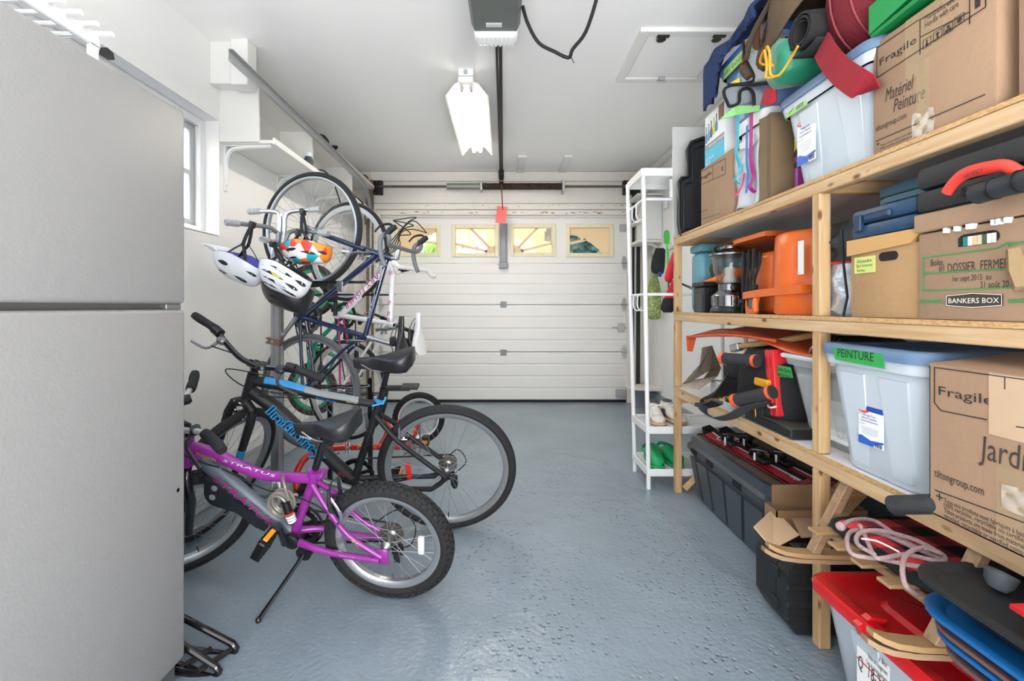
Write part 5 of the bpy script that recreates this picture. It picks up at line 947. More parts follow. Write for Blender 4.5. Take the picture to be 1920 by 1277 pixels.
# kite with black border
KT = thing('kite', 'grey sport kite with black border and coloured tails folded over the top shelf', 'kite', (1.0, 1.95, 1.95)); KM = mat('8E969C', .6, name='kite_cloth'); KB = mat('141417', .8)
def kpath(P, w0, w1): return catmull([at(*p) for p in P], 5)
for P, nm in (([(1367, 200, 1.98), (1357, 172, 1.95), (1372, 160, 1.92), (1410, 158, 1.86), (1450, 155, 1.78)], 'upper_panel'), ([(1367, 200, 1.98), (1385, 193, 1.95), (1388, 172, 1.92), (1402, 166, 1.9), (1412, 175, 1.88), (1414, 197, 1.88)], 'lower_panel')):
    c_ = catmull([at(*p) for p in P], 6); d = V((.16, -.03, .015)); MB().loft([[p, p+d] for p in c_], False).build(nm, KM, KT, solid=.003, angle=80); MB().tube(c_, .0065, 6).build('border', KB, KT)
c_ = [at(1394, 75, 1.9), at(1397, 108, 1.89), at(1414, 146, 1.85), at(1397, 156, 1.9), at(1365, 159, 1.97)]; c_ = catmull(c_, 5)
MB().loft([[p, p+V((.10, -.12, -.045))] for p in c_], False).build('side_panel', mat('A9B0B3', .6), KT, solid=.003, angle=80); MB().tube(c_, .006, 6).build('border', KB, KT)
q = MB(); q.add([at(1366, 158, 1.975), at(1388, 145, 1.96), at(1386, 157, 1.955)], [(0, 1, 2)]); q.build('yellow_corner', mat('DCCB24', .6), KT, solid=.003, smooth=False)
q = MB(); q.add([at(1350, 224, 2.0), at(1378, 199, 1.97), at(1425, 198, 1.86), at(1425, 208, 1.85), at(1380, 216, 1.96)], [(0, 1, 2, 3, 4)]); q.build('green_panel', mat('86C77A', .6), KT, solid=.003, smooth=False)
def tail(P, hexc, w): MB().strap([at(*p) for p in P], w, .002, up=(1, 0, .15), sub=3).build('tail', mat(hexc, .6), KT, angle=70)
tail([(1383, 212, 1.99), (1383, 262, 1.985), (1380, 285, 1.98), (1388, 318, 1.985), (1378, 336, 1.98), (1388, 345, 1.985)], '38B7D2', .024)
tail([(1409, 195, 1.9), (1408, 260, 1.9), (1408, 300, 1.9), (1413, 330, 1.9), (1406, 350, 1.9), (1416, 361, 1.9)], 'A8227F', .026)
tail([(1401, 235, 1.93), (1400, 300, 1.925), (1403, 330, 1.93), (1399, 362, 1.925)], '3E74BF', .016); tail([(1396, 325, 1.955), (1391, 350, 1.955), (1376, 372, 1.965)], 'D4357F', .012)
# red bag with strap
RB = thing('shoulder_bag', 'dark red bag with a wide red strap hanging over the grey blue tote', 'bag', (1.2, 1.4, 1.88)); RM_ = mat('6A1220', .8, bump=.25, bs=60, name='red_canvas')
Rn = []
for k in range(12):
    t = k/11; a = math.pi*t; Rn.append([V((1.16+.17*math.sin(b)*math.sin(a)**.6*(.9), 1.56-.36*t, 2.07+.19*math.cos(b)*math.sin(a)**.6 if True else 0)) for b in [2*math.pi*j/20 for j in range(20)]])
MB().loft(Rn).build('body', RM_, RB, angle=70)
for t in (.42, .62): MB().tube([V((1.16+.172*math.sin(b)*math.sin(math.pi*t)**.6*.9, 1.56-.36*t, 2.07+.192*math.cos(b)*math.sin(math.pi*t)**.6)) for b in [-2.6+j*.2 for j in range(27)]], .0028, 5).build('piping', mat('8F3A44', .7), RB)
MB().strap([onx(1541, 84, 1.01), onx(1552, 105, 1.0), onx(1575, 133, .998), onx(1605, 155, 1.0), onx(1620, 163, 1.012), onx(1632, 170, 1.03)], .075, .006, up=(1, 0, 0), sub=4).build('strap', mat('8C1526', .75, bump=.2, bs=80), RB, angle=70)
MB().strap([onx(1432, 178, 1.005), onx(1442, 182, 1.0), onx(1456, 176, 1.01)], .06, .006, up=(1, 0, 0), sub=3).build('strap_end', mat('A01A2C', .75), RB)
# large carton with marker writing
X = 1.04; C2 = carton('cardboard_box', 'large brown cardboard box with handwritten French words for painting supplies on the top shelf', X, 1.5, .96, 1.283, Z, 1.858, flaps=False)
write(C2, [('Fragile', (1649, 124), 1718), ('tiltongroup.com', (1642, 247), 1699, .022)], X-.0012); write(C2, [('Manipulez avec soin', (1734, 40), 1815, .02), ('Handle with care', (1734, 53), 1797, .02), ('Tous nos produits sont fabriqués', (1651, 275), 1722, .0085), ('100% recyclée, recyclable ou certifiée', (1651, 281), 1722, .0085), ('+', (1643, 276), 1649, .02)], X-.0012)
write(C2, [('Matériel', (1660, 192), 1713, .05, dict(shear=.25, jit=.03)), ('Peinture', (1675, 212), 1734, .05, dict(shear=.25, jit=.03))], X-.0012, PEN, 'handwriting')
lines(C2, [((1644, 90), (1723, 37)), ((1644, 90), (1644, 146)), ((1644, 146), (1848, 13)), ((1725, 36), (1725, 102)), ((1818, -10), (1818, 45)), ((1848, 13), (1848, -20)), ((1642, 265), (1847, 177)), ((1725, 70), (1818, 22)), ((1725, 37), (1818, -20))], X-.0012)
ic = MB()
for k, (px, py) in enumerate(((1738, 80), (1758, 66), (1778, 53), (1799, 37))):
    p = onx(px, py, X-.0012); mm = aisle(p.y, p.z, X-.0012); s = .011
    for a in ((-s, -s, s, -s+.001), (-s, s-.001, s, s), (-s, -s, -s+.001, s), (s-.001, -s, s, s)): ic.prism([(a[0], a[1]), (a[2], a[1]), (a[2], a[3]), (a[0], a[3])], 0, .0005, mm)
    if k == 0: ic.prism([(-.0015, -.004), (.0015, -.004), (.0015, .007), (-.0015, .007)], 0, .0005, mm); ic.prism([(.004*math.cos(t), -.005+.004*math.sin(t)) for t in [j*.63 for j in range(10)]], 0, .0005, mm)
    elif k == 1: ic.prism([(-.006, .003), (0, .008), (.006, .003), (.002, .003), (.002, -.008), (-.002, -.008), (-.002, .003)], 0, .0005, mm)
    elif k == 2:
        for dx, dz in ((-.007, -.007), (.001, -.007), (-.003, .001)): ic.prism([(dx, dz), (dx+.006, dz), (dx+.006, dz+.006), (dx, dz+.006)], 0, .0005, mm)
    else: ic.prism([((.008 if j % 2 else .004)*math.cos(j*math.pi/8), (.008 if j % 2 else .004)*math.sin(j*math.pi/8)) for j in range(16)], 0, .0005, mm)
ic.build('handling_symbols', INK, C2, smooth=False); p = onx(1833, 0, X-.0012); B(X-.0016, X-.001, p.y-.0055, p.y+.0055, p.z-.016, p.z+.06).build('printed_arrow', INK, C2, smooth=False)
y = onx(1735, 100, X).y; tape(C2, X, y+.03, 1.70, 1.858, .05); tape(C2, X, y-.02, 1.74, 1.858, .05); tape(C2, X-.0006, y+.005, 1.56, 1.73, .035); q = MB(); q.grid(8, 8, lambda u, v: V((X-.002-.004*math.sin(u*9)*math.sin(v*8), y+.035-.06*u, 1.545+.06*v+.004*math.sin(u*11)))); q.build('crumpled_tape', mat('E4DCD0', .15, alpha=.5), C2)
GB_ = thing('folded_board', 'green folded cardboard sheet lying on the large handwritten cardboard box', 'board', (1.15, 1.15, 1.86)); q = MB(); q.loft([[V((1.03, 1.278-.0*u, 1.872)), V((1.025, .98, 1.888)), V((1.4, .98, 1.89)), V((1.4, 1.278, 1.876))][0:4] for u in (0,)]+[[V((1.03, 1.278, 1.884)), V((1.025, .98, 1.90)), V((1.4, .98, 1.905)), V((1.4, 1.278, 1.888))]]); q.build('lower_sheet', mat('0B7A3E', .55), GB_, smooth=False)
q = MB(); q.loft([[V((1.03, 1.285, 1.887)), V((1.03, .98, 1.932)), V((1.4, .98, 1.932)), V((1.4, 1.285, 1.9))], [V((1.03, 1.285, 1.965)), V((1.03, .98, 1.99)), V((1.4, .98, 1.99)), V((1.4, 1.285, 1.97))]]); q.build('upper_fold', mat('0E8A46', .55), GB_, smooth=False)
C3 = carton('cardboard_box', 'brown cardboard box cut off by the right edge on the top shelf', 1.05, 1.5, .62, .93, Z, 1.855); q = MB(); q.prism([((.016 if j % 2 else .009)*math.cos(j*math.pi/6), (.016 if j % 2 else .009)*math.sin(j*math.pi/6)) for j in range(12)], 0, .0006, aisle(.915, 1.80, 1.0488)); q.text('tiltongroup', .014, aisle(.925, 1.755, 1.0488)); q.build('lettering', INK, C3, smooth=False)
# ================= middle shelf
Z = 1.089
CO = thing('cooler', 'teal plastic cooler with a leaf sticker at the far end of the middle shelf', 'cooler', (1.32, 2.63, Z)); B(1.105, 1.55, 2.56, 2.70, Z, 1.43, .03, 3).build('body', mat('5E97A8', .4, var=.06, vs=10), CO); B(1.1, 1.555, 2.55, 2.705, 1.43, 1.475, .015, 2).build('lid', mat('5E97A8', .4), CO)
q = MB(); q.prism([(.035*math.cos(t)*(1+.15*math.cos(3*t)), .06*math.sin(t)*(1+.1*math.sin(2*t))) for t in [2*math.pi*k/16 for k in range(16)]], 0, .001, fm((1.19, 2.557, 1.31), (1, 0, .3), (-.3, 0, 1))); q.build('leaf_sticker', mat('6E6038', .7, var=.3, vs=40), CO, smooth=False)
BT = thing('battery', 'black battery box left of the camping lantern', 'battery', (1.1, 2.45, Z)); B(1.04, 1.2, 2.37, 2.50, Z, 1.225, .006).build('case', BLACK, BT); B(1.032, 1.205, 2.365, 2.505, 1.225, 1.25, .006).build('lid', BLACK, BT); B(1.037, 1.041, 2.385, 2.46, Z+.005, 1.19).build('side_label', mat('3B3A37', .5), BT, smooth=False)
q = MB(); q.text('H', .03, fm((1.12, 2.3685, 1.18), (1, 0, 0), (0, 0, 1))); q.text('12V 7Ah', .012, fm((1.11, 2.3685, 1.15), (1, 0, 0), (0, 0, 1))); q.build('lettering', mat('A5A19A', .6), BT, smooth=False)
LN = thing('camping_lantern', 'chrome camping lantern with clear globe on the middle shelf', 'lantern', (1.12, 2.25, Z)); lm = T(1.118, 2.25, Z); SATIN = mat('8B8C8E', .22, 1, name='satin_chrome')
MB().lathe([(.09, 0), (.093, .008), (.088, .024), (.084, .03)], 32, lm).build('base', BLACK, LN)
q = MB(); pf = [(.082, .03), (.084, .034), (.084, .085), (.08, .092), (.06, .108), (.056, .112), (.056, .14), (.06, .146), (.045, .15)]; q.lathe(pf, 32, lm); q.build('body', SATIN, LN, angle=25)
for i in range(16): a = 2*math.pi*i/16; q2 = MB(); q2.cyl(lm @ V((.084*math.cos(a), .084*math.sin(a), .036)), lm @ V((.084*math.cos(a), .084*math.sin(a), .083)), .004, 6); fl = q2 if i == 0 else MB().add(fl.v+q2.v, fl.f+[tuple(k+len(fl.v) for k in f) for f in q2.f])
fl.build('grip_ribs', SATIN, LN, kind='stuff')
MB().lathe([(.05, .15), (.066, .175), (.078, .21), (.082, .25), (.083, .282), (.08, .282), (.079, .25), (.075, .212), (.063, .178), (.047, .153)], 32, lm, caps=False).build('globe', mat('F2F4F4', .03, trans=1, alpha=.3), LN)
MB().lathe([(.03, .15), (.032, .165), (.024, .185), (.026, .215), (.02, .226), (.0, .228)], 16, lm).build('bulb', mat('E8E8DC', .4), LN)
MB().lathe([(.084, .28), (.098, .283), (.098, .29), (.086, .3), (.07, .312), (.045, .316), (.045, .325), (.0, .327)], 32, lm).build('cap', SATIN, LN, angle=25)
q = MB(); q.lathe([(.018, 0), (.018, .012), (.012, .016)], 12, fm(lm @ V((-.01, -.057, .125)), (1, 0, 0), (0, 0, 1))); q.build('switch_knob', BLACK, LN); q = MB(); q.tube([lm @ V((-.075, 0, .3)), lm @ V((-.08, -.03, .325)), lm @ V((-.03, -.06, .335)), lm @ V((.03, -.06, .33))], .007, 8, sub=4); q.build('handle', BLACK, LN)
q = MB(); q.tube([lm @ V((-.01+.018*math.cos(t)-.0, -.0848, .058+.018*math.sin(t))) for t in [2*math.pi*k/16 for k in range(16)]], .0014, 5, closed=True); q.build('emblem', mat('D9DADB', .2, .9), LN)
ORM = mat('D8641C', .38, name='orange_plastic')
OD = thing('snow_thrower', 'orange electric tool shroud with a side handle in the middle shelf', 'tool', (1.22, 1.75, Z))
def osec(z, r, dx=0): return [V((1.235+dx+r*1.12*math.cos(a), 1.755+r*math.sin(a), z)) for a in [2*math.pi*k/36 for k in range(36)]]
MB().loft([osec(Z, .148), osec(Z+.01, .155), osec(1.2, .157), osec(1.34, .153), osec(1.395, .15), osec(1.405, .14), osec(1.405, .12), osec(1.36, .115)]).build('shroud', ORM, OD, angle=45)
q = MB(); q.loft([[V(p) for p in ((1.058, 1.62, z), (1.052, 1.9, z-.008), (1.07, 2.04, z-.014), (1.12, 2.045, z-.014), (1.2, 1.95, z-.006), (1.3, 1.62, z))] for z in (1.168, 1.174, 1.192, 1.198)]); q.build('side_flange', ORM, OD)
q = MB(); q.tube([(1.075, 1.93, 1.165), (1.06, 1.92, 1.13), (1.06, 1.92, 1.1), (1.075, 1.99, 1.097), (1.09, 2.03, 1.1), (1.09, 2.03, 1.15)], .013, 8, sub=4); q.build('grip_loop', ORM, OD); B(1.072, 1.1, 1.94, 2.0, 1.098, 1.158, .004).build('socket', mat('6E7072', .3, .7), OD)
MB().strap([(1.06, 1.625, 1.235), (1.06, 1.625, 1.355)], .03, .002, up=(1, 0, 0)).build('sticker', mat('E2E4E4', .5), OD)
OB2 = thing('leaf_blower', 'orange garden tool body behind the black coiled cable on the middle shelf', 'tool', (1.3, 2.1, Z)); B(1.13, 1.45, 1.935, 2.12, Z, 1.36, .03, 3).build('housing', ORM, OB2)
q = MB(); q.loft([[V((x, y, z)) for x, z in ((1.1, 1.37+.05*math.sin(t)), (1.42, 1.38+.05*math.sin(t)), (1.42, 1.39+.06*math.sin(t)), (1.1, 1.385+.055*math.sin(t)))] for y, t in ((2.42, 0), (2.3, .7), (2.15, 1.3), (1.98, 1.5), (1.92, 1.4))]); q.build('top_shell', ORM, OB2); q = MB(); q.tube([(1.1, 2.5, 1.24), (1.12, 2.4, 1.255), (1.16, 2.25, 1.285), (1.2, 2.12, 1.30)], [.022, .026, .03, .034], 12, sub=3); q.build('handle', ORM, OB2)
q = MB(); q.grid(10, 8, lambda u, v: V((1.12+.3*v, 2.36-.4*u, 1.415+.035*math.sin(u*3.1)+.008*math.sin(v*9+u*7)))); tag(q.build('plastic_sheet', mat('8F8C86', .3, alpha=.6), None, solid=.002), 'crumpled grey plastic sheet on top of the orange tool shell', 'sheet')
EC = thing('extension_cord', 'black extension cord coiled in tall loops between lantern and orange shroud', 'cord', (1.1, 2.02, Z)); q = MB()
for i in range(8):
    y = 2.09-.016*i; x = 1.085+.012*(i % 3); q.tube([(x+.02, y+.01, 1.372-.012*(i % 3)), (x-.004, y-.035, 1.31), (x-.012, y-.045+.006*i, 1.22), (x-.004, y-.03, 1.125+.004*i), (x+.02, y+.02, 1.1+.006*i), (x+.05, y+.05, 1.2), (x+.045, y+.04, 1.32)], .0055, 7, closed=True, sub=5)
q.build('coil', RUB, EC); q = MB(); q.tube([(1.08, 1.97, 1.37), (1.07, 1.955, 1.3), (1.068, 1.945, 1.2)], .005, 7, sub=4); q.box(1.058, 1.08, 1.93, 1.955, 1.19, 1.215, .003); q.build('plug', RUB, EC)
IB = thing('insulated_bag', 'black and silver insulated picnic bag behind the second post', 'bag', (1.2, 1.49, Z))
def bagsec(z, k): return [V((1.07+.3*(.5+.5*math.cos(a)*k)+.012*math.sin(a*4+z*60), 1.487+.112*math.sin(a)*k+.008*math.sin(a*3+z*50), z)) for a in [2*math.pi*j/28 for j in range(28)]]
MB().loft([bagsec(Z, .9), bagsec(1.11, .98), bagsec(1.16, 1.0), bagsec(1.21, .97), bagsec(1.262, 1)]).build('silver_body', mat('BFC3C8', .3, .55, var=.15, vs=20, bump=.6, bs=25), IB, angle=70)
MB().loft([bagsec(1.262, 1.02), bagsec(1.29, .97), bagsec(1.33, 1.0), bagsec(1.37, .9), bagsec(1.4, .75)]).build('black_top', mat('26282B', .6, bump=.8, bs=22), IB, angle=70); MB().tube([V((1.06+.01*math.sin(z*40), 1.417, z)) for z in (Z, 1.15, 1.25, 1.36)], .004, 6).build('seam', BLACK, IB); MB().tube(bagsec(1.262, 1.035), .004, 5, closed=True).build('red_piping', mat('B5202C', .6), IB)
X = 1.045; C4 = carton('file_box', 'plain tan file box with oval hand hole and yellow note on the middle shelf', X, 1.4, 1.14, 1.372, Z, 1.285, CARD2); q = MB()
q.loft([[V((X-.006, 1.38, z0)), V((X-.006, 1.165, z1)), V((X-.006, 1.138, z2)), V((X-.006, 1.138, 1.318)), V((X-.006, 1.38, 1.318))] for z0, z1, z2 in ((1.272, 1.283, 1.305),)]+[[V((1.41, 1.38, 1.272)), V((1.41, 1.165, 1.283)), V((1.41, 1.138, 1.305)), V((1.41, 1.138, 1.318)), V((1.41, 1.38, 1.318))]]); q.build('lid', mat('C49A62', .8, var=.04, vs=10), C4, smooth=False)
def hole(o, a, b, X, m=BLACK):
    p, r = onx(*a, X), onx(*b, X); w = p.y-r.y; h = p.z-onx(a[0], b[1], X).z; q = MB(); rr = h*.48
    P = [(rr+ -rr*math.sin(t), h/2-rr*math.cos(t)) for t in [k*math.pi/6 for k in range(7)]]+[(w-rr+rr*math.sin(t), h/2+rr*math.cos(t)) for t in [k*math.pi/6 for k in range(7)]]
    q.prism(P, -.0003, .0008, aisle(p.y, p.z-h, X)); return q.build('hand_hole', m, o, smooth=False)
hole(C4, (1648, 474), (1684, 491), X-.0006, mat('1B1511', .9)); p, r = onx(1603, 484, X), onx(1642, 510, X); B(X-.0016, X-.0006, r.y, p.y, r.z, p.z).build('sticky_note', mat('C6D27A', .7), C4, smooth=False); write(C4, [('Alexandre', (1606, 494), 1634, .015), ('Bail Internet', (1606, 502), 1636, .013), ('Bureau', (1607, 510), 1621, .012)], X-.0022, mat('4C5A3A', .8), 'handwriting')
X = 1.035; C5 = carton('archive_box', 'large kraft archive box with green lines and handwritten dates on the middle shelf', X, 1.42, .74, 1.137, Z, 1.30); B(X-.008, 1.43, .735, 1.142, 1.303, 1.348, .003).build('lid', CARD, C5)
write(C5, [('Boîte', (1745, 499), 1768, .022), ('#1', (1760, 509), 1770, .022), ('DOSSIER  FERMER', (1777, 511), 1892, .03), ('1er sept 2015  au', (1786, 528), 1858, .019), ('31 août 2016', (1838, 540), 1905, .02)], X-.0012, PEN, 'handwriting')
GRL = mat('2F9150', .6, name='green_print'); lines(C5, [((1731, 483), (1870, 465)), ((1870, 465), (1888, 455)), ((1888, 455), (1960, 451)), ((1731, 483), (1729, 545)), ((1729, 545), (1960, 537)), ((1732, 513), (1960, 499)), ((1725, 563), (1768, 563)), ((1725, 567), (1768, 567)), ((1890, 563), (1960, 561)), ((1890, 567), (1960, 566))], X-.0012, GRL, .0026, 'green_line')
p, r = onx(1774, 562, X), onx(1882, 562, X); z0, z1 = onx(1774, 577, X).z, onx(1774, 551, X).z; w, h = p.y-r.y, z1-z0; q = MB(); mm = aisle(p.y, z0, X-.001); fr0 = [(0, h*.12), (w*.5, -h*.04), (w, h*.12), (w, h*.88), (w*.5, h*1.04), (0, h*.88)]; q.prism(fr0, 0, .0005, mm); q.build('logo_panel', mat('3B332E', .6), C5, smooth=False)
q = MB(); q.text('BANKERS BOX', h*.5, mm @ T(w*.06, h*.32, .0008), width=w*.88); q.tube([mm @ V((x*.96+w*.02, y*.9+h*.05, .0009)) for x, y in fr0], .0009, 4, closed=True); q.build('lettering', mat('EFE7DA', .6), C5, smooth=False); write(C5, [('ENVIRO STOR', (1890, 463), 1925, .012)], X-.0013, GRL)
hole(C5, (1797, 441), (1875, 464), X-.0006, mat('14100D', .9)); hy = [onx(a, 452, X).y for a in range(1798, 1876, 9)]
q = MB()
for i, hexc in enumerate(('0E1B20', '1A7A80', 'E8E4DA', 'D9B98A', 'CFC4B0', '3F5A3A', 'E9E6E0', 'D6D2CA')): B(X-.0022, X-.001, hy[i+1]+.0006, hy[i]-.0004, 1.2555, 1.276).build('folder', mat(hexc, .7), C5, smooth=False)
q = MB()
for px in (1775, 1795, 1818, 1824, 1865, 1875, 1890): p = onx(px, 418-(px-1775)*.17, X-.005); q.box(X-.012, X+.004, p.y-.0032, p.y+.0032, 1.291, 1.303, .001)
q.build('folder_tabs', mat('E2E4E6', .5), C5, kind='stuff'); q = MB(); q.tube([(1.012, .905, 1.235), (1.015, .90, 1.19), (1.005, .885, 1.155)], [.01, .016, .01], 6); q.box(1.005, 1.03, .86, .905, 1.15, 1.172, .004); q.build('torn_flap', mat('8A7454', .8), C5)
BLC = mat('1F3F5C', .45, name='blue_case'); BC1 = thing('tool_case', 'dark blue plastic tool case lying on the tan file box', 'case', (1.2, 1.25, 1.318))
B(1.04, 1.4, 1.148, 1.365, 1.3195, 1.358, .01, 2).build('bottom_shell', BLC, BC1); B(1.04, 1.4, 1.148, 1.365, 1.3595, 1.402, .012, 2).build('top_shell', BLC, BC1); B(1.031, 1.045, 1.318, 1.346, 1.338, 1.385, .003).build('latch', mat('1A3550', .4), BC1); q = MB(); q.box(1.032, 1.044, 1.22, 1.31, 1.363, 1.385, .005); q.build('handle', mat('1A3550', .4), BC1)
BC2 = thing('tool_case', 'smaller teal grey tool case stacked on the dark blue one', 'case', (1.25, 1.24, 1.403)); B(1.09, 1.4, 1.145, 1.325, 1.4035, 1.431, .008, 2).build('bottom_shell', mat('2B4A5C', .45), BC2); B(1.09, 1.4, 1.145, 1.325, 1.432, 1.466, .008, 2).build('top_shell', mat('2B4A5C', .45), BC2); B(1.084, 1.095, 1.17, 1.30, 1.412, 1.43, .002).build('side_panel', mat('3A5A6A', .4), BC2)
BKC = mat('1E2023', .6, bump=.15, bs=120, name='black_case'); HC = thing('tool_case', 'black tool case with red carrying handle lying on the archive box', 'case', (1.2, .9, 1.349)); B(1.02, 1.4, .6, 1.13, 1.3495, 1.402, .012, 2).build('bottom_shell', BKC, HC); B(1.02, 1.4, .6, 1.13, 1.4035, 1.46, .014, 2).build('top_shell', BKC, HC)
def cx(px, py, X): return onx(px, py, X)
q = MB(); q.tube([cx(1775, 362, .985), cx(1790, 342, .985), cx(1812, 325, .985), cx(1850, 315, .985), cx(1885, 311, .985), cx(1912, 325, .99)], [.012, .0125, .0135, .0135, .012, .012], 12, sub=5, flat=.8); rh = q.build('handle', mat('CE3A30', .5), HC, label='red carrying handle')
q = MB(); p, r = cx(1810, 330, .97), cx(1845, 317, .97); q.text('HUSKY', .014, fm(p+V((-.001, 0, -.006)), r-p, (0, 0, 1)), width=(r-p).length); q.build('lettering', INK, HC, smooth=False)
for px, py in ((1815, 357), (1838, 350), (1868, 341)): p = cx(px, py, 1.015); B(1.006, 1.022, p.y-.009, p.y+.009, p.z-.012, p.z+.01, .003).build('latch', BLACK, HC)
GP = thing('pry_bar', 'black rubber gripped bar lying in front of the black tool case', 'tool', (.99, .95, 1.36)); MB().tube([cx(1822, 369, .985), cx(1832, 364, .985), cx(1880, 350, .985), cx(1925, 338, .985), cx(1990, 320, .985)], [.012, .0215, .0205, .0195, .0195], 16, sub=1).build('grip', mat('23262A', .6, bump=.2, bs=60), GP)
for px, py in ((1866, 354), (1914, 340)): p, r = cx(px-2, py+.5, .985), cx(px+2, py-.7, .985); MB().tube([p, r], .0222, 16).build('grip_ring', BLACK, GP)
# ================= lower shelf
Z = .639
DP = thing('metal_chute', 'bent speckled sheet metal chute at the far end of the lower shelf', 'chute', (1.2, 2.5, Z)); SPM = speck_mat('8E8778', 'B9B2A2', '6E675A', 220, .55)
def pl(pts, n, m=SPM, th=.003): q = MB(); q.add(pts, [tuple(range(len(pts)))]); return q.build(n, m, DP, solid=th, smooth=False)
pl([at(1277, 722, 2.42), at(1312, 683, 2.46), at(1316, 652, 2.5), at(1335, 648, 2.62), at(1338, 690, 2.62), at(1303, 711, 2.5)], 'side_sheet'); pl([at(1277, 722, 2.42), at(1310, 731, 2.33), at(1345, 706, 2.45), at(1303, 712, 2.52)], 'bottom_sheet'); pl([at(1335, 648, 2.62), at(1352, 690, 2.52), at(1345, 706, 2.45), at(1318, 711, 2.5), at(1334, 690, 2.6)], 'back_sheet', mat('6E675A', .7))
ST = thing('styrofoam_box', 'white foam packing piece behind the black tool bag', 'box', (1.3, 2.4, Z)); q = MB(); q.box(1.13, 1.4, 2.25, 2.5, Z+.001, .72, .01); q.build('block', mat('DDE0E2', .8), ST); q = MB(); q.prism([(0, 0), (.07, .05), (.08, .0)], 0, .2, fm((1.13, 2.24, .72), (0, 1, 0), (0, 0, 1))); q.build('flap', mat('DDE0E2', .8), ST, smooth=False)
SLD = thing('plastic_sled', 'orange plastic sled lying upside down under the middle shelf', 'sled', (1.3, 2.1, .95)); OS = mat('C8501E', .4, var=.15, vs=8, name='orange_sled')
q = MB(); q.grid(20, 12, lambda u, v: V((1.075+.42*v, 2.66-1.15*u, .952+.06*math.sin(math.pi*min(1, u*1.15+.05))-.018*(2*v-1)**2+.006*math.sin(v*19)*(1 if .15 < u < .9 else 0)+.012*u))); q.build('shell', OS, SLD, solid=.005, angle=60)
q = MB(); q.tube([(1.075, 2.665, .94), (1.07, 2.4, .968), (1.07, 2.1, .988), (1.07, 1.8, .985)], .008, 7, sub=3); q.tube([(1.075, 2.665, .94), (1.2, 2.68, .95), (1.495, 2.665, .95)], .008, 7, sub=3); q.build('rim', OS, SLD); q = MB(); q.loft([[V((1.07, 2.66, .86)), V((1.09, 2.66, .86)), V((1.09, 2.63, .86))], [V((1.07, 2.672, .95)), V((1.11, 2.672, .95)), V((1.1, 2.6, .95))]]); q.build('corner_flange', OS, SLD)
for s in (-1, 1): MB().box(1.1+.1*(s+1), 1.13+.1*(s+1), 1.6, 2.5, .935, .942) 
SHV = thing('snow_shovel', 'black and silver shovel handle lying beneath the orange sled', 'shovel', (1.3, 2.0, .9)); MB().tube([onx(1378, 652, 1.1), onx(1404, 647, 1.1), onx(1460, 640, 1.14), onx(1530, 628, 1.2)], [.014, .014, .013, .013], 10).build('shaft', mat('B48E5A', .5), SHV); q = MB(); q.box(-.005, .07, -.018, .018, -.016, .016, .005, m=fm(onx(1374, 654, 1.095), onx(1404, 645, 1.1)-onx(1374, 654, 1.095), (0, 0, 1))); q.build('socket', ALU, SHV)
TBG = thing('tool_bag', 'black canvas tool bag with yellow pocket band on the lower shelf', 'bag', (1.2, 1.95, Z)); BG = mat('17181B', .85, bump=.25, bs=90, name='black_canvas')
def bsec(z, k, j=0): return [V((1.195+(.15*k)*(abs(math.cos(a))**.6)*(1 if math.cos(a) > 0 else -1), 1.93+(.185*k)*(abs(math.sin(a))**.6)*(1 if math.sin(a) > 0 else -1)+j, z+.008*math.sin(a*5+z*30))) for a in [2*math.pi*i/32 for i in range(32)]]
MB().loft([bsec(Z+.008, .96), bsec(.68, 1.02), bsec(.75, 1.03), bsec(.83, 1.0), bsec(.89, .93), bsec(.93, .78), bsec(.945, .5)]).build('body', BG, TBG, angle=70)
p, r = onx(1410, 706, 1.036), onx(1432, 728, 1.036); B(1.036, 1.06, r.y-.02, p.y-.01, r.z, p.z, .006).build('pocket_band', mat('E0A01C', .7), TBG); B(1.036, 1.05, 1.83, 1.99, .66, .715, .01, 2).build('pocket', BG, TBG); q = MB(); q.tube([(1.04, 1.86, .74), (1.036, 1.875, .70), (1.038, 1.872, .665)], .004, 6); q.build('yellow_piping', mat('E0A01C', .7), TBG)
q = MB(); q.loft([bsec(z, .35, .2)[0:32] for z in (.68, .72, .80, .84)]); q.v = [V((p.x-.1, p.y, p.z)) for p in q.v]; q.build('end_pocket', BG, TBG, angle=70); MB().box(1.04, 1.055, 2.12, 2.145, .755, .79, .004).build('buckle', mat('8F9094', .3, .7), TBG)
MB().strap([at(1372, 708, 2.0), at(1350, 738, 2.08), at(1322, 752, 2.16), at(1312, 762, 2.16), at(1335, 757, 2.06), at(1345, 752, 1.98)], .05, .012, up=(.3, 0, 1), sub=4).build('shoulder_pad', BLACK, TBG, angle=60)
MB().strap([at(1318, 758, 2.1), at(1320, 772, 2.07), at(1342, 785, 2.02), at(1370, 781, 1.94), at(1400, 766, 1.86), at(1445, 755, 1.78)], .045, .005, up=(.4, 0, 1), sub=5).build('strap', mat('33363B', .75), TBG, angle=60)
q = MB(); q.text('STANLEY', .02, fm(at(1323, 757, 2.13)+V((-.004, 0, .004)), (.55, -.6, .25), (0, .3, 1)), width=.12); q.build('lettering', mat('D9A21E', .6), TBG, smooth=False)
GR = mat('2A2B2E', .8, bump=.3, bs=120, name='foam_grip'); OE = mat('D9582A', .45, name='orange_cap')
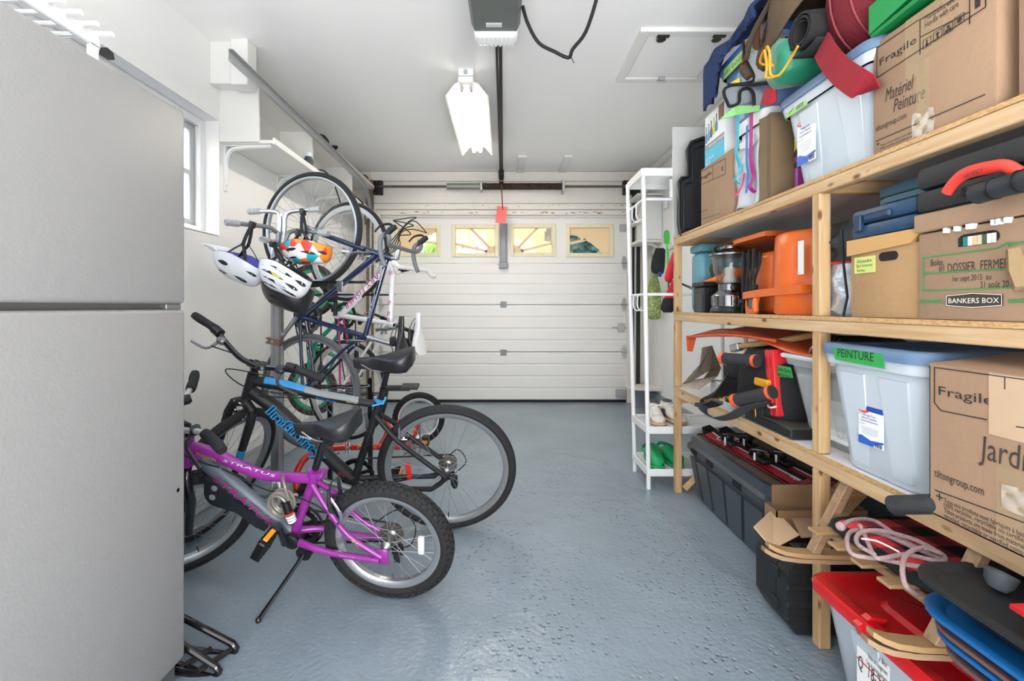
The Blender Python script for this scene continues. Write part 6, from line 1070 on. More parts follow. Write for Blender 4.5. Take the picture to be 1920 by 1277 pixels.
for P, lab in (([(1356, 672, 2.03), (1422, 677, 1.86)], 'long black foam grip with orange ends on top of the tool bag'), ([(1378, 751, 1.9), (1450, 735, 1.745)], 'long black foam grip with orange ends in front of the tool bag')):
    a, b = at(*P[0]), at(*P[1]); d = (b-a).normalized(); o = thing('foam_grip', lab, 'handle', a, group='foam grips with orange ends'); MB().cyl(a, b, .0255, 16).build('sleeve', GR, o); MB().tube([a-d*.014, a-d*.012, a-d*.004, a+d*.012], [.012, .021, .0275, .0275], 16).build('end_cap', OE, o); MB().cyl(b-d*.02, b-d*.006, .027, 16).build('end_ring', OE, o)
RC_ = thing('tool_organizer', 'bright red plastic organizer case standing beside the clear tote', 'case', (1.2, 1.79, .8)); M_ = MX.Rotation(math.radians(-6), 4, 'X'); 
def rc(x0, x1, y0, y1, z0, z1, n, bev=.006): q = MB(); q.box(x0, x1, y0, y1, z0, z1, bev, 2, T(0, 1.79, .69) @ M_); return q.build(n, mat('C81E28', .35), RC_)
rc(1.055, 1.4, -.028, .0, .0, .26, 'shell'); rc(1.055, 1.4, .002, .03, .0, .26, 'shell'); rc(1.045, 1.06, -.02, .02, .05, .09, 'latch', .003); MB().tube([(1.045, 1.8, .735), (1.035, 1.78, .728), (1.035, 1.76, .73), (1.045, 1.745, .737)], .004, 6, sub=3).build('hinge_wire', mat('F0C8C8', .4), RC_)
CT = tote('clear_tote', 'clear plastic tote with green tape label and papers inside on the lower shelf', 1.074, 1.45, 1.40, 1.745, Z+.002, .935, mat('E2EAEE', .2, trans=.0, alpha=.24, name='clear_plastic'), MEL, lid=False, taper=.055, rimh=.03)
q = MB(); q.tube([(x, y, .935) for x, y in ((1.07, 1.40), (1.07, 1.745), (1.455, 1.745), (1.455, 1.40))], .009, 8, closed=True); q.build('rim', mat('DDE3E8', .3, alpha=.85), CT)
def onq(px, py): return onx(px, py, 1.082)
q = MB(); P = [onq(1447, 681), onq(1489, 689), onq(1493, 709), onq(1449, 705)]; q.add([p+V((-.012, 0, 0)) for p in P], [(0, 1, 2, 3)]); q.build('tape_label', GREENT, CT, solid=.001, smooth=False)
q = MB(); ftext(q, 'Outils Electr.', (1455, 694), 1485, 1.067, .022); ftext(q, 'Batteries', (1455, 703), 1482, 1.067, .022); q.build('handwriting', mat('123D1E', .7), CT, smooth=False)
o = thing('paper_manual', 'white printed instruction sheet standing inside the clear tote', 'paper', (1.12, 1.55, .66)); B(1.118, 1.12, 1.47, 1.655, .665, .80).build('sheet', mat('EFF0F0', .7), o, smooth=False); q = MB()
for k in range(9): q.text('-- --- ---- --', .012, aisle(1.61, .79-.011*k, 1.1175))
q.tube([(1.1175, 1.51+.012*math.cos(t), .70+.02*math.sin(t)) for t in [k*.6 for k in range(11)]], .0008, 4); q.build('lettering', mat('8A8C90', .7), o, smooth=False)
o = thing('yellow_gloves', 'pale yellow green items lying inside the clear tote', 'gloves', (1.25, 1.55, .66)); q = MB(); q.sphere((1.2, 1.64, .72), .045, 12, 8, (1.2, .8, 1.2)); q.sphere((1.22, 1.5, .77), .05, 12, 8, (1.2, 1.1, .9)); q.build('gloves', mat('D8DE9A', .7), o)
o = thing('grey_box_in_tote', 'pale grey box lying in the clear tote behind the sheet', 'box', (1.32, 1.55, .66)); B(1.26, 1.38, 1.47, 1.68, .66, .85, .01).build('body', mat('B8C0C6', .6), o)
o['label'] = 'pale grey box standing behind the printed sheet inside the clear tote'; o.name = 'grey_box'
FN = thing('desk_fan', 'black grilled heater fan lying on top of the clear tote', 'fan', (1.2, 1.5, .94)); c = V((1.2, 1.545, .955)); q = MB()
q.loft([[c+V((x, .1*math.cos(a)*k, .062*math.sin(a)*k)) for a in [math.pi*j/14 for j in range(15)]]+[c+V((x, -.1*k, -.012)), c+V((x, .1*k, -.012))] for x, k in ((-.1, .75), (-.085, 1), (.12, 1), (.14, .8))]); q.build('housing', mat('17181B', .35), FN)
q = MB()
for k in range(9): y = -.08+.02*k; h = math.sqrt(max(0, 1-(y/.1)**2))*.058; q.tube([c+V((-.104, y, -.005)), c+V((-.106, y, h*.7)), c+V((-.09, y, h+.004))], .0028, 5)
for k in range(6): a = .3+k*.5; q.tube([c+V((-.095+.03*j, .102*math.cos(a), .064*math.sin(a))) for j in range(7)], .003, 5)
q.build('grille', DKMET, FN, kind='stuff'); MB().tube([c+V((-.1, .09, -.005)), c+V((-.112, .06, .02)), c+V((-.112, 0, .04))], .006, 6, sub=3).build('handle', ALU, FN)
LVb = thing('metal_case', 'flat black metal case lying at the front of the lower shelf', 'case', (1.1, 1.84, Z)); B(1.035, 1.2, 1.64, 1.985, Z+.0005, .676, .004).build('body', mat('2A2A2C', .3, .4), LVb); B(1.04, 1.195, 1.645, 1.978, .676, .679).build('top_plate', mat('4A4A42', .5), LVb); B(1.0335, 1.0345, 1.955, 1.98, .645, .672).build('end_plate', mat('8C8D90', .3, .6), LVb)
T3 = tote('storage_tote', 'grey blue storage tote with green tape label and blue lid on the lower shelf', 1.015, 1.45, 1.105, 1.445, Z+.001, .998, TOTEG, LIDB, group='grey storage totes with blue lids', taper=.04)
totelabel(T3, 1.0335, (1611, 757), (1658, 846)); q = MB(); P = [onx(a, b, .997) for a, b in ((1561, 651), (1655, 663), (1659, 692), (1566, 674))]; q.add(P, [(0, 1, 2, 3)]); q.build('tape_label', GREENT, T3, solid=.001, smooth=False); q = MB(); ftext(q, 'PEINTURE', (1570, 668), 1638, .9955, .034); q.build('handwriting', mat('14381F', .7), T3, smooth=False)
X = .992; C6 = carton('cardboard_box', 'large brown cardboard box with handwritten garden word at the right edge of the lower shelf', X, 1.42, .70, 1.062, Z+.001, .985, flaps=True)
write(C6, [('Fragile', (1760, 740), 1862), ('tiltongroup.com', (1752, 893), 1845, .026)], X-.0012); write(C6, [('Tous nos produits sont fabriqués à base', (1770, 941), 1925, .0142), ('100% recyclée, recyclable ou certifiée', (1770, 950), 1925, .0142), ('Tilton products are made from materials', (1770, 960), 1925, .0142), ('recycled, recyclable or certified compo', (1770, 970), 1925, .0142), ('+', (1755, 939), 1768, .035)], X-.0012)
write(C6, [('Jardin', (1835, 858), 1950, .07, dict(shear=.1, jit=.02))], X-.0012, PEN, 'handwriting'); lines(C6, [((1752, 689), (1960, 717)), ((1752, 689), (1752, 755)), ((1752, 755), (1764, 770)), ((1764, 770), (1850, 787)), ((1884, 706), (1884, 730)), ((1753, 919), (1920, 980)), ((1905, 800), (1925, 803))], X-.0012)
y = onx(1872, 720, X).y; part(B(X-.0014, X-.0005, y-.085, y+.017, .86, .985), 'torn_tape', mat('BFA488', .7, var=.06, vs=30), C6, smooth=False); tape(C6, X, onx(1900, 900, X).y, .645, .80, .06); q = MB(); q.grid(8, 8, lambda u, v: V((X-.003-.004*math.sin(u*9)*math.sin(v*8), .905-.06*u, .72+.05*v))); q.build('crumpled_tape', mat('E4DCD0', .15, alpha=.4), C6)
q = MB(); q.add([(X, 1.062, .986), (X, .7, .986), (1.2, .7, 1.01), (1.2, 1.062, 1.012)], [(0, 1, 2, 3)]); q.build('flap', CARD, C6, solid=.004, smooth=False); q = MB(); q.add([(1.42, 1.062, .986), (1.42, .7, .986), (1.22, .7, 1.018), (1.22, 1.062, 1.015)], [(0, 1, 2, 3)]); q.build('flap', CARD, C6, solid=.004, smooth=False)
HB = thing('hammer', 'black scuffed rubber handle sticking out beneath the handwritten garden box', 'tool', (1.0, 1.08, .66)); a, b = onx(1665, 947, .958), onx(1760, 945, 1.01); d = (b-a).normalized(); MB().tube([a, a+d*.004, a+d*.012, b], [.014, .02, .0225, .0225], 16).build('grip', mat('24272B', .7, var=.4, vs=40, bump=.2, bs=60), HB)
# ================= floor level under the shelves
TK = thing('storage_chest', 'long dark grey plastic storage chest with quilted lid under the lower shelf', 'chest', (1.36, 2.3, 0)); TKM = mat('3B424A', .33, name='trunk_plastic')
def tr(x0, x1, y0, y1, z, r=.06, k=5):
    P = []
    for cx_, cy_, a0 in ((x1-r, y1-r, 0), (x0+r, y1-r, 90), (x0+r, y0+r, 180), (x1-r, y0+r, 270)):
        for j in range(k+1): a = math.radians(a0+90*j/k); P.append(V((cx_+r*math.cos(a), cy_+r*math.sin(a), z)))
    return P
MB().loft([tr(1.15, 1.62, 2.0, 2.66, 0), tr(1.14, 1.63, 1.985, 2.665, .012), tr(1.09, 1.655, 1.87, 2.685, .285), tr(1.09, 1.655, 1.87, 2.685, .30)]).build('body', TKM, TK, angle=40)
MB().loft([tr(1.072, 1.665, 1.84, 2.695, .292), tr(1.068, 1.67, 1.835, 2.70, .30), tr(1.068, 1.67, 1.835, 2.70, .322), tr(1.085, 1.66, 1.855, 2.69, .335), tr(1.09, 1.655, 1.862, 2.685, .378), tr(1.11, 1.64, 1.88, 2.67, .378), tr(1.115, 1.635, 1.885, 2.665, .355)]).build('lid', TKM, TK, angle=40)
for s0, s1 in ((.0, .2), (.235, .44), (.475, .68), (.715, .88), (.915, 1.0)):
    def pt_(s, t): z = .015+.26*t; k = (z-.012)/.273; return V((1.14-.05*k, (1.985-.115*k)+(.68+.135*k-.05)*s+.02, z))
    P = [pt_(s0, 0), pt_(s1, 0), pt_(s1, .92), pt_(s0, .92)]; d = V((-.014, 0, 0)); c_ = (P[0]+P[2])/2
    q = MB(); q.loft([P, [p.lerp(c_, .02)+d for p in P]]); q.build('side_panel', TKM, TK, smooth=False)
for i, y in enumerate((2.55, 2.36, 2.08)):
    q = MB()
    for k in range(6): yy = y-.012*k+.03; q.box(1.06, 1.07, yy, yy+.007, .295-.006*(k % 2), .318, .002)
    q.build('hinge_knuckles', BLACK, TK, kind='stuff')
QM = mat('5C534A', .8, var=.25, vs=8, name='quilted_mat'); q = MB()
def quilt(u, v):
    x, y = 1.12+.51*v, 1.89+.77*u; a, b = (x+y*.8)*19, (y*1.1-x*.7)*17; return V((x, y, .362+.009*(abs(math.sin(a))**.5)*(abs(math.sin(b))**.5)))
q.grid(90, 60, quilt); q.build('quilted_mat', QM, TK, angle=180)
# two short skis
SKR = mat('B01E2A', .25, coat=.5, name='ski_red')
def ski(name, label, ox, oz, oy, group):
    o = thing(name, label, 'ski', (1.2+ox, 2.25, .39+oz), group=group); R1 = []; L = .80
    for k in range(17):
        t = k/16; y = 2.62+oy-L*t; z = .386+oz+(.03*((.12-t)/.12)**2 if t < .12 else 0)+(.012*((t-.92)/.08)**2 if t > .92 else 0); w = .034+.010*(2*t-1)**2; w *= (1 if .06 < t < .96 else .55); x = 1.163+ox+.05*t; c_, s_ = math.cos(.3), math.sin(.3)
        R1.append([V((x+a*w*c_-b*.004*s_, y, z+a*w*s_+b*.004*c_+.012)) for a, b in ((-1, -1), (1, -1), (1, 1), (-1, 1))])
    MB().loft(R1).build('board', SKR, o, smooth=False)
    def strip(a0, a1, t0, t1, m, nm, lift=.0012):
        q = MB(); P = []
        for k in range(int(t0*16), int(t1*16)+1):
            r = R1[k]; n = (r[2]-r[1]).normalized()*lift; P.append([r[3].lerp(r[2], a0)+n, r[3].lerp(r[2], a1)+n, r[3].lerp(r[2], a1)+n*.2, r[3].lerp(r[2], a0)+n*.2])
        q.loft(P); q.build(nm, m, o, smooth=False)
    strip(.0, .1, 0, 1, BLACK, 'black_stripe'); strip(.72, 1, 0, .95, BLACK, 'black_stripe'); strip(.6, .68, .1, .95, mat('E6E2E2', .4), 'white_stripe'); strip(.0, 1, 0, .09, BLACK, 'black_tip', .0018)
    r = R1[2]; r6 = R1[5]; q = MB(); n = (r[2]-r[1]).normalized()*.0025; x_ = (r6[3]-r[3]); q.text('elan', .075, fm(R1[6][3].lerp(R1[6][2], .82)+n, -x_, r[3]-r[2]), width=.17); q.build('lettering', mat('F0F0F0', .5), o, smooth=False)
    r = R1[14]; q = MB(); q.text('elan', .03, fm(r[3].lerp(r[2], .65)+n+x_.normalized()*.05, -x_, r[3]-r[2]), width=.05); q.build('lettering', mat('F0F0F0', .5), o, smooth=False)
    for t, sz, nm in ((5, .05, 'toe_binding'), (10, .065, 'heel_binding')):
        c = (R1[t][2]+R1[t][3])/2; q = MB(); q.box(c.x-.028, c.x+.028, c.y-sz, c.y+sz*.7, c.z+.0, c.z+.026, .01, 2); q.box(c.x-.024, c.x+.02, c.y-sz*.2, c.y+sz*.5, c.z+.02, c.z+.058, .012, 2); q.tube([c+V((-.03, sz*.5, .02)), c+V((-.035, 0, .055)), c+V((.02, -sz*.4, .05))], .007, 7, sub=3); b = q.build(nm, BLACK, o); 
        MB().box(c.x-.033, c.x-.027, c.y-.012, c.y-.002, c.z+.005, c.z+.04, .001).build('white_mark', mat('E4E4E4', .5), b)
    return o
ski('ski', 'front one of two short red and black skis lying on the grey chest', 0, 0, 0, 'short red skis on the chest'); ski('ski', 'rear one of two short red and black skis lying on the grey chest', .082, .0, -.03, 'short red skis on the chest')
# black tool case standing on the floor
TCm = MX.Translation(V((.955, 1.575, 0))) @ rotz(0); BC = thing('tool_case', 'black scuffed plastic tool case standing on the floor by the wooden post', 'case', (1.1, 1.66, 0)); SCUF = mat('181A1D', .5, var=.35, vs=14, bump=.15, bs=50, name='scuffed_black')
q = MB(); q.prism([(0, .05), (.03, .0), (.36, .0), (.36, .255), (.035, .255), (.0, .2)], 0, .062, fm((.958, 1.60, .012), (1, 0, 0), (0, 0, 1))); q.build('front_shell', SCUF, BC, smooth=False)
q = MB(); q.prism([(0, .05), (.03, .0), (.36, .0), (.36, .255), (.035, .255), (.0, .2)], -.13, -.004, fm((.958, 1.60, .012), (1, 0, 0), (0, 0, 1))); q.build('rear_shell', SCUF, BC, smooth=False)
for z in (.05, .10, .16, .21): B(.955, 1.3, 1.533, 1.541, z, z+.022, .004).build('rib', SCUF, BC)
B(.95, .972, 1.585, 1.625, .06, .10, .004).build('latch', BLACK, BC); B(.95, .972, 1.585, 1.625, .17, .21, .004).build('latch', BLACK, BC); B(1.02, 1.08, 1.57, 1.63, .262, .276, .003).build('chrome_latch', mat('8E9092', .25, .9), BC); q = MB(); q.tube([(1.09, 1.6, .265), (1.1, 1.6, .29), (1.25, 1.6, .29), (1.26, 1.6, .265)], .01, 8, sub=3); q.build('handle', BLACK, BC)
for x in (1.03, 1.25): B(x-.02, x+.02, 1.55, 1.7, .0, .014, .003).build('foot', BLACK, BC)
# open carton with flaps
OC = thing('cardboard_box', 'open brown cardboard box with its flaps up on the floor between chest and wooden post', 'box', (1.2, 1.8, .0)); CI = mat('8A6C4E', .85, var=.05, vs=12, name='cardboard_dark')
X0, X1, Y0, Y1, Z0, Z1 = 1.045, 1.40, 1.745, 1.83, .0, .335
q = MB(); t = .004
for a in ((X0, X0+t, Y0, Y1), (X1-t, X1, Y0, Y1), (X0, X1, Y0, Y0+t), (X0, X1, Y1-t, Y1)): q.box(*a, .0, Z1, 0)
q.box(X0, X1, Y0, Y1, 0, .005); q.build('body', CI, OC, smooth=False)
def flap(P, m, n='flap'): q = MB(); q.add([V(p) for p in P], [tuple(range(len(P)))]); q.build(n, m, OC, solid=.004, smooth=False)
flap([at(1447, 909, 1.828), at(1534, 908, 1.80), at(1534, 962, 1.80), at(1447, 963, 1.828)], CI); flap([at(1450, 953, 1.82), at(1413, 988, 1.62), at(1449, 1030, 1.53), at(1499, 1004, 1.64)], mat('D8B896', .8), 'pale_flap'); flap([at(1478, 958, 1.80), at(1502, 1008, 1.62), at(1545, 1006, 1.62), at(1545, 957, 1.8)], CARD)
yl = MB(); yl.tube([at(1478, 992, 1.77), at(1492, 985, 1.77), at(1502, 981, 1.77)], .012, 8); o = yl.build('cable_roll', mat('C9A93A', .5), None); tag(o, 'yellow cable end peeking out of the open cardboard box', 'cable'); 
# clear tote with red lid
RTZ = .322; RT_ = tote('storage_tote', 'large clear storage tote with a glossy red lid under the wooden sled', .925, 1.5, .82, 1.35, .004, RTZ, mat('CFD8E0', .3, alpha=.72, name='frosted_clear'), RED, lid=False, taper=.05, rimh=.02)
RL = mat('C4141C', .3, coat=.3, name='red_lid'); q = MB()
def rl(a, z, r=.05): return tr(.925-a, 1.5+a, .82-a, 1.35+a, z, r, 6)
q.loft([rl(.02, RTZ-.03), rl(.022, RTZ-.008), rl(.014, RTZ+.004), rl(-.012, RTZ+.004), rl(-.03, RTZ-.012), rl(-.09, RTZ-.012), rl(-.1, RTZ+.0), rl(-.25, RTZ+.0)]); q.build('lid', RL, RT_, angle=40); MB().loft([[V((.905, y, RTZ-.035)), V((.896, y, RTZ-.01)), V((.93, y, RTZ+.012)), V((.97, y, RTZ+.006)), V((.95, y, RTZ-.02))] for y in (1.15, 1.16, 1.17)]).build('lid_clip', RL, RT_)
B(1.0, 1.45, .9, 1.28, .03, .2).build('contents', patches(['4A7FB0', 'C9CED6', 'B33A3E', '8FA9C9', 'D9DDE2'], 6, .8), RT_)
X = .925; q0, q1 = onx(1607, 1195, .937), onx(1668, 1195, .937); B(.9365, .9375, q1.y, q0.y, .06, .265).build('paper_label', mat('ECECEC', .5), RT_, smooth=False); mm = aisle(q0.y, .06, .936); w = q0.y-q1.y; h = .205
q = MB(); q.text('Storage Box', .02, mm @ T(w*.45, h*.86, .0006), width=w*.5); q.text('Boîte de rangement', .018, mm @ T(w*.38, h*.77, .0006), width=w*.58); q.text('Caja de almacenamiento', .018, mm @ T(w*.32, h*.68, .0006), width=w*.64); q.build('lettering', INK, RT_, smooth=False)
q = MB(); q.text('Q  18-24', .05, mm @ T(w*.06, h*.53, .001), width=w*.8, shear=.2, jit=.03); q.text('mois', .04, mm @ T(w*.5, h*.4, .001), width=w*.4, shear=.2); q.build('handwriting', PEN, RT_, smooth=False); q = MB(); q.box(.9356, .9362, q0.y-w*.48, q0.y-w*.08, .062, .125); q.box(.9356, .9362, q0.y-w*.92, q0.y-w*.52, .062, .105); q.box(.9358, .9363, q1.y, q0.y, .06+h*.63, .06+h*.645); q.build('red_logo', mat('C81E2A', .5), RT_, smooth=False, kind='stuff'); q = MB(); q.text('C', .045, mm @ T(w*.16, .02, .0012)); q.text('V', .045, mm @ T(w*.6, .012, .0012)); q.build('lettering', mat('F2F2F2', .5), RT_, smooth=False)
q = MB(); q.text('18-24', .028, aisle(1.20, .255, .9315), shear=.2); q.build('handwriting', PEN, RT_, smooth=False)
# wooden sled with plaid cushion and rope
BW = wood_mat(0, '8A6D52', 'A58A6C', '7A5A3C', .55, 3.3); BW2 = mat('A3855E', .5, var=.1, vs=20, name='varnished_ply'); WS = thing('wooden_sled', 'wooden child sled with curved runners and red plaid cushion on the red lidded tote', 'sled', (1.1, 1.2, .33))
for y, dz in ((1.405, 0.0), (1.01, .012)):
    R_ = []
    for P, w in (((.80, .366), .01), ((.82, .355), .015), ((.85, .345), .018), ((.90, .338), .019), ((1.0, .334), .019), ((1.45, .334), .019)):
        x, z = P; z += dz; R_.append([V((x, y-w, z)), V((x, y+w, z)), V((x, y+w, z+.013)), V((x, y-w, z+.013))])
    MB().loft(R_).build('runner', BW, WS, angle=60); MB().loft([[p+V((.012, 0, .0145)) for p in r] for r in R_]).build('runner_lamination', BW2, WS, angle=60)
    q = MB(); q.box(-.012, .012, -.016, .016, -.005, .25, .002, m=fm((.955, y, .366+dz), (0, 0, 1), (0, 1, 0)) @ MX.Rotation(math.radians(90), 4, 'Y') @ MX.Rotation(math.radians(-26), 4, 'Y') @ MX.Rotation(math.pi, 4, 'X') if False else MX.Translation((.955, y, .366+dz)) @ MX.Rotation(math.radians(27), 4, 'Y')); q.build('upright', BW, WS)
    R_ = [];  c = V((1.115, y, .59+dz))
    MB().tube([c+V((-.02, 0, -.01)), c+V((-.024, 0, .02)), c+V((-.0, 0, .038)), c+V((.04, 0, .03))], .016, 8, sub=3, flat=1.4).build('bent_rail', BW, WS); MB().cyl((1.30, y, .356+dz), (1.33, y, .46), .014, 8).build('strut', BW, WS)
for y in (1.345, 1.262, 1.178, 1.094): B(.91, 1.45, y-.02, y+.02, .452, .461, .002).build('slat', BW2, WS)
MB().tube([(1.3, 1.01, .44), (1.3, 1.405, .44)], .013, 8).build('cross_bar', BW, WS); MB().tube([(.98, 1.01, .44), (.98, 1.405, .44)], .012, 8).build('cross_bar', BW, WS); MB().tube([(1.105, 1.0, .6), (1.105, 1.415, .6)], .014, 8).build('cross_bar', BW, WS)
PLD = plaid_mat(); CU = thing('cushion', 'red and black plaid cushion with black edging on the wooden sled', 'cushion', (1.2, 1.2, .463)); 
MB().loft([tr(.972-a, 1.42+a, 1.02-a, 1.375+a, z, .06) for a, z in ((-.006, .463), (0, .468), (0, .478), (-.01, .484), (-.06, .488))]).build('pad', PLD, CU, angle=60)
MB().tube(tr(.97, 1.422, 1.018, 1.377, .474, .06), .011, 7, closed=True).build('edging', mat('17171A', .9), CU); MB().loft([[V((1.26+.02*k, 1.04, .48)), V((1.26+.02*k, 1.36, .48)), V((1.3+.02*k, 1.345, .575)), V((1.3+.02*k, 1.055, .575))] for k in (0, 1)]).build('back_pad', PLD, CU); MB().tube([V((1.26, 1.04, .48)), V((1.30, 1.055, .575)), V((1.30, 1.345, .575)), V((1.26, 1.36, .48))], .01, 7, sub=3).build('edging', mat('17171A', .9), CU)
RP = thing('rope', 'pale pink braided rope coiled on the plaid cushion', 'rope', (1.1, 1.2, .5)); ROPE = mat('C3A6A8', .9, bump=.8, bs=400, name='braided_rope')
def rp(*P): return [at(a, b, d) for a, b, d in P]
q = MB(); z = .5
def onrope(P, zz): return [onz(a, b, zz+k) for a, b, k in P]
q.tube(onrope([(1576, 987, .03), (1600, 975, .03), (1640, 977, .02), (1690, 1010, .015), (1735, 1035, .01), (1768, 1050, .0), (1760, 1060, 0), (1720, 1062, 0), (1650, 1048, 0), (1600, 1040, .0), (1588, 1015, .012), (1600, 995, .02), (1650, 1000, .02), (1720, 1030, .015), (1778, 1053, .01)], z), (.0053), 8, sub=7)
q.tube(onrope([(1612, 985, .025), (1622, 1005, .015), (1640, 1043, .005), (1660, 1046, .005), (1700, 1040, .006), (1760, 1052, .006), (1770, 1042, .012), (1715, 1012, .02), (1650, 995, .025), (1612, 1000, .02), (1608, 1020, .01), (1640, 1040, .01)], z+.008), (.0053), 8, sub=7)
q.tube(onrope([(1765, 1038, .03), (1730, 1027, .035), (1700, 1040, .03), (1692, 1065, .02), (1697, 1095, .0), (1712, 1110, -.02), (1722, 1114, -.03)], z), (.0053), 8, sub=7); q.build('coil', ROPE, RP, angle=80)
MB().tube(onrope([(1615, 1010, .02), (1645, 1015, .02), (1686, 1035, .02)], z+.01), .0022, 6, sub=4).build('cable_tie', mat('E2DEE0', .5), RP); MB().sphere(onz(1576, 987, z+.03), .012, 8, 6).build('knot', ROPE, RP)
# stack of plastic sleds at the lower right
def pan(name, label, x0, x1, y0, y1, zr, depth, m, ins=.07, group=None, rim=.014):
    o = thing(name, label, 'sled', ((x0+x1)/2, (y0+y1)/2, zr-depth), group=group)
    def s(a, z, r=.08): return tr(x0+a, x1-a, y0+a, y1-a, z, r, 6)
    MB().loft([s(-rim, zr-.008, .09), s(-rim, zr, .09), s(0, zr+.003), s(.008, zr-.004), s(ins, zr-depth, .06), s(ins+.12, zr-depth+.004, .05)]).build('tray', m, o, angle=50)
    b = MB(); b.loft([s(-rim, zr-.008, .09), s(-.001, zr-.009), s(ins-.004, zr-depth-.004, .06)], False); b.f.append(tuple(range(2*28, 3*28))); b.build('underside', m, o, angle=50); return o
G_ = 'nested plastic sleds'
SB, SBR = mat('1660A0', .35, name='blue_sled'), mat('6B4F4C', .45, name='brown_sled'); SBK = mat('202428', .5, var=.1, vs=6, name='black_sled')
pan('plastic_sled', 'black plastic sled tray topmost of the nested stack', .885, 1.45, .42, 1.0, .552, .07, SBK)
for (nm, lab, x0, y1, zr, dp, m) in (('plastic_sled', 'wide blue plastic sled directly beneath the black sled tray', .885, .985, .495, .08, SB), ('plastic_sled', 'thin brown sled edge between the two blue sleds of the stack', .895, .972, .468, .07, SBR), ('plastic_sled', 'blue plastic sled between the two brown sleds of the stack', .896, .968, .452, .075, SB), ('plastic_sled', 'brown plastic sled second from the bottom of the stack', .902, .955, .425, .07, SBR), ('plastic_sled', 'scuffed blue plastic sled at the bottom of the stack', .925, .92, .375, .04, mat('3C78A8', .5, var=.15, vs=10))):
    pan(nm, lab, x0, 1.43, .42, y1, zr, dp, m, ins=.09)
RS = thing('dustpan_tray', 'bright red plastic sled tray with hinge lugs lying in the black tray', 'tray', (1.0, .75, .56)); RSM = mat('C8202A', .35, name='red_tray')
P = [V((.905, .815, .588)), V((.90, .79, .59)), V((.90, .60, .59)), V((1.15, .60, .59)), V((1.15, .79, .59)), V((1.12, .825, .588))]; cc = V((1.02, .7, .57))
MB().loft([[p+V((0, 0, -.008)) for p in P], P, [p.lerp(cc, .1)+V((0, 0, .002)) for p in P], [p.lerp(cc, .18)+V((0, 0, -.012)) for p in P], [p.lerp(cc, .5)+V((0, 0, -.012)) for p in P]]).build('tray', RSM, RS, smooth=False)
for x in (.955, .985, 1.01): B(x-.006, x+.006, .808, .828, .585, .604, .004).build('hinge_lug', RSM, RS)
MB().cyl((.945, .82, .596), (1.02, .82, .596), .004, 8).build('hinge_pin', RSM, RS)
MB().lathe([(.014, 0), (.022, .012), (.026, .034), (.023, .034), (.019, .014), (.0, .004)], 20, T(.99, .915, .553) @ MX.Rotation(math.radians(20), 4, 'Y')).build('bowl', mat('4A5258', .45), None); o = bpy.data.objects['bowl']; tag(o, 'small grey plastic bowl standing in the black sled tray', 'bowl')
# ================= white coat stand with shoes
CS = thing('shoe_rack', 'tall white metal coat and shoe stand beside the wooden shelving', 'rack', (1.2, 2.95, 0))
ya, yb = 2.80, 3.10
for y, x0, x1 in ((ya, .89, .858), (yb, .892, .842), (ya, 1.5, 1.47), (yb, 1.5, 1.47)): MB().cyl((x0, y, 0), (x1, y, 1.95), .0135, 12).build('post', WMET, CS)
def shelf_tray(z, x0, x1, nm='tray', h=.045):
    q = MB()
    bars(q, x0, x1, ya-.016, yb+.016, .012, z-h, z, .003, True)
    t = q.build(nm, WMET, CS); m = MB()
    for k in range(28): y = ya+(yb-ya)*(k+.5)/28; m.box(x0+.008, x1-.008, y-.0018, y+.0018, z-.018, z-.014)
    for k in range(46): x = x0+.01+(x1-x0-.02)*(k+.5)/46; m.box(x-.0018, x+.0018, ya-.006, yb+.006, z-.014, z-.0105)
    m.build('mesh_panel', WMET, t, smooth=False, kind='stuff')
shelf_tray(.385, .872, 1.5); shelf_tray(.125, .876, 1.5); shelf_tray(1.97, .842, 1.49, h=.05)
for z, xo in ((1.78, .86), (1.195, .868)):
    MB().cyl((xo, ya, z), (xo, yb, z), .009, 8).build('cross_bar', WMET, CS); MB().cyl((xo, ya, z), (1.48, ya, z), .009, 8).build('cross_bar', WMET, CS)
    for yy in (2.94, 3.03): MB().tube([(xo-.004, yy, z), (xo-.006, yy, z-.07), (xo+.01, yy-.006, z-.1), (xo+.035, yy-.015, z-.095), (xo+.042, yy-.018, z-.075)], .005, 6, sub=3).build('hook', WMET, CS)
MB().strap([(1.03, ya-.01, 1.90), (1.03, ya-.012, 1.84), (1.03, ya-.012, 1.79)], .03, .006, up=(0, 1, 0)).build('hook_plate', WMET, CS)
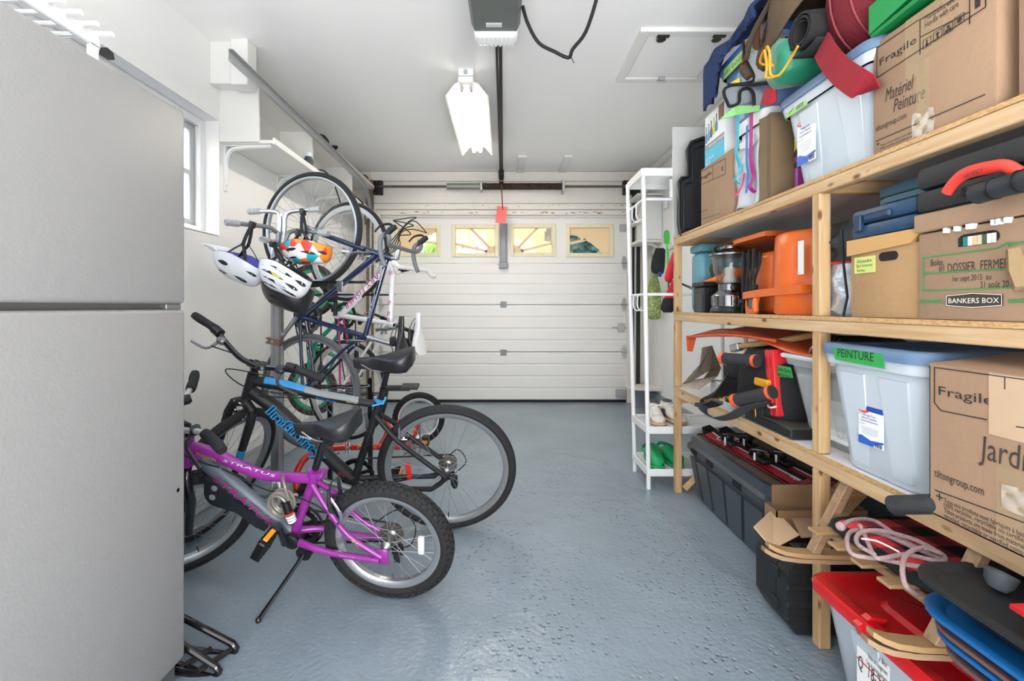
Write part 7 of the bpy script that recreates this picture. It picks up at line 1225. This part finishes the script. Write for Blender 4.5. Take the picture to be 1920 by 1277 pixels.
def shoe(kind, label, x, y, z, yaw, group):
    o = thing('sneaker' if kind else 'clog', label, 'shoe', M=MX.Translation((x, y, z)) @ rotz(yaw), group=group); L = .27 if kind else .26
    def out(t, k=1): return (.038+.012*math.sin(min(1, t*1.3)*math.pi*.75))*k*(1 if .06 < t < .93 else (.72 if t <= .06 else max(.45, 1-((t-.93)/.07)**2*.55)))
    def sec(t, z0, z1, k=1):
        w = out(t, k); return [V((L*t-L*.5, w*math.cos(a)*(1 if z0 == 0 else 1), z0+(z1-z0)*(.5+.5*math.sin(a)))) for a in [2*math.pi*j/14 for j in range(14)]]
    ts = [0, .03, .1, .2, .32, .45, .58, .7, .82, .92, .98, 1.0]
    def top(t): return ((.10 if t < .3 else .10-.055*((t-.3)/.4) if t < .7 else .045-.0*(t-.7))+(.0)) if kind else (.085 if t < .28 else .085+.012*math.sin((t-.28)/.72*math.pi)-.03*((t-.28)/.72)**2)
    if kind:
        MB().loft([sec(t, 0, .028, 1.06) for t in ts]).build('sole', mat('C49A78', .7), o, angle=60); b = MB(); b.loft([[V((p.x, p.y*(1-.35*max(0, (p.z-.03)/.08)), p.z)) for p in sec(t, .018, top(t)+.02, .98)] for t in ts]); b.build('upper', mat('D5D1CC', .8, bump=.2, bs=80), o, angle=60)
        for s in (-1, 1):
            for k in range(3): MB().strap([V((.0-.018*k, s*.049, .03)), V((-.015-.018*k, s*.042, .075))], .008, .002, up=(0, 1, 0)).build('side_stripe', BLACK, o)
        q = MB()
        for k in range(5): xx = .0+.016*k; zz = top(.5+.06*k)+.02; q.tube([V((xx, -.022, zz-.012)), V((xx+.004, 0, zz+.004)), V((xx, .022, zz-.012))], .0035, 6, sub=3)
        q.tube([V((.0, 0, .1)), V((.01, .035, .115)), V((-.02, .05, .1)), V((-.01, .01, .105)), V((.01, -.04, .115)), V((-.02, -.05, .095))], .0035, 6, sub=4); q.build('laces', mat('EEEDEA', .8), o, kind='stuff'); MB().lathe([(.03, 0), (.033, .004), (.026, .006)], 14, T(-.075, 0, .117) @ MX.Scale(1.3, 4, (1, 0, 0))).build('collar', mat('4A4A4E', .9), o)
    else:
        G = mat('149A5C', .6, name='green_foam'); MB().loft([sec(t, 0, .024, 1.05) for t in ts]).build('sole', G, o, angle=60); b = MB(); b.loft([[V((p.x, p.y, p.z)) for p in sec(t, .016, .105-.045*abs(t-.55)**1.4*2.2, 1.0)] for t in ts[4:]]); b.build('upper', G, o, angle=60); MB().strap([V((-.02, -.048, .06)), V((-.08, -.05, .075)), V((-.128, 0, .085)), V((-.08, .05, .075)), V((-.02, .048, .06))], .022, .007, up=(0, 0, 1) if False else (1, 0, .01), sub=4).build('heel_strap', G, o)
        h = MB()
        for k in range(11): t = .5+.42*(k % 4)/3.5; yy = (-.022, 0, .022)[k % 3]; h.lathe([(.0055, 0), (.0055, .0015)], 8, T(L*t-L*.5, yy, .103-.045*abs(t-.55)**1.4*2.2-abs(yy)*.35))
        h.build('vent_holes', mat('08331C', .8), o, kind='stuff')
        MB().lathe([(.045, 0), (.04, .004)], 14, T(-.06, 0, .028) @ MX.Scale(1.3, 4, (1, 0, 0))).build('footbed', mat('0B6A39', .8), o)
    return o
g1, g2 = 'sneakers on the upper tray', 'green clogs on the lower tray'
shoe(1, 'left one of two worn white sneakers on the upper tray of the white stand', .985, 2.96, .373, -98, g1); shoe(1, 'right one of two worn white sneakers, half hidden behind the wooden post', 1.10, 2.98, .373, -84, g1)
shoe(0, 'left one of two green foam clogs on the bottom tray of the white stand', .965, 2.94, .113, -96, g2); shoe(0, 'right one of two green foam clogs, partly behind the wooden post', 1.075, 2.96, .113, -84, g2)
# ================= things on the right wall near the door
CB = thing('wall_cabinet', 'small white wall cabinet between white shelves on the right wall', 'cabinet', (1.6, 4.95, 1.82)); B(1.49, 1.69, 4.86, 5.12, 1.835, 2.30, .004).build('body', WOODP, CB); B(1.49, 1.685, 4.846, 4.859, 1.84, 2.295, .003).build('door', WMET, CB); MB().sphere((1.52, 4.84, 2.05), .008, 8, 6).build('knob', WMET, CB)
WSH = thing('corner_shelf', 'white painted wooden shelves around the small white cabinet', 'shelf', (1.6, 5.0, 1.8)); B(1.42, 1.69, 4.84, 5.24, 1.805, 1.832, .006).build('board', WOODP, WSH); B(1.42, 1.49, 4.9, 5.24, 2.03, 2.05, .004).build('board', WOODP, WSH); B(1.42, 1.69, 4.84, 5.24, 2.305, 2.33, .004).build('board', WOODP, WSH); MB().tube([(1.685, 4.9, 1.66), (1.66, 4.9, 1.74), (1.58, 4.9, 1.795), (1.5, 4.9, 1.8)], .012, 8, sub=4).build('bracket', WOODP, WSH); B(1.665, 1.69, 4.3, 5.1, 1.70, 1.76, .004).build('peg_rail', WOODP, WSH)
B(1.655, 1.69, 4.66, 4.76, 2.13, 2.23, .01, 2).build('wall_box', WMET, None); tag(bpy.data.objects['wall_box'], 'small white plastic control box on the right wall beside the cabinet', 'box')
RLG = thing('step_ledge', 'low white wooden corner ledge above the floor by the garage door', 'shelf', (1.55, 5.0, .2)); q = MB(); q.prism([(0, 0), (-.3, 0), (-.3, -.2), (-.24, -.3), (-.1, -.34), (0, -.34)], .21, .235, T(1.69, 5.24, 0)); q.build('board', OLDW, RLG); B(1.45, 1.66, 5.1, 5.13, .0, .21).build('support', mat('7F8790', .6), RLG)
TB = thing('tote_bag', 'long green patterned cloth bag hanging on the right wall', 'bag', (1.62, 4.8, 1.3)); GP_ = checker_dots('8FA05A', 'DDE2C4', 26); fx_ = V((1, .45, 0)).normalized()
def bagp(z, hw, th): c = V((1.585, 4.80, z)); return [c+fx_*a*hw+V((-.4, 1, 0)).normalized()*b*th for a, b in ((-1, 0), (-.6, -1), (.6, -1), (1, 0), (.6, 1), (-.6, 1))]
MB().loft([bagp(.985, .05, .012), bagp(1.0, .085, .025), bagp(1.1, .092, .035), bagp(1.28, .09, .032), bagp(1.36, .075, .022), bagp(1.42, .05, .012), bagp(1.68, .036, .007)]).build('body', GP_, TB, angle=60)
FSW = thing('fly_swatter', 'bright green plastic fly swatter hanging on the right wall', 'fly swatter', (1.655, 4.55, 1.6)); c = at(1250, 447, 4.5); q = MB(); q.prism([(-.03, -.055), (.03, -.055), (.036, .02), (.028, .07), (0, .085), (-.028, .07), (-.036, .02)], -.003, .003, fm(c, (1, .3, 0), (0, 0, 1))); q.build('head', mat('4FD35A', .5), FSW); q = MB(); q.cyl(c+V((0, 0, -.05)), c+V((.03, 0, -.44)), .009, 8); q.build('handle', mat('4FD35A', .5), FSW)
LS = thing('dog_leash', 'black webbing leash bundle hanging beside the green fly swatter', 'leash', (1.6, 4.6, 1.6)); q = MB()
for k in range(4): x = 1.53+.02*k; q.strap([(x+.02, 4.6, 1.71), (x-.02, 4.59, 1.6), (x-.035, 4.58, 1.5), (x+.0, 4.585, 1.46), (x+.02, 4.595, 1.56), (x+.025, 4.6, 1.70)], .03, .006, up=(0, 1, 0), sub=3)
q.build('webbing', mat('26282C', .8), LS, kind='stuff'); MB().box(1.55, 1.585, 4.57, 4.6, 1.42, 1.47, .006).build('blue_clip', mat('2B4FA8', .5), LS)
BM = thing('broom_handle', 'thin dark blue and yellow stick hanging beneath the fly swatter', 'stick', (1.66, 4.55, 1.2)); MB().cyl((1.655, 4.57, 1.18), (1.645, 4.57, 1.7), .008, 8).build('shaft', mat('2B3D63', .5), BM); MB().cyl((1.645, 4.57, 1.5), (1.644, 4.57, 1.7), .0095, 8).build('yellow_sleeve', mat('D8C22E', .5), BM)
GV = thing('ski_glove', 'red and black glove hanging from the white stand behind the wooden post', 'glove', (1.05, 3.0, 1.2)); c = at(1257, 555, 3.3); MB().loft([[c+V((.05+a*w-.045*t*1.2, .0+b*.03, .12-.2*t)) for a, b in ((-1, 0), (-.5, -1), (.5, -1), (1, 0), (.5, 1), (-.5, 1))] for t, w in ((0, .03), (.35, .05), (.7, .06))]).build('cuff', mat('C2202C', .8), GV, angle=60); MB().loft([[c+V((.05+a*w-.045*t*1.3, b*.035, .12-.2*t)) for a, b in ((-1, 0), (-.5, -1), (.5, -1), (1, 0), (.5, 1), (-.5, 1))] for t, w in ((.68, .06), (.95, .065), (1.1, .055), (1.2, .03))]).build('palm', mat('222327', .85), GV, angle=60); MB().tube([c+V((.05, 0, .1)), V((1.255, 2.83, 1.19)), V((1.262, 2.8, 1.205)), V((1.27, 2.79, 1.19)), c+V((.06, 0, .1))], .004, 6, sub=3).build('hanging_loop', BLACK, GV)
RJ = thing('jacket_sleeve', 'bright red fabric hanging by the wooden post above the glove', 'clothing', (1.15, 3.2, 1.4)); c = at(1264, 505, 3.25); MB().tube([c+V((.01, 0, .12)), c+V((-.005, 0, .05)), c+V((-.035, 0, -.06)), c+V((-.02, 0, -.075))], [.02, .03, .035, .02], 10, sub=4).build('fabric', mat('D0243A', .8), RJ)
# peeled paint on the old lintel and corner
q = MB(); WF = bpy.data.objects['wall_front']; r2 = random.Random(4)
def chip(px, py, w, h, y):
    c = at(px, py, y); n = 9; q.prism([((w*(.6+.5*r2.random()))*math.cos(2*math.pi*k/n), (h*(.6+.5*r2.random()))*math.sin(2*math.pi*k/n)) for k in range(n)], 0, .0015, fm(c, (1, 0, 0), (0, 0, 1)))
chip(684, 334, .06, .05, YD-.032); chip(697, 341, .04, .03, YD-.032); chip(672, 326, .03, .025, YD-.032)
for k in range(26): chip(720+r2.random()*450, 397+r2.random()*3, .01+.03*r2.random(), .004+.004*r2.random(), YD-.052)
for k in range(12): chip(800+r2.random()*370, 384+r2.random()*4, .008+.02*r2.random(), .003, YD-.037)
q.build('peeled_paint', mat('9A7558', .85, var=.4, vs=30), WF, smooth=False, kind='stuff')
